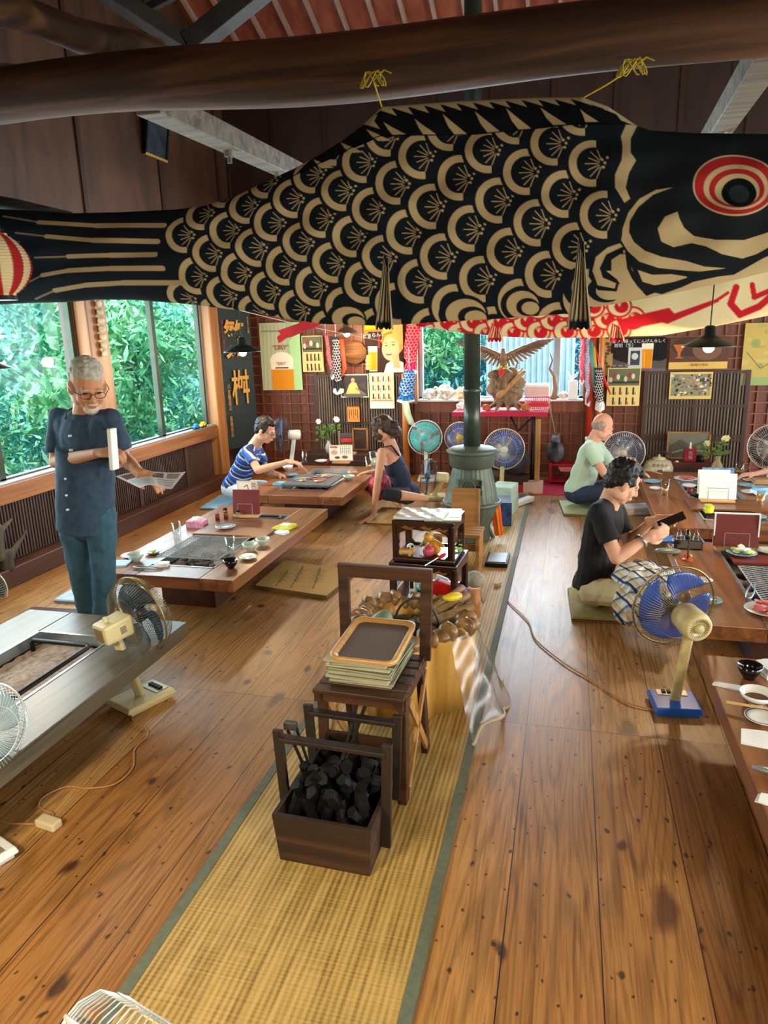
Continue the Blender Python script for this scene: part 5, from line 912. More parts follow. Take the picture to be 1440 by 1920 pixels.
cable(g((0, 1540), (20, 1544), (66, 1545)), 'tan power cord running from the left edge to the plug box'); t = thing('plug_box', 'cream extension socket block on the floor at lower left', 'socket', P(92, 1550, Z=0), -.15); MB().box((0, 0, .016), (.09, .045, .032)).build('block_body', mat('cream_plastic', '#cfc09a', .45), t, bevel=.007)
cable([(-.47, 4.2, .02)] + g((925, 1092), (955, 1130), (990, 1165), (1005, 1200), (1060, 1245), (1110, 1275), (1170, 1315), (1215, 1328), (1245, 1335), (1290, 1332)) , 'tan power cord running from the runner to the blue based fan')
t = thing('plug_box', 'small tan cable plug lying on the runner edge', 'socket', P(933, 1098, Z=.015), 1.2); MB().box((0, 0, .012), (.06, .03, .024)).build('block_body', mat('tan_plastic', '#b99a6c', .5), t, bevel=.006)
cable([(-.55, 4.6, .10), (-.52, 4.5, .05), (-.50, 4.35, .02), (-.47, 4.2, .02)], 'tan cord hanging from the bench side')
# ================================================================ things on and before the back wall
m_print = _mc['print']; m_scr = wood('screen_slats', '#4a4038', '#75695c', 2, 20, .55)
PY = BW - .045
def screen(x0, x1, z0, z1, rails, label):
    t = thing('slat_screen', label, 'screen', ((x0 + x1) / 2, BW - .05, z0)); o = ((x0 + x1) / 2, BW - .05, z0); q = MB(o)
    for x in (x0, x1, (x0 + x1) / 2): q.box((x, BW - .05, (z0 + z1) / 2), (.04, .03, z1 - z0))
    for z in [z0 + .02, z1 - .02] + rails: q.box(((x0 + x1) / 2, BW - .051, z), (x1 - x0, .026, .03))
    q.build('screen_frame', m_dark, t)
    MB(o).box(((x0 + x1) / 2, BW - .04, (z0 + z1) / 2), (x1 - x0, .006, z1 - z0)).build('backing_panel', m_dark, t)
    q = MB(o)
    for x in np.arange(x0 + .03, x1, .031): q.box((x, BW - .05, (z0 + z1) / 2), (.014, .016, z1 - z0 - .04))
    q.build('slats', m_scr, t); return t
screen(-2.93, -1.90, .06, 1.20, [.62], 'dark slatted screen standing against the back wall at the left'); screen(.80, 1.80, .06, 1.19, [.82, .50, .46], 'dark slatted screen against the back wall at the right')
def poster(x0, y0, x1, y1, label, draw, bg='#e8e2cf', name='poster', cat='poster', Y=None, q=2, xt=0, mt=None):
    Y = Y or PY; a, b = P(x0, y0, Y=Y), P(x1, y1, Y=Y); c = Cv(x1 - x0, y1 - y0, bg, x0, y0, q); draw(c)
    o = flatsheet(name, c, 0, b.x - a.x, b.z - a.z, 0, 0, mt or m_print, None, .003, xt, loc=a); return tag(o, label, cat)
def lettering(par, s, px, py, size, m, Y=None, sx=1, lh=1.0, tilt=0, al='CENTER'):
    p = P(px, py, Y=(Y or PY) - .014) - par.location; return text(s, par, p, RF @ Matrix.Rotation(tilt, 3, 'Z'), size, m, lh=lh, sx=sx, align_x=al)
K = mat('ink_black', '#1a1818', .7); Wt = m_paper; Rd = mat('print_red', '#c12a24', .6)
def beer(c, x, y, w, h, head='#f3e8cf', col='#dd8f17'):
    c.poly([(x - w / 2, y), (x + w / 2, y), (x + w * .42, y + h), (x - w * .42, y + h)], head); c.poly([(x - w * .46, y + h * .22), (x + w * .46, y + h * .22), (x + w * .40, y + h * .97), (x - w * .40, y + h * .97)], col); c.poly([(x - w * .3, y + h * .3), (x - w * .2, y + h * .3), (x - w * .18, y + h * .9), (x - w * .26, y + h * .9)], '#f0b040')
def d1(c):
    for k in range(12): c.line([(485 + k * 8, 612), (480 + k * 8, 732)], 3, '#aab296')
    c.rect(540, 600, 570, 735, '#98bb86'); c.poly([(545, 640), (570, 620), (570, 735), (550, 735)], '#a9d49a'); c.ell(528, 676, 24, 16, '#ece4d0'); c.rect(505, 674, 551, 730, '#d98d1e'); c.rect(505, 674, 551, 692, '#ece4d0'); c.rect(514, 688, 541, 690.5, '#2a2018'); c.rect(490, 620, 535, 623, '#8a9480')
o = poster(485, 606, 568, 731, 'silvery green beer poster with DRY and a golden mug, left back wall', d1, '#b8bfa2'); lettering(o, '“DRY”', 526, 652, .085, mat('print_brown', '#a3401f', .6), sx=.9); lettering(o, '“DRY”', 528, 682, .05, mat('print_brown', '#a3401f', .6))
def cal(x0, y0, x1, y1, rows, cols, top, pic=True):
    def f(c):
        if pic: c.rect(x0 + 2, y0 + 2, x1 - 2, top - 1, '#6c7058'); c.rect(x0 + 2, top - 9, x1 - 2, top - 5, '#3f3a30'); [c.ell(x0 + 6 + k * 6.5, top - 12 - (k * 7) % 9, 3, 5, ['#c9c3ae', '#a0452f', '#d9d4c0', '#54613d'][k % 4]) for k in range(int((x1 - x0 - 8) / 6.5))]
        for i in range(rows):
            for j in range(cols):
                x = x0 + 6 + (x1 - x0 - 12) * (j + .5) / cols; y = top + (y1 - top) * (i + .5) / rows; h = (y1 - top) / rows * .36; c.rect(x - 1.6, y - h, x + 1.6, y + h, ['#2c2a28', '#7a2f22', '#4a4034', '#33402c'][(i * 3 + j) % 4]); c.rect(x - .8, y - h * 1.25, x + .8, y - h, '#b3a060'); c.rect(x + 2.2, y + h * .2, x + 4, y + h, '#8a7f62')
    return f
poster(565, 630, 608, 697, 'calendar with a street picture over two rows of bottles, left back wall', cal(565, 630, 608, 697, 2, 4, 661), '#ddc988', 'calendar', 'calendar')
def d5(c):
    c.rect(683, 606, 757, 620, '#e9a516'); c.rect(683, 618, 757, 628, '#d7742a'); c.rect(690, 622, 728, 700, '#33201c'); c.ell(738, 640, 22, 26, '#c98e52'); c.ell(741, 628, 24, 20, '#dba75a'); c.ell(733, 655, 17, 21, '#e6b488'); c.poly([(718, 700), (724, 682), (740, 672), (757, 680), (757, 700)], '#efe6da'); c.poly([(735, 665), (748, 662), (750, 690), (738, 690)], '#dfaa7e')
    c.ell(729, 663, 6, 3.4, '#8a3428'); c.ell(729, 662, 5, 1.6, '#f6efe6'); c.ell(724, 648, 3.2, 1, '#4a2a1c'); c.ell(738, 647, 3.2, 1, '#4a2a1c'); c.line([(720, 644), (727, 643)], 1, '#6a4428'); c.line([(734, 642), (742, 642)], 1, '#6a4428'); c.line([(731, 650), (730, 656)], 1, '#c98a60'); c.line([(716, 640), (722, 628), (735, 624)], 4, '#a9712f')
    beer(c, 698, 649, 18, 46); [c.ell(687, 668 + k * 7, 5, 3.4, '#e0a67a') for k in range(4)]; c.rect(709, 630, 712, 652, '#b3282c')
o = poster(683, 606, 757, 698, 'beer poster of a laughing person with a tall glass', d5, '#2c1c1a'); lettering(o, 'たまらん！', 701, 629, .055, Wt, tilt=.12)
def d6(c): c.rect(640, 704, 690, 743, '#3a3b40'); c.ell(664, 740, 22, 6, '#5f605c'); c.poly([(648, 738), (654, 722), (660, 716), (668, 718), (676, 738)], '#c9b56a'); c.ell(662, 713, 3.5, 4, '#c98f74'); c.line([(668, 728), (685, 739)], 2.5, '#8a6a5c'); c.poly([(672, 722), (684, 716), (688, 732)], '#4a4440')
poster(638, 702, 692, 745, 'dark photo print of a seated figure in a yellow robe', d6, '#d8d4c8', 'print', 'print', Y=PY - .05)
def d7(c):
    for i in range(3):
        for j in range(4): c.rect(698 + j * 10, 706 + i * 16, 701 + j * 10, 716 + i * 16, ['#3c2a22', '#8c2f24', '#5d6a84', '#a8322a'][(i * 2 + j * 3) % 4]); c.rect(702 + j * 10, 712 + i * 16, 704 + j * 10, 717 + i * 16, '#8c8f70')
    c.rect(695, 750, 737, 751.5, '#b3463c'); c.rect(693, 754, 739, 766, '#dfe3e6')
poster(692, 699, 740, 766, 'cream calendar with three rows of small bottles and a white foot', d7, '#e9e0b4', 'calendar', 'calendar', Y=PY - .03)
o = poster(651, 762, 675, 791, 'small orange wooden plaque with handwritten lines', lambda c: [c.line([(655 + k * 4, 768), (655 + k * 4, 784 - (k % 2) * 5)], 1.2, '#4a2a12') for k in range(5)] and c.rect(651, 762, 675, 764, '#a8692c'), '#d89246', 'plaque', 'plaque', Y=PY - .05)
poster(1127, 636, 1147, 704, 'narrow brown poster with rose drawing beside the streamers', lambda c: [c.ell(1137 + 4 * math.sin(k), 645 + k * 6, 4, 3, ['#7a3a2c', '#4f5a34'][k % 2]) for k in range(8)], '#b39a62')
def d14(c): c.ell(1195, 655, 55, 26, '#241c1e'); c.ell(1235, 655, 20, 22, '#171314'); c.rect(1179, 652, 1204, 692, '#c9ced0'); c.rect(1183, 658, 1200, 684, '#3c4450'); c.ell(1191, 668, 6, 6, '#c9ced0'); beer(c, 1213, 645, 21, 48); c.rect(1147, 690, 1250, 697, '#6f5f6a'); [c.rect(1150 + k * 12, 683, 1158 + k * 12, 686, '#8b7b88') for k in range(3)]
o = poster(1147, 634, 1248, 696, 'dark beer poster with a can and a tall golden glass', d14, '#57524c'); lettering(o, 'はやく帰ってにんげんらしく', 1198, 640, .042, Wt); lettering(o, '琥珀（生）', 1172, 648, .045, Wt)
poster(1140, 690, 1198, 761, 'yellow calendar with a bar picture and two rows of bottles', cal(1140, 690, 1198, 761, 2, 4, 724), '#e6cf84', 'calendar', 'calendar', Y=PY - .03)
def d16(c): c.rect(1257, 634, 1363, 678, '#5c4034'); c.ell(1300, 650, 40, 18, '#463630'); c.poly([(1263, 646), (1287, 646), (1278, 660), (1277, 668), (1284, 671), (1266, 671), (1273, 668), (1272, 660)], '#b96a30'); c.ell(1325, 655, 26, 20, '#7a5a46'); c.rect(1257, 678, 1363, 691, '#d9b562')
o = poster(1257, 634, 1363, 691, 'brown poster with a stemmed glass over a yellow band', d16, '#6f5246'); lettering(o, '和酒と名水', 1312, 684.5, .035, mat('print_gold', '#8a6a20', .6))
def d17(c):
    c.rect(1260, 702, 1330, 742, '#8c8a70'); r_ = random.Random(4)
    for k in range(120): c.ell(r_.uniform(1261, 1329), r_.uniform(703, 741), r_.uniform(1, 4), r_.uniform(1, 3), r_.choice(['#a8a05e', '#5c6048', '#b0707a', '#d6d0b4', '#6f7c84', '#3f3c34']))
poster(1257, 698, 1333, 748, 'yellow bordered print of a crowded garden scene', d17, '#d9bf6c', 'print', 'print', Y=PY - .05)
def d18(c):
    r_ = random.Random(8)
    for k in range(40): c.ell(r_.uniform(1398, 1490), r_.uniform(610, 722), r_.uniform(3, 12), r_.uniform(2, 8), r_.choice(['#b39a52', '#a8a45c', '#8f9a5c', '#c4b06a']))
    c.rect(1398, 706, 1490, 722, '#8fa86a'); c.line([(1405, 660), (1430, 690), (1460, 670)], 1.2, '#5c5028')
poster(1398, 606, 1490, 722, 'yellow green map poster at the right edge of the back wall', d18, '#bca65c')
# winnowing basket on the wall
p_ = P(664, 661, Y=PY - .03); MBb = MB(); MBb.lathe([(.13, 0), (.135, .02), (.125, .025), (.11, .008), (.002, .004)], n=32, R=RF @ Matrix.Rotation(PI, 3, 'X'), sx=1.1, wob=lambda a, z: .02 * math.sin(24 * a)); tag(MBb.build('woven_basket', wood('basket_weave', '#5c3a20', '#93683c', 0, 40, .7, .5), loc=p_, smooth=True), 'round brown woven basket hung beside the laughing beer poster', 'basket')
# small streamers
def streamer(name, label, px0, y0, px1, y1, w0, w1, base, marks, tail, Y=None, tilt=0, n=14, par=None):
    Y = Y or PY - .08; o = P((px0 + px1) / 2, y0, Y=Y); t = thing(name, label, 'streamer', o); H = y1 - y0; c = Cv(40, 160, base, 0, 0, 1.6)
    for r in range(n):
        for k in range(4): x, y = 5 + k * 10 + (r % 2) * 5, 8 + r * 118 / n; c.ell(x, y, 5.6, 118 / n * .62, marks); c.ell(x, y - 1.8, 4.6, 118 / n * .52, base)
    c.rect(0, 126, 40, 160, tail[0]); [c.line([(4 + k * 8, 128), (2 + k * 9, 148)], 1.2, tail[1]) for k in range(5)]
    c.poly([(0, 160), (0, 150), (10, 144), (20, 154), (30, 144), (40, 150), (40, 160)], '#f0ecec')
    u, v = np.meshgrid(np.linspace(0, 1, 40), np.linspace(0, 1, 120)); wd = (w0 + (w1 - w0) * v) * (1 - .25 * np.exp(-((v - .78) / .06) ** 2) + .0 * v); cx = px0 + (px1 - px0) * v + 1.2 * np.sin(v * 9)
    PX = cx + (u - .5) * wd; PYY = y0 + H * v - (4 * np.abs(u - .5) * 2) * v
    d = np.stack([PX - 720, 960 - PYY, np.full(PX.shape, -FPX)], -1) @ np.array(CAMR).T; W_ = d * (Y / d[..., 1:2]); W_[..., 2] += EYE; F_ = W_.copy(); B_ = W_.copy(); F_[..., 1] -= .035 * np.sin(u * PI) + .006 * np.sin(v * 30 + u * 8); B_[..., 1] += .03 * np.sin(u * PI)
    gridmesh('streamer_body', [F_ - np.array(o), B_ - np.array(o)], [c.samp(u * 40, v * 160)] * 2, m_cloth, t); q = MB(o); q.tube([W_[0, 0], W_[0, 20], W_[0, -1]], .004); q.tube([W_[0, 20], Vector(W_[0, 20]) + Vector((0, 0, .25))], .002); q.build('mouth_ring', m_steel, t); return t
streamer('small_carp_streamer', 'small red carp streamer hanging left of the back window', 775, 600, 768, 705, 27, 24, '#d8263a', '#f3b0b4', ('#d41f5a', '#e98aa0'))
streamer('small_carp_streamer', 'small blue carp streamer below the red one left of the window', 767, 695, 760, 757, 20, 34, '#1f6fb8', '#e6ecf2', ('#1c6fc4', '#7fb4e0'), Y=PY - .16, n=9)
streamer('small_carp_streamer', 'thin red carp streamer with white mouth on the left wall part', 610, 626, 624, 712, 6, 9, '#d8304a', '#f3b0b4', ('#20242c', '#f0f0f0'), n=18); streamer('small_carp_streamer', 'small black and white scaled carp streamer under the small lamp', 629, 632, 634, 740, 14, 20, '#2b2c34', '#d8d8de', ('#20242c', '#5a5f6a'), n=16)
streamer('small_carp_streamer', 'narrow red dotted streamer at the right window post', 1092, 632, 1090, 722, 9, 10, '#d8263a', '#f6c4c8', ('#d8263a', '#f6c4c8'), n=22)
streamer('small_carp_streamer', 'lilac and white scaled streamer right of the window', 1102, 636, 1104, 762, 12, 16, '#a9a4cc', '#eeeef6', ('#b9b4d8', '#ffffff'), n=18); streamer('small_carp_streamer', 'black and white checked streamer tail right of the window', 1122, 690, 1124, 772, 14, 18, '#2a2a2e', '#f0f0f0', ('#f0f0f0', '#2a2a2e'), Y=PY - .14, n=12)
def ribbon(label, pts, w, col, Y=None):
    Y = Y or PY - .12; o = P(*pts[0], Y=Y); q = MB(o); rs = []
    for i, (x, y) in enumerate(pts): ww = w * (1 if i < len(pts) - 1 else .4); a, b = P(x - ww / 2, y, Y=Y + .01 * math.sin(i)), P(x + ww / 2, y, Y=Y - .01 * math.sin(i)); rs.append([a, b, b + Vector((0, .004, 0)), a + Vector((0, .004, 0))])
    q.rings(rs); tag(q.build('ribbon', mat('ribbon' + col, col, .6), loc=o, smooth=True), label, 'ribbon')
ribbon('orange red ribbon hanging beside the black streamer', [(640, 636), (643, 665), (646, 690), (642, 706)], 8, '#e0492c'); ribbon('teal ribbon among the right streamers', [(1108, 640), (1110, 680), (1113, 715), (1114, 735)], 8, '#4f9a92'); ribbon('yellow ribbon among the right streamers', [(1112, 650), (1116, 690), (1121, 720), (1118, 738)], 8, '#d8b42c'); ribbon('red ribbon sweeping right from the streamers', [(1116, 655), (1124, 682), (1134, 715), (1145, 740)], 6, '#d8302c')
ribbon('white and green streamer tail hanging down to the bamboo pole', [(760, 752), (764, 775), (772, 795), (778, 800)], 12, '#cfe6c4', PY - .2)
# dark banner across the corner
a, b = P(401, 577, Y=7.45), P(468, 587, Y=8.06); zt, zb = a.z, P(421, 842, Y=7.45).z - .02; dv = (b - a); dv.z = 0; Lb = dv.length; dn = dv.normalized(); bo_ = Vector((a.x, a.y, zb)); Rb = Matrix((dn, Vector((0, 0, 1)), dn.cross(Vector((0, 0, 1))))).transposed()
ban = thing('wall_banner', 'tall dark blue-green banner with big gold brush characters in the corner', 'banner', bo_); H_ = zt - zb
u, v = np.meshgrid(np.linspace(0, 1, 30), np.linspace(0, 1, 90)); pos = np.stack([u * Lb * dn.x, u * Lb * dn.y - .012 * np.sin(u * 6 + v * 4), H_ * (1 - v) + 0 * u], -1); gridmesh('banner_cloth', pos, np.zeros_like(pos), mat('banner_cloth', '#27373a', .8, var=.08), ban)
gold = mat('gold_paint', '#c79a4e', .5, var=.1); red_p = mat('faded_red', '#8a3a34', .7)
def bt(s, fu, fv, size, m, lh=1.0): return text(s, ban, Vector((dn.x * Lb * fu, dn.y * Lb * fu, H_ * (1 - fv))) + Rb @ Vector((0, 0, .03)), Rb, size, m, lh=lh, sx=.8, ofs=.006 if size > .3 else 0)
bt('繁', .45, .24, .46, gold); bt('桝', .52, .58, .42, gold); bt('八\n女\n醸\n造\n元\n\n高\n橋\n商\n店', .17, .72, .065, gold, .95); bt('純\n米\n大\n吟\n醸\n生\n詰', .13, .2, .055, red_p, .95); bt('手\n造\nり\nの\n酒', .86, .12, .04, gold, .95)
q = MB(bo_); q.cyl(bo_ + Vector((0, 0, H_)), bo_ + dn * Lb + Vector((0, 0, H_)), .008, n=8); q.build('top_rod', m_black, ban)
# pendant lamps
m_shade = mat('dark_enamel', '#252d28', .35, .3); m_shade2 = mat('pale_enamel', '#d8cfc0', .4)
def pendant(p, r, label, pw=22, shade=m_shade, top=3.2, bulb=True):
    t = thing('pendant_lamp', label, 'lamp', p); MB().lathe([(r, 0), (r * .97, .006), (r * .55, .045), (r * .22, .07), (r * .2, .12), (r * .12, .13)], n=36, caps=False).build('lamp_shade', [shade], t, smooth=True, solid=.003)
    MB().lathe([(r * .2, .06), (r * .2, .11), (.008, .125)], n=18).build('socket', m_black, t, smooth=True); MB().tube([(0, 0, .12), (.003, 0, .6), (0, 0, top - p.z)], .004).build('hanging_cord', m_black, t)
    MB().ell((0, 0, -.004), .034, None, 18, 12).build('bulb', mat('warm_bulb', '#ffd9a0', .4, emit=60, var=0), t, smooth=True)
    d = bpy.data.lights.new('bulb_light', 'POINT'); d.energy = pw; d.color = (1, .72, .42); d.shadow_soft_size = .05; o = bpy.data.objects.new('bulb_light', d); C.objects.link(o); o.parent = t; o.location = (0, 0, -.06)
pendant(P(455, 660, Y=6.1) , .17, 'dark pendant lamp with lit bulb before the dark banner'); pendant(P(650, 625, Y=7.6), .13, 'small brown pendant lamp with lit bulb above the woven basket', 18, mat('brown_enamel', '#6a5038', .4)); pendant(P(1329, 650, Y=5.0), .16, 'dark pendant lamp hanging in front of the red carp over the right table', 22); pendant(P(-32, 692, Y=3.9), .17, 'dark pendant lamp shade cut by the left edge before the window', 16)
# --- objects before the back wall, left
def vase_fl(p, h, label, vm, fl, leaf, seed, spread=.16):
    t = thing('flower_vase', label, 'vase', p); MB().lathe([(h * .22, 0), (h * .30, h * .3), (h * .24, h * .55), (h * .10, h * .8), (h * .14, h), (h * .11, h)], n=24).build('vase_body', vm, t, smooth=True); r_ = random.Random(seed); tips = []; q = MB()
    for k in range(7): a = r_.uniform(0, 6.28); d = r_.uniform(.3, 1) * spread; tp = Vector((d * math.cos(a), d * math.sin(a) * .5, h + r_.uniform(.10, .24))); tips.append(tp); q.tube([(0, 0, h * .7), tp * .5 + Vector((0, 0, h * .45)), tp], .003)
    q.build('stems', mat('stem_green', '#4f6a2c', .6), t)
    for k, tp in enumerate(tips):
        if k < 3:
            q = MB(); [q.ell(tp + Vector((.02 * math.cos(j * 1.05), .0, .02 * math.sin(j * 1.05))), (.014, .008, .014), None, 8, 6) for j in range(6)]; q.ell(tp, .01); q.build('blossom', fl, t, smooth=True)
        q = MB(); [q.ell(tp * .8 + Vector((r_.uniform(-.05, .05), -.01, r_.uniform(-.07, .02))), (.028, .004, .016), Matrix.Rotation(r_.uniform(-1, 1), 3, 'Y'), 8, 6) for j in range(4)]; q.build('leaves', leaf, t, smooth=True)
leafm = mat('leaf_green', '#54702c', .5, var=.3)
def cabinet(p, w, d, h, label, m=m_dark):
    t = thing('low_cabinet', label, 'cabinet', p); MB().box((0, 0, h / 2), (w, d, h)).build('cabinet_body', m, t, bevel=.004); MB().box((0, -d / 2 - .006, h * .45), (w * .9, .012, h * .7)).build('cabinet_door', m_ped, t, bevel=.003); MB().cyl((w * .3, -d / 2 - .012, h * .5), (w * .3, -d / 2 - .03, h * .5), .01, .012, 10).build('knob', m_alug, t); return t
cb_z = .34; c1 = P(640, 872, Y=7.72); cabinet((c1.x, 7.75, 0), .80, .35, cb_z, 'low dark cabinet behind the back left table, carrying the flower vase')
vase_fl(Vector((P(617, 850, Y=7.7).x, 7.7, cb_z)), .15, 'white and blue vase with white orchids on the low cabinet', mat('blue_white_vase', '#c4d2d8', .25, var=.3, scale=18), m_white, leafm, 5)
t = thing('snack_stand', 'stand of black red and green snack packets behind the white menu', 'stand', (P(650, 840, Y=7.6).x, 7.62, cb_z)); MB().cyl((-.09, 0, 0), (-.09, 0, .26), .006).build('pole', m_wood_l, t); MB().box((0, 0, .01), (.2, .06, .02)).build('stand_base', m_wood_l, t)
for k, (cc, z) in enumerate((('#4a4a52', .21), ('#d02a34', .155), ('#3f8a2c', .09))): MB().box((0, -.01 + k * .004, z), (.13, .03, .05)).build('packet', mat('packet' + cc, cc, .4, var=.25, scale=30), t, bevel=.008)
t = thing('picture_frame', 'brown leaning picture frame behind the snack stand', 'picture frame', (P(676, 845, Y=7.8).x, 7.82, cb_z)); MB().box((0, 0, .14), (.17, .012, .24), Matrix.Rotation(-.12, 3, 'X')).build('backing', m_ped, t); q = MB(); [q.box((x, -.01, .14), (.018, .02, .25)) for x in (-.085, .085)]; [q.box((0, -.01, z), (.18, .02, .018)) for z in (.02, .26)]; q.build('frame_moulding', m_bench, t)
t = thing('basket', 'dark handled basket at the end of the back left table', 'basket', (P(700, 850, Y=7.3).x, 7.35, 0)); MB().lathe([(.12, 0), (.15, .2), (.14, .2)], n=24, wob=lambda a, z: .03 * math.sin(20 * a)).build('basket_body', m_dark, t, smooth=True); MB().tube([(.14 * math.cos(a), 0, .2 + .22 * math.sin(a)) for a in np.linspace(0, PI, 14)], .01, 8).build('handle', m_dark, t, smooth=True)
q = jar((P(713, 858, Y=7.35).x, 7.2, .0), .07, .36, 'pale ceramic pot beside the dark basket', mat('cream_pot', '#d0c8ae', .4), None, 'pot')
# --- centre: treadle table with eagle on driftwood
m_rcl = mat('red_felt', '#b3163c', .8); tb = thing('treadle_table', 'iron legged treadle table covered with red cloth under the back window', 'table', (-.69, 7.72, 0)); MB().box((0, 0, .80), (.96, .42, .03)).build('table_top', m_ped, tb); MB().box((0, -.005, .822), (.99, .45, .014)).box((0, -.228, .80), (.99, .008, .035)).build('red_cloth', m_rcl, tb, bevel=.003)
for s in (-1, 1):
    q = MB(); x = s * .34
    q.tube([(x, -.18, .78), (x, -.10, .55), (x, -.06, .35), (x, -.18, .02)], .014, 8); q.tube([(x, .18, .78), (x, .10, .55), (x, .06, .35), (x, .18, .02)], .014, 8); q.tube([(x, -.2, .02), (x, .2, .02)], .014, 8); q.tube([(x, -.10, .55), (x, .10, .40)], .010, 8); q.tube([(x, .10, .55), (x, -.08, .40)], .010, 8); q.build('cast_leg', m_black, tb, smooth=True)
MB().tube([(.16 * math.cos(a) - .05, .05, .33 + .16 * math.sin(a)) for a in np.linspace(0, 2 * PI, 28, endpoint=False)], .01, 6, True).build('drive_wheel', m_black, tb, smooth=True); MB().box((0, -.05, .12), (.4, .2, .012)).build('treadle', m_black, tb); MB().tube([(.34, 0, .75), (.18, 0, .60), (.1, 0, .76)], .012, 8).build('bracket', m_black, tb, smooth=True)
tag(MB().box((0, 0, .38), (.05, .05, .76)).build('timber_post', m_stl, loc=(P(1008, 850, Y=7.45).x, 7.45, 0), bevel=.006), 'pale rough timber post standing before the treadle table', 'post')
m_drift = wood('driftwood', '#5a4632', '#93795a', 2, 14, .7, .5); ep = P(948, 766, Y=7.68); zt_ = .83
dw = thing('driftwood_stand', 'gnarled driftwood pedestal under the carved eagle', 'driftwood', (ep.x, 7.70, zt_)); q = MB(); r_ = random.Random(12)
q.ell((0, 0, .25), (.17, .13, .17), None, 24, 16, fn=lambda a, p: .18 * math.sin(4 * a + 2) + .12 * math.sin(7 * p + a * 3)); q.ell((0, 0, .12), (.13, .1, .09), fn=lambda a, p: .2 * math.sin(5 * a)); q.ell((-.02, 0, .38), (.15, .1, .05), fn=lambda a, p: .25 * math.sin(4 * a))
for k in range(9): a = k * .7; q.cap((.05 * math.cos(a), .05 * math.sin(a), .12), (.19 * math.cos(a), .13 * math.sin(a), .012), .03, .016)
for k in range(16): a = r_.uniform(0, 6.28); z = r_.uniform(.1, .4); q.cap((.1 * math.cos(a), .08 * math.sin(a), z), (.2 * math.cos(a + .4), .15 * math.sin(a + .4), z + r_.uniform(-.05, .12)), .022, .008)
q.build('root_wood', m_drift, dw, remesh=.009, smo=2); MB().cap((-.06, -.13, .16), (.19, -.10, .40), .035, .02).build('pale_branch', m_stl, dw, smooth=True)
eg = thing('carved_eagle', 'carved wooden eagle with spread wings on the driftwood stand', 'eagle', (ep.x - .03, 7.68, zt_ + .415)); m_egl = wood('eagle_wood', '#5c4030', '#9a7658', 0, 26, .5); q = MB()
q.cap((0, .02, .05), (0, -.02, .15), .045, .04); q.cap((0, -.02, .16), (.0, -.04, .20), .028, .024); q.ell((0, -.05, .21), (.024, .03, .024)); q.cap((0, -.075, .205), (0, -.095, .19), .010, .003)
q.cap((0, .05, .04), (0, .12, -.01), .035, .02); q.build('eagle_body', m_egl, eg, remesh=.006, smo=1)
for s in (-1, 1):
    q = MB(); root = Vector((s * .03, 0, .15)); tip = Vector((s * .36, .03, .30)); q.cap(root, root.lerp(tip, .55) + Vector((0, 0, .005)), .026, .018); q.cap(root.lerp(tip, .55), tip, .018, .006)
    for k in range(13):
        f = k / 12; b_ = root.lerp(tip, f * .85); dr_ = Vector((s * (.25 + 1.2 * f), .0, -.75 + .95 * f)).normalized(); ln_ = .10 + .07 * f; q.ell(b_ + dr_ * ln_ * .6, (.014, .005, ln_ * .62), frame(dr_, (0, 1, 0)) @ Matrix(((0, 1, 0), (1, 0, 0), (0, 0, 1))), 8, 8)
    for k in range(9): f = k / 8; b_ = root.lerp(tip, f * .7); q.ell(b_ + Vector((s * .02, -.006, -.025)), (.014, .006, .035), frame(Vector((s * .6, 0, -.6)), (0, 1, 0)), 8, 6)
    q.build('wing', m_egl, eg, smooth=True)
q = MB(); [q.ell((.035 * math.cos(k), -.03 + .02 * math.sin(k), .03 + .012 * math.sin(k * 2)), (.018, .014, .014), None, 8, 6) for k in range(8)]; q.build('yellow_talons', mat('talon_yellow', '#c9b43a', .5), eg, smooth=True); MB().box((0, 0, .0), (.2, .06, .02)).build('perch', m_drift, eg, bevel=.004)
q = MB(); [q.ell((.02 * math.cos(k * 1.3), -.01 * k % .02, .02 * math.sin(k * 1.3)), (.016, .01, .016), None, 8, 6) for k in range(6)]; tag(q.build('red_flower', mat('flower_red', '#d81f28', .6), loc=eg.location + Vector((-.01, -.10, -.015)), smooth=True), 'red flower ornament below the eagle talons', 'ornament')
tbx = thing('storage_box', 'pale pink box on a red basket on the treadle table', 'box', (P(1007, 740, Y=7.75).x, 7.78, zt_)); MB().box((0, 0, .19), (.25, .17, .10)).build('upper_box', mat('pale_pink_plastic', '#e0b8b0', .4), tbx, bevel=.008); MB().box((0, 0, .25), (.245, .165, .03)).build('box_lid', m_white, tbx, bevel=.006); q = MB()
for x in np.linspace(-.12, .12, 13): q.box((x, -.085, .07), (.007, .006, .13)); q.box((x, .085, .07), (.007, .006, .13))
for z in (.01, .07, .135): q.box((0, -.085, z), (.25, .008, .008)); q.box((0, .085, z), (.25, .008, .008)); q.box((-.122, 0, z), (.008, .17, .008)); q.box((.122, 0, z), (.008, .17, .008))
q.build('wire_basket', mat('basket_red', '#c2283a', .4), tbx)
sl_z = WZ0 + .02
def lump(px, label, s, col='#d8d4ca', Y=8.12, z=sl_z, seed=1, name='carved_stone', cat='ornament', sc=1.0):
    r_ = random.Random(seed); q = MB(); q.ell((0, 0, s * .8), (s * 1.1, s * .7, s * .8), None, 18, 12, fn=lambda a, p: .12 * math.sin(4 * a + seed) + .1 * math.sin(6 * p)); [q.ell((r_.uniform(-s, s), -s * .5, r_.uniform(.2, 1.5) * s), s * .28, None, 8, 6) for k in range(6)]
    return tag(q.build(name, mat('stone' + col, col, .7, var=.5, scale=30, bmp=.3), loc=(P(px, 745, Y=Y).x, Y, z), remesh=.006, smo=1), label, cat)
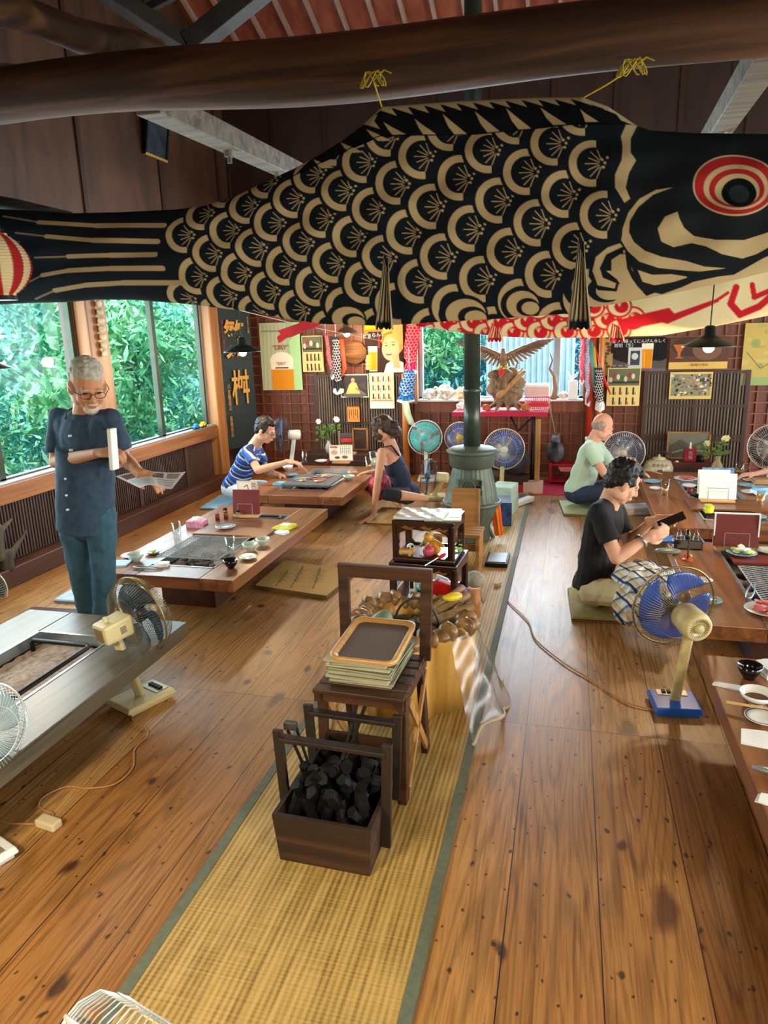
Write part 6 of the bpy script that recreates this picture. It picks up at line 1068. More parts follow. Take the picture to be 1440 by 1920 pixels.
lump(806, 'white carved stone at the left end of the back window sill', .075, seed=2); lump(834, 'taller pale carved head on the back window sill', .10, seed=3); lump(866, 'pale yellow bundle on the sill left of the flue pipe', .085, '#e2d6b0', seed=4); lump(1056, 'small white cloth lump on the sill right of the driftwood', .05, seed=6)
lump(866, 'white shell pile on the left of the red treadle table', .05, '#dcdcd8', 7.72, zt_, 7); lump(912, 'red and brown lobster-like ornament left of the driftwood', .04, '#b3563c', 7.62, zt_, 8, 'ornament'); lump(986, 'orange and brown ornament right of the driftwood', .045, '#b5693f', 7.62, zt_, 9, 'ornament')
q = MB(); q.tube([(0, 0, 0), (.02, 0, .12), (0, 0, .25), (-.05, 0, .33), (-.02, 0, .42), (-.05, 0, .50)], [.035, .03, .02, .014, .01, .005], 8); q.ell((0, 0, .02), (.05, .03, .03)); tag(q.build('twisted_driftwood', m_drift, loc=(P(1037, 745, Y=8.1).x, 8.1, sl_z), smooth=True), 'thin twisted driftwood standing on the window sill', 'driftwood')
t = thing('white_jug', 'square white canister with crane top at the right end of the sill', 'jug', (P(1074, 745, Y=8.1).x, 8.1, sl_z)); MB().box((0, 0, .10), (.10, .10, .20)).build('canister', m_white, t, bevel=.012); MB().cap((-.02, 0, .23), (.03, 0, .25), .02, .008).cap((-.02, 0, .23), (-.06, 0, .30), .012, .004).cap((.0, 0, .24), (.05, 0, .29), .014, .003).build('crane_top', m_white, t, smooth=True)
tag(MB().tube([(0, 0, 0), (.02, -.02, -.15), (.06, 0, -.32), (.10, -.01, -.6)], [.01, .012, .008, .004], 6).build('hanging_root', m_drift, loc=(P(1030, 752, Y=8.0).x, 8.02, .90), smooth=True), 'thin root hanging down in front of the lattice under the sill', 'driftwood')
tag(MB().ell((0, 0, .14), (.15, .12, .16), None, 20, 14, fn=lambda a, p: .1 * math.sin(3 * a + p)).build('dark_rock', mat('dark_rock', '#3a3640', .6, var=.4), loc=(P(965, 880, Y=7.55).x, 7.55, .17), smooth=True), 'dark rounded rock behind the blue fan', 'rock'); t = thing('dark_chest', 'dark low chest with a crimson cloth on its front below the rock', 'chest', (P(955, 900, Y=7.5).x, 7.50, 0)); MB().box((0, 0, .085), (.40, .3, .17)).build('chest_body', m_ped, t, bevel=.005); MB().box((.05, -.153, .05), (.2, .01, .08)).build('crimson_cloth', m_rcl, t)
tag(MB().box((0, 0, .06), (.20, .16, .12)).build('cardboard_box', mat('pink_beige_card', '#c9a79a', .7), loc=(P(1000, 905, Y=7.4).x + .0, 7.40, 0), bevel=.003), 'pinkish beige box at the foot of the timber post', 'box'); tag(MB().box((0, 0, .003), (1.1, .7, .006)).build('red_rug', m_rcl, loc=(-.35, 7.65, 0)), 'crimson cloth spread on the floor under the treadle table', 'rug')
t = thing('red_rack', 'low red lacquer two tier rack below the right part of the window', 'rack', (P(1058, 900, Y=7.9).x + .05, 7.92, 0)); rl = mat('red_rack_paint', '#b01c30', .35); [MB().box((0, 0, z), (.44, .22, .02)).build('shelf_board', rl, t) for z in (.04, .22)]; [MB().box((x, y, .12), (.025, .025, .24)).build('leg', rl, t) for x in (-.2, .2) for y in (-.09, .09)]; MB().prism([(-.12, .0), (.12, 0), (.09, -.05), (-.09, -.05)], -.12, -.11, lambda a, b, c: (a, c, b + .20)).build('front_panel', mat('pink_panel', '#d97a84', .5), t)
t = thing('dog_statue', 'black and white dog figure standing on the red rack', 'statue', (P(1040, 865, Y=7.85).x, 7.90, .23)); q = MB(); q.ell((0, 0, .12), (.10, .07, .12), mi=0); q.ell((.0, -.01, .25), (.055, .05, .05)); q.ell((.03, -.05, .235), (.025, .03, .02)); [q.ell((x, 0, .30), (.012, .01, .025)) for x in (-.035, .035)]; q.build('dog_body', mat('piebald', '#4a4a4e', .5, var=1.6, scale=7), t, remesh=.008, smo=2)
# --- right: kettle pot, cabinet with picture, vase
t = thing('ceramic_kettle', 'large cream ceramic kettle with dark handle and flower drawing by the slatted screen', 'kettle', (P(1234, 890, Y=7.75).x, 7.78, .0)); MB().cyl((0, 0, 0), (0, 0, .10), .14, .14, 24).build('kettle_stand', m_ped, t); MB().lathe([(.10, .10), (.145, .15), (.15, .22), (.12, .29), (.07, .31)], n=32).build('kettle_body', mat('cream_glaze', '#cdc7a6', .3, coat=.4), t, smooth=True); MB().lathe([(.07, .305), (.065, .325), (.012, .335), (.016, .355), (.002, .36)], n=24).build('lid', _mc['cream_glaze'], t, smooth=True)
MB().tube([(-.11, 0, .29), (-.11, 0, .34), (-.06, 0, .385), (.06, 0, .385), (.11, 0, .34), (.11, 0, .29)], .010, 8).build('handle', m_ped, t, smooth=True); q = MB(); [q.ell((.022 * math.cos(k * 1.05), -.148, .19 + .022 * math.sin(k * 1.05)), (.014, .005, .014), None, 8, 6) for k in range(6)]; q.build('flower_drawing', m_indigo, t, smooth=True); text('銘 茶 名 水', t, Vector((0, -.147, .265)), RF, .032, K)
MB().cyl((.13, 0, .24), (.19, 0, .29), .022, .016, 10).build('spout', _mc['cream_glaze'], t, smooth=True)
cabinet((P(1291, 880, Y=7.85).x, 7.90, 0), .42, .3, .28, 'low brown cabinet under the framed picture by the right screen', wood('reddish_cabinet', '#4a2420', '#6e3a34', 0, 12, .4))
t = thing('picture_frame', 'wood framed grey landscape picture on the low brown cabinet', 'picture frame', (P(1290, 862, Y=7.95).x, 8.0, .28)); w_, h_ = .41, .27; cvp = Cv(80, 54, '#77796a'); cvp.poly([(0, 30), (25, 14), (45, 28), (80, 10), (80, 54), (0, 54)], '#5a5c50'); cvp.line([(10, 44), (40, 34), (75, 42)], 3, '#96978a'); flatsheet('painting', cvp, -w_ / 2, w_ / 2, .015, h_, -.004, m_print, t, 0); q = MB(); [q.box((x, 0, h_ / 2 + .008), (.018, .022, h_ + .02)) for x in (-w_ / 2, w_ / 2)]; [q.box((0, 0, z), (w_, .022, .018)) for z in (.008, h_ + .006)]; q.build('frame_moulding', m_bench, t)
t = thing('red_tin', 'red patterned tin with a white figure before the framed picture', 'tin', (P(1293, 860, Y=7.85).x, 7.86, .28)); MB().box((0, 0, .065), (.12, .08, .13)).build('tin_body', mat('red_tin', '#9a2430', .4, var=.3, scale=40), t, bevel=.004); text('祝\n福', t, Vector((0, -.043, .065)), RF, .045, mat('pinkish', '#cfa0a0', .6)); MB().cap((0, 0, .13), (0, 0, .19), .014, .008).build('white_figure', m_white, t, smooth=True)
jar((P(1312, 862, Y=7.85).x, 7.84, .28), .04, .06, 'small dark tin right of the red patterned tin', m_black, None, 'tin')
cabinet((P(1345, 885, Y=7.5).x, 7.55, 0), .3, .3, .20, 'small dark stand under the right flower vase'); vase_fl(Vector((P(1345, 870, Y=7.5).x, 7.5, .20)), .20, 'tan gourd shaped vase with pale yellow flowers, right', mat('tan_vase', '#b09a68', .4, var=.2), mat('pale_yellow', '#e6dfa8', .6), leafm, 9, .2)
# --- left wall: gourd ornament, picture, sill toys, driftwood
t = thing('gourd_string', 'string of pale carved gourds hung on the wooden column between windows', 'ornament', (LW + .15, 5.29, 1.55)); 
for k in range(7): MB().ell((0, 0, .02 + k * .066), (.022 + .010 * math.sin(PI * k / 6), .026, .030), None, 12, 8, fn=lambda a, p: .1 * math.sin(3 * a)).build('carved_gourd', mat('ivory', '#d6cfb4', .6, var=.3, scale=20), t, smooth=True)
MB().tube([(0, 0, 0), (-.01, 0, .5), (-.06, 0, .56)], .003).build('string', m_cord, t)
a_ = P(293, 248, X=LW + .06); t = thing('picture_frame', 'small dark framed picture tilted high on the left wall', 'picture frame', a_); MB().box((0, 0, 0), (.02, .36, .42)).build('picture_panel', mat('dark_picture', '#2c3440', .5, var=.6, scale=9), t); q = MB(); [q.box((.006, y, 0), (.03, .02, .44)) for y in (-.18, .18)]; q.build('side_moulding', m_black, t); MB().box((.008, 0, -.215), (.03, .38, .022)).build('gold_moulding', gold, t); t.rotation_euler = (0, .18, 0)
for k, (px, c_, lab) in enumerate(((372, '#1f7fc4', 'blue toy car at the far end of the left window sill'), (385, '#e0c41a', 'yellow toy car at the far end of the left window sill'))):
    p_ = P(px, 787, X=LW + .04); t = thing('toy_car', lab, 'toy', (LW + .06, p_.y - .1, ZS + .022)); MB().box((0, 0, .025), (.04, .09, .03)).box((0, 0, .045), (.035, .05, .025)).build('car_body', mat('car' + c_, c_, .3), t, bevel=.006)
    for y in (-.028, .028): MB().cyl((-.024, y, .012), (.024, y, .012), .012, n=12).build('wheel', m_black, t)
p_ = P(20, 1075, X=LW + .12); t = thing('driftwood_piece', 'dark twisted driftwood standing on the baseboard at the left edge', 'driftwood', (LW + .10, p_.y, .14)); MB().cap((0, 0, 0), (0, .02, .1), .05, .04).cap((0, .02, .08), (0, .20, .18), .025, .012).cap((0, .04, .05), (0, .24, .22), .018, .008).cap((0, -.05, .1), (0, -.02, .3), .04, .03).cap((0, -.04, .26), (0, .12, .33), .03, .008).build('root_wood', wood('dark_driftwood', '#2a2620', '#5a5442', 2, 12, .7, .4), t, remesh=.008, smo=2)
# ================================================================ electric fans
m_crm = mat('cream_fan_plastic', '#d8cf9e', .4, var=.05); m_crm2 = mat('aged_fan_plastic', '#c3b684', .45, var=.2, scale=22); m_wcg = mat('white_fan_plastic', '#dfe4e2', .35, var=.03); m_gcg = mat('brassy_cage_wire', '#8f8058', .35, .7); m_dcg = mat('grey_cage_wire', '#4a5456', .4, .6); m_wire_w = mat('pale_cage_wire', '#d5dcd8', .35, .4)
def blade_mat(n, c, a=.75):
    m = mat('blade' + n, c, .2, alpha=a, var=.05, coat=.3); return m
def fan(p, head, yaw, tilt, label, R=.165, cage=m_gcg, blade='#2c5f9e', ba=.7, body=m_crm, base=m_crm, pole=m_crm, wires=72, wr=.0011, shape='box', nb=4, face='#d8cf9e', base_w=(.20, .26), base_kind='flat', hub=None, thick=.085, ms=1.0, by=None):
    # p: base centre, head: cage centre in the world, yaw: heading the fan blows to, tilt up
    t = thing('electric_fan', label, 'fan', p); p = Vector(p); h = Vector(head) - p
    ax = Vector((math.cos(tilt) * math.cos(yaw), math.cos(tilt) * math.sin(yaw), math.sin(tilt))); Rm = frame(ax, ax.cross(Vector((0, 0, 1)))); L = lambda x, y, z: h + Rm @ Vector((x, y, z))
    def spoke(prof, k, n, tw=0):
        a = 2 * PI * k / n; return [L(r * math.cos(a + tw * r), r * math.sin(a + tw * r), z) for r, z in prof]
    f = thick; q = MB()
    rear = [(.05, -f * .95), (R * .55, -f), (R * .85, -f * .8), (R * .98, -f * .35), (R, 0)]; front = [(.035, f * .75), (R * .5, f * .85), (R * .82, f * .7), (R * .97, f * .3), (R, 0)]
    for k in range(wires): q.tube(spoke(rear, k, wires), wr, 3)
    for r, z in ((.05, -f * .95), (R * .62, -f * .97)): q.tube([L(r * math.cos(a), r * math.sin(a), z) for a in np.linspace(0, 2 * PI, 36, endpoint=False)], wr * 1.3, 4, True)
    q.build('rear_cage', cage, t); q = MB()
    for k in range(wires): q.tube(spoke(front, k, wires, .9 if wires > 60 else 0), wr, 3)
    q.tube([L(R * .62 * math.cos(a), R * .62 * math.sin(a), f * .82) for a in np.linspace(0, 2 * PI, 36, endpoint=False)], wr * 1.3, 4, True); q.build('front_cage', cage, t)
    MB().tube([L(R * math.cos(a), R * math.sin(a), 0) for a in np.linspace(0, 2 * PI, 48, endpoint=False)], .0048, 8, True).build('cage_rim', cage if shape != 'round' else cage, t, smooth=True)
    MB().lathe([(.036, f * .70), (.036, f * .80), (.03, f * .86), (.002, f * .87)], tuple(h), 24, Rm).build('front_badge', hub or mat('badge' + face, face, .3), t, smooth=True)
    MB().lathe([(.034, -.02), (.034, .02), (.02, .03), (.002, .032)], tuple(h), 20, Rm).build('blade_hub', mat('hub_dark', '#2b3236', .3), t, smooth=True)
    bm_ = blade_mat(blade, blade, ba)
    for k in range(nb):
        vs, fs = [], []; nu, nv = 8, 8
        for j in range(nv + 1):
            r = .03 + (R * .88 - .03) * j / nv; span = (2 * PI / nb) * (.50 + .40 * math.sin(PI * min(1, j / nv * .62))); 
            for i in range(nu + 1): a = 2 * PI * k / nb + (i / nu - .5) * span + .35 * j / nv; vs.append(L(r * math.cos(a), r * math.sin(a), (i / nu - .5) * .035 * (1 - .3 * j / nv)))
        for j in range(nv):
            for i in range(nu): a = j * (nu + 1) + i; fs.append((a, a + 1, a + nu + 2, a + nu + 1))
        MB().add(vs, fs).build('blade', bm_, t, smooth=True, solid=.002)
    if shape == 'box':
        MB().box(L(0, 0, -f - .06), (.082 * ms, .075 * ms, .15), Rm, taper=1.08).build('motor_housing', body, t, bevel=.014); MB().box(L(0, .0, -f - .136), (.05 * ms, .05 * ms, .004), Rm).build('vent_grille', mat('vent_brown', '#8a7650', .5), t); q = MB()
        for s in (-1, 1): [q.box(L(s * .0435 * ms, -.012 + k * .007, -f - .045), (.002, .003, .03), Rm) for k in range(5)]
        q.build('side_vents', mat('vent_dark', '#5a523c', .5), t); MB().cyl(L(0, -.034 * ms, -f - .09), L(0, -.056 * ms, -f - .09), .009, .010, 12).build('swing_knob', body, t)
    else:
        MB().lathe([(.045 * ms, -f * .9), (.052 * ms, -f * 1.1), (.055 * ms, -f - .10), (.05 * ms, -f - .125), (.035 * ms, -f - .13), (.034 * ms, -f - .122), (.002, -f - .12)], tuple(h), 36, Rm).build('motor_housing', body, t, smooth=True); q = MB()
        for k in range(28): a = 2 * PI * k / 28; q.box(L(.042 * math.cos(a), .042 * math.sin(a), -f - .129), (.0016, .012, .002), Rm @ Matrix.Rotation(a - PI / 2, 3, 'Z'))
        q.build('vent_grille', mat('vent_dark', '#5a523c', .5), t); MB().cyl(L(0, 0, -f - .12), L(0, 0, -f - .134), .022, .02, 24).build('motor_cap', body, t, smooth=True)
    m_ = L(0, 0, -f - .055); nk = Vector((m_.x, m_.y, m_.z - .045)); w, d = base_w; Rz = rotz((yaw if by is None else by) - PI / 2)
    MB().bar(Vector((0, 0, .03)), nk + Vector((0, 0, .0)), .044, .03, (0, 1, 0)).build('pole', pole, t, bevel=.008); MB().cap(nk + Vector((0, 0, -.01)), m_ + Vector((0, 0, -.015)), .018, .016).build('neck_joint', pole, t, smooth=True)
    MB().box((0, 0, .012), (w * .88, d * .88, .024), Rz).box((0, 0, .032), (w, d, .024), Rz, taper=.93).build('base', base, t, bevel=.006)
    pn = MB().box(tuple(Rz @ Vector((0, d * .30, .045))), (w * .62, d * .26, .004), Rz).build('control_panel', mat('panel_silver', '#a9a58c', .35, .5), t); q = MB(); [q.box(tuple(Rz @ Vector((x, d * .31, .050))), (.016, .022, .009), Rz) for x in (-.036, -.013, .010, .033)]; q.build('switch_keys', m_black, pn)
    return t
fan((-1.93, 2.68, 0), P(263, 1152, Y=2.74), math.radians(68), .12, 'cream desk fan turned away beside the empty left table', wires=84, base_w=(.19, .27), blade='#1d3d58', ba=.8, R=.188, ms=1.25)
b_ = fan((.515, 3.12, 0), P(1263, 1135, Y=3.22), math.radians(112), .12, 'old fan with blue blades and blue base on the right floor', R=.192, ms=1.2, cage=m_gcg, blade='#2b57b0', ba=.85, body=m_crm2, base=mat('blue_fan_base', '#1f5fc0', .3), pole=m_crm2, shape='round', wires=84, base_w=(.21, .19), by=math.radians(96))
fan((-1.89, 1.61, 0), P(-42, 1372, Y=1.72), math.radians(-20), .05, 'white caged fan cut by the left edge', cage=m_wire_w, base=m_wcg, wires=70, base_w=(.2, .24), blade='#9ab8c0')
fan((-.62, .62, 0), P(258, 1990, Y=.86), math.radians(75), .5, 'fan at the bottom edge with dark rim and pale wires', R=.155, cage=m_wire_w, wires=64, wr=.0014, blade='#3a6a6a', ba=.6, body=m_crm2)
fan((P(535, 880, Y=7.35).x + .03, 7.35, 0), P(527, 815, Y=7.3), math.radians(205), .05, 'fan with blue blades behind the man in stripes', cage=m_dcg, blade='#2f6fa8', body=m_wcg, base=m_wcg, pole=m_wcg, shape='round', wires=60, R=.20)
fan((P(800, 900, Y=7.85).x, 7.85, 0), P(797, 820, Y=7.75), math.radians(-82), .05, 'white fan with bright turquoise blades left of the flue pipe', cage=m_wire_w, blade='#1fc0c0', ba=.85, body=m_wcg, base=m_wcg, pole=m_wcg, wires=60, R=.19, face='#3ab8c0', shape='round', nb=3)
fan((P(865, 900, Y=8.0).x, 7.93, 0), P(862, 820, Y=7.88), math.radians(-85), .05, 'fan with violet blue blades and yellow badge behind the flue pipe', cage=m_wire_w, blade='#3a46a8', ba=.9, body=m_crm, base=m_crm, pole=m_crm, wires=50, R=.17, face='#d0a830', shape='round', nb=3)
fan((P(940, 905, Y=7.3).x, 7.3, 0.01), P(945, 842, Y=7.2), math.radians(-82), .05, 'white rimmed fan with clear blue blades right of the flue pipe', cage=m_wire_w, blade='#2f55a8', ba=.7, body=m_crm, base=m_crm, pole=m_crm, wires=60, R=.205, face='#cfd8d0', shape='round', nb=4)
fan((P(812, 925, Y=6.95).x, 6.98, 0), P(802, 893, Y=6.9), math.radians(190), .1, 'small fan with sky blue blades turned left behind the woman', cage=m_dcg, blade='#2fa0d8', ba=.9, body=m_crm, base=m_crm, pole=m_crm, wires=56, R=.18, nb=3, shape='round')
fan((P(1172, 905, Y=7.65).x, 7.7, 0), P(1169, 848, Y=7.6), math.radians(-95), .05, 'dark bladed fan behind the bald man', cage=m_wire_w, blade='#3c3f58', ba=.85, body=m_wcg, base=m_wcg, pole=m_wcg, wires=60, R=.21, face='#b8a890', shape='round')
fan((P(1446, 900, Y=7.35).x, 7.4, 0), P(1448, 838, Y=7.3), math.radians(-100), .05, 'dark bladed fan cut by the right edge', cage=m_wire_w, blade='#2c2a30', ba=.85, body=m_wcg, base=m_wcg, pole=m_wcg, wires=60, R=.21, shape='round')
fan((P(-40, 1110, Y=3.75).x, 3.75, 0), P(-38, 1110, Y=3.7), math.radians(-60), .05, 'blue grey fan cage just showing at the left edge by the baseboard', cage=m_wire_w, blade='#3f6a78', wires=60, R=.17, body=m_wcg, base=m_wcg, pole=m_wcg)
# ================================================================ people
def skinm(n, c): return mat('skin_' + n, c, .6, var=.06, scale=14, spec=.3)
def band_mat(n, axis, per, stops, rough=.85):
    if n in _mc: return _mc[n]
    m, nt, b = newmat(n); tc = N(nt, 'ShaderNodeTexCoord'); d = N(nt, 'ShaderNodeVectorMath', operation='DOT_PRODUCT'); d.inputs[1].default_value = tuple(Vector(axis).normalized() / per); nt.links.new(tc.outputs['Object'], d.inputs[0])
    nz = N(nt, 'ShaderNodeTexNoise'); nz.inputs['Scale'].default_value = 5; nt.links.new(tc.outputs['Object'], nz.inputs[0]); a = N(nt, 'ShaderNodeMath', operation='MULTIPLY_ADD'); nt.links.new(nz.outputs[0], a.inputs[0]); a.inputs[1].default_value = .35; nt.links.new(d.outputs['Value'], a.inputs[2])
    f = N(nt, 'ShaderNodeMath', operation='FRACT'); nt.links.new(a.outputs[0], f.inputs[0]); nt.links.new(ramp(nt, f.outputs[0], stops), b.inputs['Base Color']); b.inputs['Roughness'].default_value = rough; _mc[n] = m; return m
def plaid_mat(n):
    m, nt, b = newmat(n); tc = N(nt, 'ShaderNodeTexCoord'); cur = None
    for ax, per, st in (((1, .5, .8), .10, [(0, '#dfe6e4'), (.45, '#dfe6e4'), (.5, '#2c4f8c'), (.62, '#1c2c50'), (.66, '#dfe6e4'), (1, '#d8b45c')]), ((-.4, 1, .9), .085, [(0, '#ffffff'), (.4, '#f2f2ea'), (.45, '#8fb7d8'), (.6, '#5a86b8'), (.65, '#ffffff'), (1, '#ffffff')])):
        d = N(nt, 'ShaderNodeVectorMath', operation='DOT_PRODUCT'); d.inputs[1].default_value = tuple(Vector(ax) / per); nt.links.new(tc.outputs['Object'], d.inputs[0]); f = N(nt, 'ShaderNodeMath', operation='FRACT'); nt.links.new(d.outputs['Value'], f.inputs[0]); c = ramp(nt, f.outputs[0], st)
        if cur is None: cur = c
        else:
            x = N(nt, 'ShaderNodeMix', data_type='RGBA', blend_type='MULTIPLY'); x.inputs[0].default_value = 1; nt.links.new(cur, x.inputs[6]); nt.links.new(c, x.inputs[7]); cur = x.outputs[2]
    nt.links.new(cur, b.inputs['Base Color']); b.inputs['Roughness'].default_value = .85; return m
def hand(q, w, d, pn, curl, side, k=1.0, spread=.0):
    # w wrist, d direction to the fingers, pn palm normal (the way the fingers close), side: +1 thumb towards d x pn
    d = Vector(d).normalized(); pn = Vector(pn); pn = (pn - d * pn.dot(d)).normalized(); ac = d.cross(pn) * side; R = Matrix((ac, d, pn)).transposed()
    q.ell(w + d * .045 * k, (.040 * k, .052 * k, .017 * k), R); q.cap(w - d * .02 * k, w + d * .03 * k, .024 * k, .026 * k)
    for i, (o, l) in enumerate(((.030, .040), (.010, .045), (-.010, .042), (-.029, .033))):
        p = w + d * (.085 - .004 * abs(i - 1)) * k + ac * o * k; a = curl * .5; dr = d
        for j, f in enumerate((1, .68, .55)):
            dr = (d * math.cos(a) + pn * math.sin(a) + ac * o * spread * 6).normalized(); e = p + dr * l * f * k; q.cap(p, e, (.0095 - .001 * j) * k, (.0088 - .001 * j) * k, 8); p = e; a += curl
    p = w + d * .025 * k + ac * .032 * k; t1 = p + (d * .65 + ac * .6 + pn * .35).normalized() * .04 * k; t2 = t1 + (d * .85 + ac * .05 + pn * .5).normalized() * .034 * k; q.cap(p, t1, .014 * k, .0115 * k, 8); q.cap(t1, t2, .0115 * k, .009 * k, 8)
def person(label, root, J, F, up, skin, hair, shirt, pants, sl=.75, pl=.5, vox=.006, k=1.0, hk=1.0, bald=False, tank=False, glasses=None, hands=None, fat=1.0, beard=None, bun=False, shoes=None, side=None, hairs=1.0, shirt_low=0.0, smile=False):
    t = thing('person', label, 'person', root); V = lambda v: Vector(v); J = {a: V(b) for a, b in J.items()}
    F = V(F).normalized(); U = V(up); U = (U - F * U.dot(F)).normalized(); H = frame(U, F.cross(U)); hc = J['head']; h = lambda x, y, z: hc + H @ (V((x, y, z)) * hk)
    tup = (J['neck'] - J['pelvis']).normalized(); sd = V(side) if side else (J['shR'] - J['shL']); T = frame(tup, sd); mid = (J['shR'] + J['shL']) / 2; ch = mid.lerp(J['pelvis'], .22); be = mid.lerp(J['pelvis'], .62); sw = (J['shR'] - J['shL']).length / 2
    q = MB(root); E = lambda c, r: q.ell(h(*c), tuple(x * hk for x in r), H)
    E((0, -.012, .025), (.074, .092, .092)); E((0, .022, -.035), (.060, .066, .084)); E((0, .052, -.092), (.030, .028, .024)); E((0, .074, .014), (.048, .018, .012)); q.cap(h(0, .088, .004), h(0, .108, -.028), .0085 * hk, .0125 * hk, 8); E((0, .094, -.034), (.017, .012, .009)); E((0, .082, -.064), (.027, .018, .018))
    for s in (-1, 1):
        E((s * .035, .055, -.036), (.026, .027, .028)); E((s * .078, -.004, -.014), (.011, .020, .032)); E((s * .05, .0, -.06), (.022, .05, .04)); E((s * .030, .078, .0), (.015, .010, .009))
    q.cap(J['neck'] - tup * .05 * k, hc - U * .05 * hk - F * .02, .064 * k, .056 * k); q.ell(ch, (sw * .80, .085 * k * fat, .16 * k), T); q.ell(be, (sw * .70, .085 * k * fat, .15 * k), T); q.ell(J['pelvis'], (.14 * k, .10 * k, .10 * k), T); q.cap(J['shL'], J['shR'], .036 * k); q.cap(mid, J['neck'], .06 * k, .055 * k)
    for s in 'LR':
        a, b, c = J['sh' + s], J['el' + s], J['wr' + s]; q.cap(a, b, .046 * k, .038 * k); q.cap(b, b.lerp(c, .4), .038 * k, .037 * k); q.cap(b.lerp(c, .4), c, .037 * k, .024 * k)
        hd = (hands or {}).get(s)
        if hd: hand(q, c, hd[0], hd[1], hd[2], hd[3], 1.0 * k, hd[4] if len(hd) > 4 else 0)
        a, b, c = J['hip' + s], J['kn' + s], J['an' + s]; q.cap(a, b, .075 * k, .052 * k); q.cap(b, b.lerp(c, .35), .05 * k, .054 * k); q.cap(b.lerp(c, .35), c, .052 * k, .033 * k)
        ft = J.get('to' + s)
        if ft is not None: q.cap(c, ft, .034 * k, .024 * k); q.ell(c.lerp(ft, .75), (.04 * k, .04 * k, .022 * k))
    body = q.build('body', skin, t, remesh=vox, smo=2)
    # face details
    dk = mat('eye_dark', '#1c1512', .3); lp = mat('lip', '#b0685a', .5)
    for s in (-1, 1): MB(root).ell(h(s * .030, .0885, .001), (.011 * hk, .004 * hk, .0032 * hk), H, 10, 6).build('eye', dk, t, smooth=True); MB(root).ell(h(s * .031, .090, .020), (.016 * hk, .005 * hk, .003 * hk), H, 10, 6).build('eyebrow', hair, t, smooth=True)
    MB(root).ell(h(0, .098, -.064), (.021 * hk, .006 * hk, .0042 * hk), H, 12, 6).build('lips', lp if not smile else m_white, t, smooth=True)
    q = MB(root)
    if bald:
        for s in (-1, 1): q.ell(h(s * .060, -.03, -.002), (.018 * hk, .052 * hk, .045 * hk), H)
        q.ell(h(0, -.055, -.005), (.062 * hk, .045 * hk, .055 * hk), H)
        if bald == 'thin': q.ell(h(0, -.02, .055), (.073 * hk, .092 * hk, .073 * hk), H)
    else:
        q.ell(h(0, -.026, .042), (.086 * hk, .092 * hk, .088 * hk * hairs), H); q.ell(h(0, -.055, -.01), (.074 * hk, .052 * hk, .07 * hk), H); q.ell(h(0, .035, .085), (.062 * hk, .045 * hk, .035 * hk), H)
        for s in (-1, 1): q.ell(h(s * .066, -.005, .02), (.018 * hk, .05 * hk, .045 * hk), H)
        if bun: q.ell(h(0, -.12, .0), (.04, .045, .04), H); q.ell(h(0, -.12, -.06), (.06, .05, .07), H); q.ell(h(.0, .02, .05), (.083, .072, .075), H); q.cap(h(0, -.08, .01), h(0, -.13, -.01), .03, .035); [q.ell(h(s * .066, .03, -.02), (.02, .05, .07), H) for s in (-1, 1)]
    q.build('hair', hair, t, remesh=.006, smo=2, disp=(.022, .03))
    if beard: MB(root).ell(h(0, .068, -.092), (.036 * hk, .032 * hk, .026 * hk), H).ell(h(0, .100, -.052), (.024 * hk, .007 * hk, .005 * hk), H).build('beard', beard, t, remesh=.005, disp=(.006, .02))
    if glasses:
        q = MB(root)
        for s in (-1, 1): q.tube([h(s * .032 + .024 * math.cos(a), .104, -.002 + .016 * math.sin(a)) for a in np.linspace(0, 2 * PI, 20, endpoint=False)], .0018 * hk, 5, True); q.tube([h(s * .056, .104, .004), h(s * .082, .06, .006), h(s * .086, -.02, .0)], .0018 * hk, 5)
        q.tube([h(-.008, .104, .002), h(.008, .104, .002)], .0018 * hk, 5); q.build('glasses', glasses, t, smooth=True)
    # clothes
    q = MB(root); g = .014 * k
    if tank:
        q.ell(ch - tup * .05, (sw * .80 + g, .085 * k * fat + g, .13 * k), T); q.ell(be, (sw * .70 + g, .085 * k * fat + g, .16 * k), T); q.ell(J['pelvis'], (.14 * k + g, .10 * k + g, .11 * k), T)
        for s in (-1, 1): q.tube([ch + T @ V((s * .075, .09, .04)), ch + T @ V((s * .08, .05, .16)), ch + T @ V((s * .07, -.06, .15)), ch + T @ V((s * .06, -.095, .03))], .011, 8)
    else:
        q.ell(ch, (sw * .84 + g, .09 * k * fat + g, .165 * k), T); q.ell(be, (sw * .76 + g, .095 * k * fat + g, .165 * k), T); q.ell(J['pelvis'] + tup * .02, (.145 * k + g, .105 * k * fat + g, .12 * k + shirt_low), T); q.cap(J['shL'] - tup * .01, J['shR'] - tup * .01, .050 * k); q.cap(mid - tup * .02, J['neck'] - tup * .012, .078 * k, .060 * k); [q.cap(J['neck'] - tup * .03, J['sh' + s_] + tup * .0, .056 * k, .055 * k) for s_ in 'LR']
        for s_, g_ in (('L', -1), ('R', 1)): q.cap(J['sh' + s_].lerp(mid, .34) - tup * .05, J['pelvis'] + tup * .06 + T @ V((g_ * .062 * k, 0, 0)), .075 * k * fat, .092 * k * fat)
        if shirt_low: q.cyl(ch - tup * .06, J['pelvis'] - tup * shirt_low, sw * .76, .160 * k, 32)
        for s in 'LR': a, b = J['sh' + s], J['el' + s]; e = a.lerp(b, sl); q.cyl(a, e, .054 * k, .062 * k, 16); q.ell(a - tup * .006, .056 * k)
    sh = q.build('shirt', shirt, t, remesh=vox, smo=6, disp=(.012, .09))
    q = MB(root); q.ell(J['pelvis'] - tup * .02, (.15 * k + g, .115 * k + g * .7, .10 * k), T)
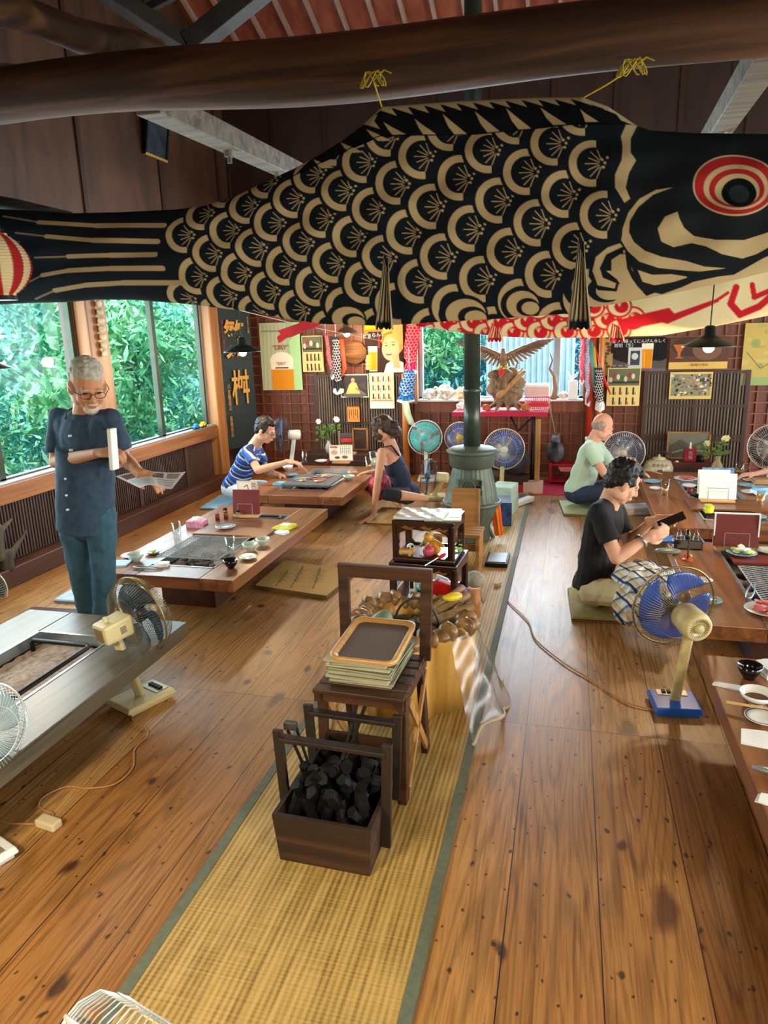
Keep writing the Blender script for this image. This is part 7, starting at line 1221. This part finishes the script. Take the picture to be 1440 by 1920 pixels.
    for s in 'LR':
        a, b, c = J['hip' + s], J['kn' + s], J['an' + s]; q.cap(a, b, .090 * k, .068 * k)
        if pl > 0: q.cyl(b, b.lerp(c, pl), .068 * k, .058 * k, 16); q.ell(b, .068 * k)
    q.build('trousers', pants, t, remesh=vox, smo=3, disp=(.012, .07))
    if shoes:
        for s in 'LR': c, ft = J['an' + s], J['to' + s]; MB(root).cap(c - V((0, 0, .03)), ft, .042, .034).ell(c.lerp(ft, .6) - V((0, 0, .012)), (.046, .06, .03)).build('shoe', shoes, t, remesh=.007, smo=2)
    return t, h, T
gry = mat('grey_hair', '#a8a79b', .8, var=.3, scale=60); blk = mat('black_hair', '#0e0c0c', .55, var=.3, scale=60); brn = mat('dark_brown_hair', '#3a281d', .6, var=.3, scale=60); thin = mat('thin_grey_hair', '#8f8478', .8, var=.3, scale=60)
# 1 standing man
Y1 = 3.28; A = lambda a, b, y=Y1: P(a, b, Y=y)
Z0 = lambda v, z: Vector((v.x, v.y, z))
rt = Z0(A(172, 1190), 0); J = dict(head=A(164, 721, 3.20), neck=A(155, 782), shL=A(209, 784, 3.22), shR=A(111, 782, 3.30), elL=A(231, 858, 3.24), wrL=A(262, 886, 3.02), elR=A(105, 866, 3.24), wrR=A(186, 849, 3.03), pelvis=A(160, 950), hipL=A(188, 965), hipR=A(136, 965), knL=A(194, 1062, 3.24), knR=A(150, 1066, 3.28))
J['anL'] = Z0(A(193, 1165, 3.26), .09); J['anR'] = Z0(A(168, 1165, 3.36), .09); J['toL'] = J['anL'] + Vector((.06, -.13, -.06)); J['toR'] = J['anR'] + Vector((-.01, -.15, -.06))
navy = mat('navy_linen', '#2b4156', .85, var=.2, scale=30); 
p1, h1, T1 = person('older person with glasses and short grey beard in navy short sleeved shirt standing holding papers', rt, J, (.66, -.60, -.42), (.25, -.2, 1), skinm('a', '#c08a64'), gry, navy, mat('blue_jeans', '#2f5264', .85, var=.25, scale=20), sl=.80, pl=.98, vox=.006, k=.98, hk=1.10, bald='thin', glasses=mat('dark_frame', '#2a2624', .3), hands={'L': ((.9, -.25, -.25), (0, .3, -1), .5, -1), 'R': ((1, -.12, .05), (0, .4, -.9), .85, 1)}, beard=mat('grey_beard', '#c4bba8', .9), shoes=mat('dark_shoe', '#1b1a1c', .5), shirt_low=.12)
q = MB(rt); c_ = J['neck']; q.tube([c_ + T1 @ Vector((.072 * math.cos(a), .066 * math.sin(a) + .01, .022 - .035 * math.sin(a))) for a in np.linspace(PI * .62, PI * 2.38, 22)], .017, 6); q.build('collar', navy, p1, smooth=True)
for k_, y in enumerate((812, 838, 888, 918, 944)): b0 = A(167 + k_ * 1.5, y, 3.28); f_ = T1 @ Vector((0, 1, 0)); MB(rt).cyl(b0 + f_ * .09, b0 + f_ * (.132 if k_ < 2 else .170), .006, n=10).build('button', m_white, p1)
q = MB(rt); b0 = A(196, 822, 3.10); q.box(b0, (.09, .008, .085), T1); q.build('breast_pocket', mat('navy_linen_dark', '#1f3040', .85), p1)
o_ = A(282, 897, 2.99); t = thing('paper_sheet', 'large printed paper sheet held low in the standing person hand', 'paper', o_); cv_ = Cv(120, 60, '#e9eceb'); [cv_.rect(6 + 28 * i, 5, 28 + 28 * i, 24, ['#7d6a5a', '#98a09c', '#6c5c50', '#a9927a'][i]) for i in range(4)]; cv_.rect(8, 30, 62, 54, '#cfd8dc'); [cv_.rect(70, 30 + 6 * i, 112, 32 + 6 * i, '#8f8a86') for i in range(4)]
u, v = np.meshgrid(np.linspace(0, 1, 120), np.linspace(0, 1, 60)); c00, c10, c01, c11 = [np.array(P(a, b, Y=y) - o_) for a, b, y in ((216, 893, 3.10), (348, 880, 3.05), (262, 915, 2.84), (322, 912, 2.82))]; gridmesh('sheet', c00 * ((1 - u) * (1 - v))[..., None] + c10 * (u * (1 - v))[..., None] + c01 * ((1 - u) * v)[..., None] + c11 * (u * v)[..., None] + np.stack([0 * u, 0 * u, .012 * np.sin(u * 5)], -1), cv_.a, m_print, t)
tag(MB().box((0, 0, 0), (.022, .05, .20), Matrix.Rotation(.06, 3, 'Y')).build('white_phone', m_paper, loc=A(212, 842, 2.94), bevel=.004), 'white slim phone held upright against the standing person chest', 'phone')
# 2 striped shirt man, seated, leaning to the grill
A = lambda a, b, y=6.4: P(a, b, Y=y); rt = Z0(A(440, 925, 6.5), 0); J = dict(head=A(498, 806, 6.35), neck=A(476, 834, 6.42), shR=A(464, 847, 6.22), shL=A(482, 841, 6.58), elR=A(484, 882, 6.08), wrR=A(540, 866, 6.12), elL=A(500, 884, 6.62), wrL=A(520, 889, 6.45), pelvis=A(439, 913, 6.45), hipR=A(442, 920, 6.35), hipL=A(446, 914, 6.58), knR=A(486, 925, 6.05), knL=A(494, 912, 6.75))
J['anR'] = J['knR'] + Vector((.02, .28, -.06)); J['anL'] = J['knL'] + Vector((-.05, -.36, -.08)); strp = band_mat('striped_cloth', J['neck'] - J['pelvis'], .115, [(0, '#1d3f86'), (.30, '#2a62b8'), (.34, '#c9d6dc'), (.42, '#c9d6dc'), (.46, '#17234a'), (.75, '#1c3a7a'), (.80, '#9fb6cc'), (.86, '#1d3f86'), (1, '#1d3f86')])
person('person with glasses in blue striped polo seated cross legged, grilling with chopsticks', rt, J, (.88, -.10, -.38), (.3, 0, 1), skinm('b', '#d3a184'), blk, strp, mat('pale_shorts', '#b9c6cc', .85), sl=.62, pl=.0, vox=.0065, k=.98, hk=1.02, glasses=mat('dark_frame', '#2a2624', .3), hands={'R': ((1, .1, -.1), (.1, .1, -1), .75, 1), 'L': ((.8, .1, -.3), (0, 0, -1), .5, -1)}, fat=1.1, hairs=1.02)
w_ = P(556, 866, Y=6.12); e_ = P(581, 890, Y=6.2)
for k_ in (0, 1): tag(MB(w_).cyl(w_ + Vector((0, .012 * k_, .006 * k_)), e_ + Vector((.0, .02 * k_, .004 * k_)), .0035, .002, 8).build('chopstick', m_bamc, loc=w_), 'wooden chopstick held over the stone grill plate by the striped polo person', 'chopsticks', 'chopsticks in the grilling hand')
# 3 woman in navy tank top
A = lambda a, b, y=6.3: P(a, b, Y=y); rt = Z0(A(760, 940, 6.35), 0); J = dict(head=A(717, 804, 6.25), neck=A(733, 834, 6.3), shL=A(716, 848, 6.12), shR=A(741, 840, 6.48), elL=A(709, 896, 6.0), wrL=Z0(A(699, 934, 6.02), .05), elR=A(722, 884, 6.55), wrR=A(697, 885, 6.42), pelvis=A(764, 922, 6.38), hipL=A(758, 928, 6.28), hipR=A(762, 922, 6.52), knL=A(727, 926, 6.05), knR=A(722, 910, 6.62))
J['anL'] = J['knL'] + Vector((.30, .25, -.09)); J['anR'] = J['knR'] + Vector((.2, -.30, -.11))
person('person with dark ponytail in navy tank top leaning on one hand by the back table', rt, J, (-.9, .12, -.30), (-.1, 0, 1), skinm('c', '#c99678'), brn, mat('navy_knit', '#1b2138', .85, var=.15), mat('charcoal_shorts', '#26272f', .85, var=.2), pl=.3, vox=.0065, k=.92, hk=.98, tank=True, hands={'L': ((-.75, -.35, -.30), (0, 0, -1), .12, 1, .5), 'R': ((-1, -.1, -.1), (0, 0, -1), .35, -1)}, bun=True)
tag(MB().ell((0, 0, 0), (.10, .12, .13), None, 16, 10, fn=lambda a, p: .1 * math.sin(4 * a)).build('patterned_bag', mat('red_white_pattern', '#b84a55', .8, var=.9, scale=26), loc=P(712, 912, Y=6.45), smooth=True), 'red and white patterned cloth bag between the woman and the back table', 'bag')
tag(MB().tube([(.034 * math.cos(a), .034 * math.sin(a), 0) for a in np.linspace(0, 2 * PI, 20, endpoint=False)], .004, 5, True).build('bracelet', m_steel, loc=J['wrL'] + Vector((.005, .01, .02)), smooth=True), 'thin bracelet on the wrist of the hand planted on the floor', 'bracelet')
# 4 bald man in pale green polo
A = lambda a, b, y=6.75: P(a, b, Y=y); rt = Z0(A(1085, 940, 6.75), 0); J = dict(head=A(1130, 800, 6.75), neck=A(1110, 827, 6.76), shR=A(1104, 840, 6.55), shL=A(1122, 836, 6.98), elR=A(1133, 888, 6.45), wrR=A(1172, 893, 6.55), elL=A(1152, 886, 7.05), wrL=A(1188, 886, 6.9), pelvis=A(1084, 920, 6.78), hipR=A(1086, 928, 6.68), hipL=A(1090, 920, 6.92), knR=A(1140, 924, 6.5), knL=A(1138, 912, 7.1))
J['anR'] = J['knR'] + Vector((-.05, .30, -.09)); J['anL'] = J['knL'] + Vector((-.02, -.34, -.11)); pol = mat('pale_green_polo', '#a9c4b0', .85, var=.08)
p4, h4, T4 = person('bald older person in pale green polo and jeans seated at the back right table', rt, J, (.82, .35, -.42), (.2, .1, 1), skinm('d', '#c9957c'), thin, pol, mat('dark_denim', '#22304a', .85), sl=.62, pl=.9, vox=.0065, k=1.0, hk=1.02, bald=True, hands={'R': ((1, .1, 0), (0, .3, -1), .6, 1), 'L': ((1, -.2, 0), (0, 0, -1), .6, -1)}, fat=1.15)
q = MB(rt); q.tube([J['neck'] + T4 @ Vector((.062 * math.cos(a), .056 * math.sin(a), -.0 - .015 * math.sin(a))) for a in np.linspace(PI * .6, PI * 2.4, 20)], .013, 6); q.build('collar', pol, p4, smooth=True)
# 5 man in black T-shirt with phone
A = lambda a, b, y=4.2: P(a, b, Y=y); rt = Z0(A(1110, 1150, 4.25), 0); J = dict(head=A(1168, 903, 4.16), neck=A(1141, 939, 4.2), shR=A(1121, 960, 4.02), shL=A(1152, 948, 4.42), elR=A(1156, 1046, 3.92), wrR=A(1211, 1010, 3.98), elL=A(1178, 1020, 4.42), wrL=A(1222, 976, 4.28), pelvis=A(1112, 1098, 4.25), hipR=A(1112, 1108, 4.15), hipL=A(1118, 1096, 4.40), knR=A(1182, 1116, 3.92), knL=A(1196, 1088, 4.58))
J['anR'] = J['knR'] + Vector((-.10, .30, -.06)); J['anL'] = J['knL'] + Vector((-.05, -.36, -.10))
person('person in black T-shirt with watch seated cross legged looking at a phone', rt, J, (.80, .22, -.52), (.35, .1, 1), skinm('e', '#d9a688'), blk, mat('black_tshirt', '#0d0e12', .85, var=.1), mat('khaki_shorts', '#b8a880', .85, var=.1), sl=.66, pl=.15, vox=.0055, k=1.0, hk=1.02, hands={'R': ((.85, .15, .35), (-.2, .9, .1), .75, -1), 'L': ((.9, -.3, .1), (.1, -.9, .3), .65, 1)}, fat=1.05, hairs=1.12)
ph = P(1259, 975, Y=4.08); tag(MB().box((0, 0, 0), (.15, .072, .009), Matrix.Rotation(-.45, 3, 'Y') @ Matrix.Rotation(.35, 3, 'X')).build('phone', mat('phone_black', '#16181c', .15), loc=ph, bevel=.003), 'black phone held in both hands by the person in black T-shirt', 'phone')
w_ = J['wrR'].lerp(J['elR'], .12); ax_ = frame((J['wrR'] - J['elR']), (0, 0, 1)); t = thing('wrist_watch', 'steel wrist watch on the arm of the person in black T-shirt', 'watch', w_); MB().tube([ax_ @ Vector((.032 * math.cos(a), .032 * math.sin(a), 0)) for a in np.linspace(0, 2 * PI, 24, endpoint=False)], .008, 6, True).build('strap', m_steel, t, smooth=True); MB().cyl(ax_ @ Vector((.01, -.030, 0)), ax_ @ Vector((.013, -.044, 0)), .019, n=20).build('watch_face', m_steel, t)
# plaid cloth on his lap
o_ = P(1212, 1092, Y=3.98); q = MB(); q.ell((0, .02, .02), (.16, .22, .07), rotz(.2), 28, 16, fn=lambda a, p: .10 * math.sin(5 * a + 2 * p) + .06 * math.sin(9 * a)); q.ell((-.08, -.10, -.10), (.10, .08, .12), None, 20, 14, fn=lambda a, p: .14 * math.sin(6 * a)); q.ell((.10, .05, -.06), (.09, .1, .09)); tag(q.build('plaid_cloth', plaid_mat('plaid'), loc=o_, remesh=.008, smo=2, disp=(.02, .05)), 'white blue and yellow plaid cloth bundled on the lap of the person in black', 'cloth')
# 6 arm reaching in at the right edge
rt = Vector((2.35, 6.75, 0)); J = dict(head=(2.30, 6.75, .90), neck=(2.33, 6.75, .68), shR=(2.28, 6.98, .62), shL=(2.28, 6.55, .62), elR=P(1500, 868, Y=6.95), wrR=P(1415, 889, Y=6.85), elL=(2.35, 6.35, .42), wrL=(2.1, 6.3, .36), pelvis=(2.35, 6.75, .14), hipR=(2.32, 6.86, .13), hipL=(2.32, 6.64, .13), knR=(2.0, 7.1, .14), knL=(2.0, 6.4, .14), anR=(2.1, 6.7, .08), anL=(2.1, 6.8, .08))
person('person mostly outside the right edge, bare forearm reaching to a mug', rt, J, (-1, 0, -.2), (0, 0, 1), skinm('f', '#dcae98'), brn, mat('beige_top', '#b9a88c', .85), mat('dark_denim', '#22304a', .85), sl=.5, vox=.007, k=.92, hands={'R': ((-1, .0, -.05), (0, .2, -1), .6, 1), 'L': ((-1, 0, 0), (0, 0, -1), .5, -1)})
# ================================================================ outside the windows
def leafmat(n, a, b, c):
    m, nt, bs = newmat(n); v = mapping(nt, (1, 1, 1)); nz = N(nt, 'ShaderNodeTexNoise'); nz.inputs['Scale'].default_value = 2.2; nz.inputs['Detail'].default_value = 3; nt.links.new(v, nz.inputs[0])
    nt.links.new(ramp(nt, nz.outputs[0], [(.32, a), (.5, b), (.68, c)]), bs.inputs['Base Color']); bs.inputs['Roughness'].default_value = .45; bs.inputs['Transmission Weight'].default_value = 0; _mc[n] = m; return m
lfA = leafmat('foliage_teal', '#3fa39c', '#7ed6ca', '#c6f4ea'); lfB = leafmat('foliage_green', '#3fa07a', '#7cd09a', '#bcecc0'); lfC = leafmat('foliage_blue', '#2f7fa0', '#5cb4cc', '#a4dce6'); m_brk = wood('tree_bark', '#8a9ca4', '#b8c6ca', 2, 8, .9, .5)
def leaves(n, boxes, size, seed, org):
    r = np.random.RandomState(seed); b = np.array(boxes, float); w = b[:, 6] if b.shape[1] > 6 else np.ones(len(b)); k = r.choice(len(b), n, p=w / w.sum()); c = b[k, :3]; s = b[k, 3:6]
    g = r.normal(0, .45, (n, 3)); c = c + np.clip(g, -1.1, 1.1) * s - np.array(org); d = r.normal(size=(n, 3)); d /= np.linalg.norm(d, axis=1)[:, None]; e = np.cross(d, r.normal(size=(n, 3))); e /= np.linalg.norm(e, axis=1)[:, None]; sz = (size * r.uniform(.5, 1.3, n))[:, None]
    V = np.stack([c - d * sz, c + e * sz * .3, c + d * sz, c - e * sz * .3], 1).reshape(-1, 3); F = np.arange(n * 4).reshape(-1, 4); return V, F
def foliage(name, V, F, m, parent=None, loc=None):
    me = bpy.data.meshes.new(name); me.from_pydata(V.tolist(), [], F.tolist()); me.materials.append(m); o = bpy.data.objects.new(name, me); C.objects.link(o)
    if parent: o.parent = parent
    if loc is not None: o.location = loc
    return o
def tree(x, y, h, r, crown, m, label, seed, n=5000, size=.09, lean=0):
    t = thing('tree', label, 'tree', (x, y, -.6)); q = MB(); q.tube([(0, 0, 0), (lean * .3, 0, h * .4), (lean, 0, h)], [r, r * .9, r * .7], 12); r_ = random.Random(seed)
    for k in range(7): z = h * r_.uniform(.25, .9); a = r_.uniform(0, 6.28); q.tube([(lean * z / h, 0, z), (lean * z / h + .8 * math.cos(a), .8 * math.sin(a), z + .3)], [r * .25, .01], 6)
    q.build('trunk', m_brk, t, smooth=True); V, F = leaves(n, crown, size, seed, (0, 0, 0)); f = foliage('foliage', V, F, m, t); f['kind'] = 'stuff'; return t
S_ = [(0, 0, 1.2, .9, .9, .5, 1), (.3, .5, 2.2, 1, 1, .6, 1), (-.3, -.3, 3.1, .9, .9, .5, 1)]
tree(-7.2, 6.0, 6, .10, S_, lfA, 'thin tree with teal foliage seen through the near left window', 1, lean=.5); tree(-6.6, 9.6, 7, .13, S_, lfB, 'pale grey trunked tree at the right side of the far left window', 2); tree(-7.0, 10.6, 7, .16, S_, lfA, 'second grey trunk just behind the far left window', 3, lean=-.3)
tree(-6.0, 3.6, 5, .07, [(0, 0, .8, .8, .9, .5, 1), (.2, 0, 1.8, .8, .9, .5, 1)], lfA, 'leafy sapling close to the left edge of the near window', 4, size=.07, lean=.8)
tree(-2.0, 12.0, 7, .20, [(-.4, -.5, 1.0, .8, .5, .6, 2), (0, -.8, 2.0, .8, .5, .5, 1), (-.5, 0, 3.0, 1, .6, .8, 1)], lfB, 'grey tree with green leaves outside the back window, left pane', 5, size=.08); tree(.4, 11.6, 6, .10, [(0, 0, 1.4, .7, .6, .9, 1), (.4, 0, 2.8, .9, .6, .8, 1)], lfC, 'bluish leafy tree outside the right pane of the back window', 6, size=.07)
def under(n, boxes, size, seed, m, label): V, F = leaves(n, boxes, size, seed, (0, 0, 0)); tag(foliage('undergrowth', V, F, m), label, 'foliage', kind='stuff')
rr = random.Random(31)
under(60000, [(rr.uniform(-10.5, -6.3), rr.uniform(-1, 15), rr.uniform(-.6, 3.6), 1.2, 1.2, .9, 1) for k in range(60)] + [(rr.uniform(-9.5, -7.2), rr.uniform(5, 14), rr.uniform(0, 3.4), 1.0, 1.0, .8, 1) for k in range(40)], .085, 7, lfA, 'dense teal green bushes outside the left windows')
under(16000, [(rr.uniform(-9.0, -5.6), rr.uniform(2, 13), rr.uniform(-.3, 2.0), .6, .6, .5, 1) for k in range(26)], .10, 8, lfB, 'brighter green branches among the bushes outside the left windows')
under(22000, [(rr.uniform(-4.5, -1.2), rr.uniform(11, 14), rr.uniform(-.4, 3.2), .8, .6, .7, 1) for k in range(26)] + [(rr.uniform(.2, 2.5), rr.uniform(11, 14), rr.uniform(-.4, 3.0), .8, .6, .7, 1) for k in range(16)], .085, 9, lfC, 'blue green bushes outside the back window')
u, v = np.meshgrid(np.linspace(0, 1, 60), np.linspace(0, 1, 30)); X = -30 + 50 * u; Yg = -8 + 34 * v; d_ = np.maximum(0, np.maximum(-11 - X, (Yg - 15))); Zg = -.8 + d_ * .9 + .3 * np.sin(X * 1.3) * np.sin(Yg * 1.1) * (d_ > 0)
g_ = gridmesh('hillside', np.stack([X, Yg, Zg], -1), np.zeros(X.shape + (3,)), leafmat('hill_green', '#2f6f60', '#4a9280', '#63ab96')); g_['kind'] = 'structure'
t = thing('haze_shed', 'pale blue corrugated shed added for the haze in the middle back window pane', 'shed', (-.55, 10.6, -.6)); q = MB(); q.box((0, .6, 1.5), (1.25, 1.2, 3.0)); q.build('shed_body', mat('pale_blue_sheet', '#b4d8ee', .5), t); q = MB()  # shed added to give the middle pane its flat pale blue haze
for k in range(16): q.cyl((-.6 + k * .08, -.01, 0), (-.6 + k * .08, -.01, 3.0), .022, n=8)
q.build('corrugation', _mc['pale_blue_sheet'], t, smooth=True); MB().prism([(-.8, 3.0), (.8, 3.0), (.8, 3.1), (0, 3.4), (-.8, 3.1)], -.2, 1.4, lambda a, b, c: (a, c, b)).build('roof', m_brk, t)
tag(MB().ell((0, 0, 0), (.3, .3, .35), None, 18, 12, fn=lambda a, p: .1 * math.sin(3 * a)).build('pale_boulder', mat('pale_boulder', '#c9cdd0', .8), loc=(-6.0, 10.4, -.3), smooth=True), 'pale boulder on the ground beyond the far left window', 'rock')
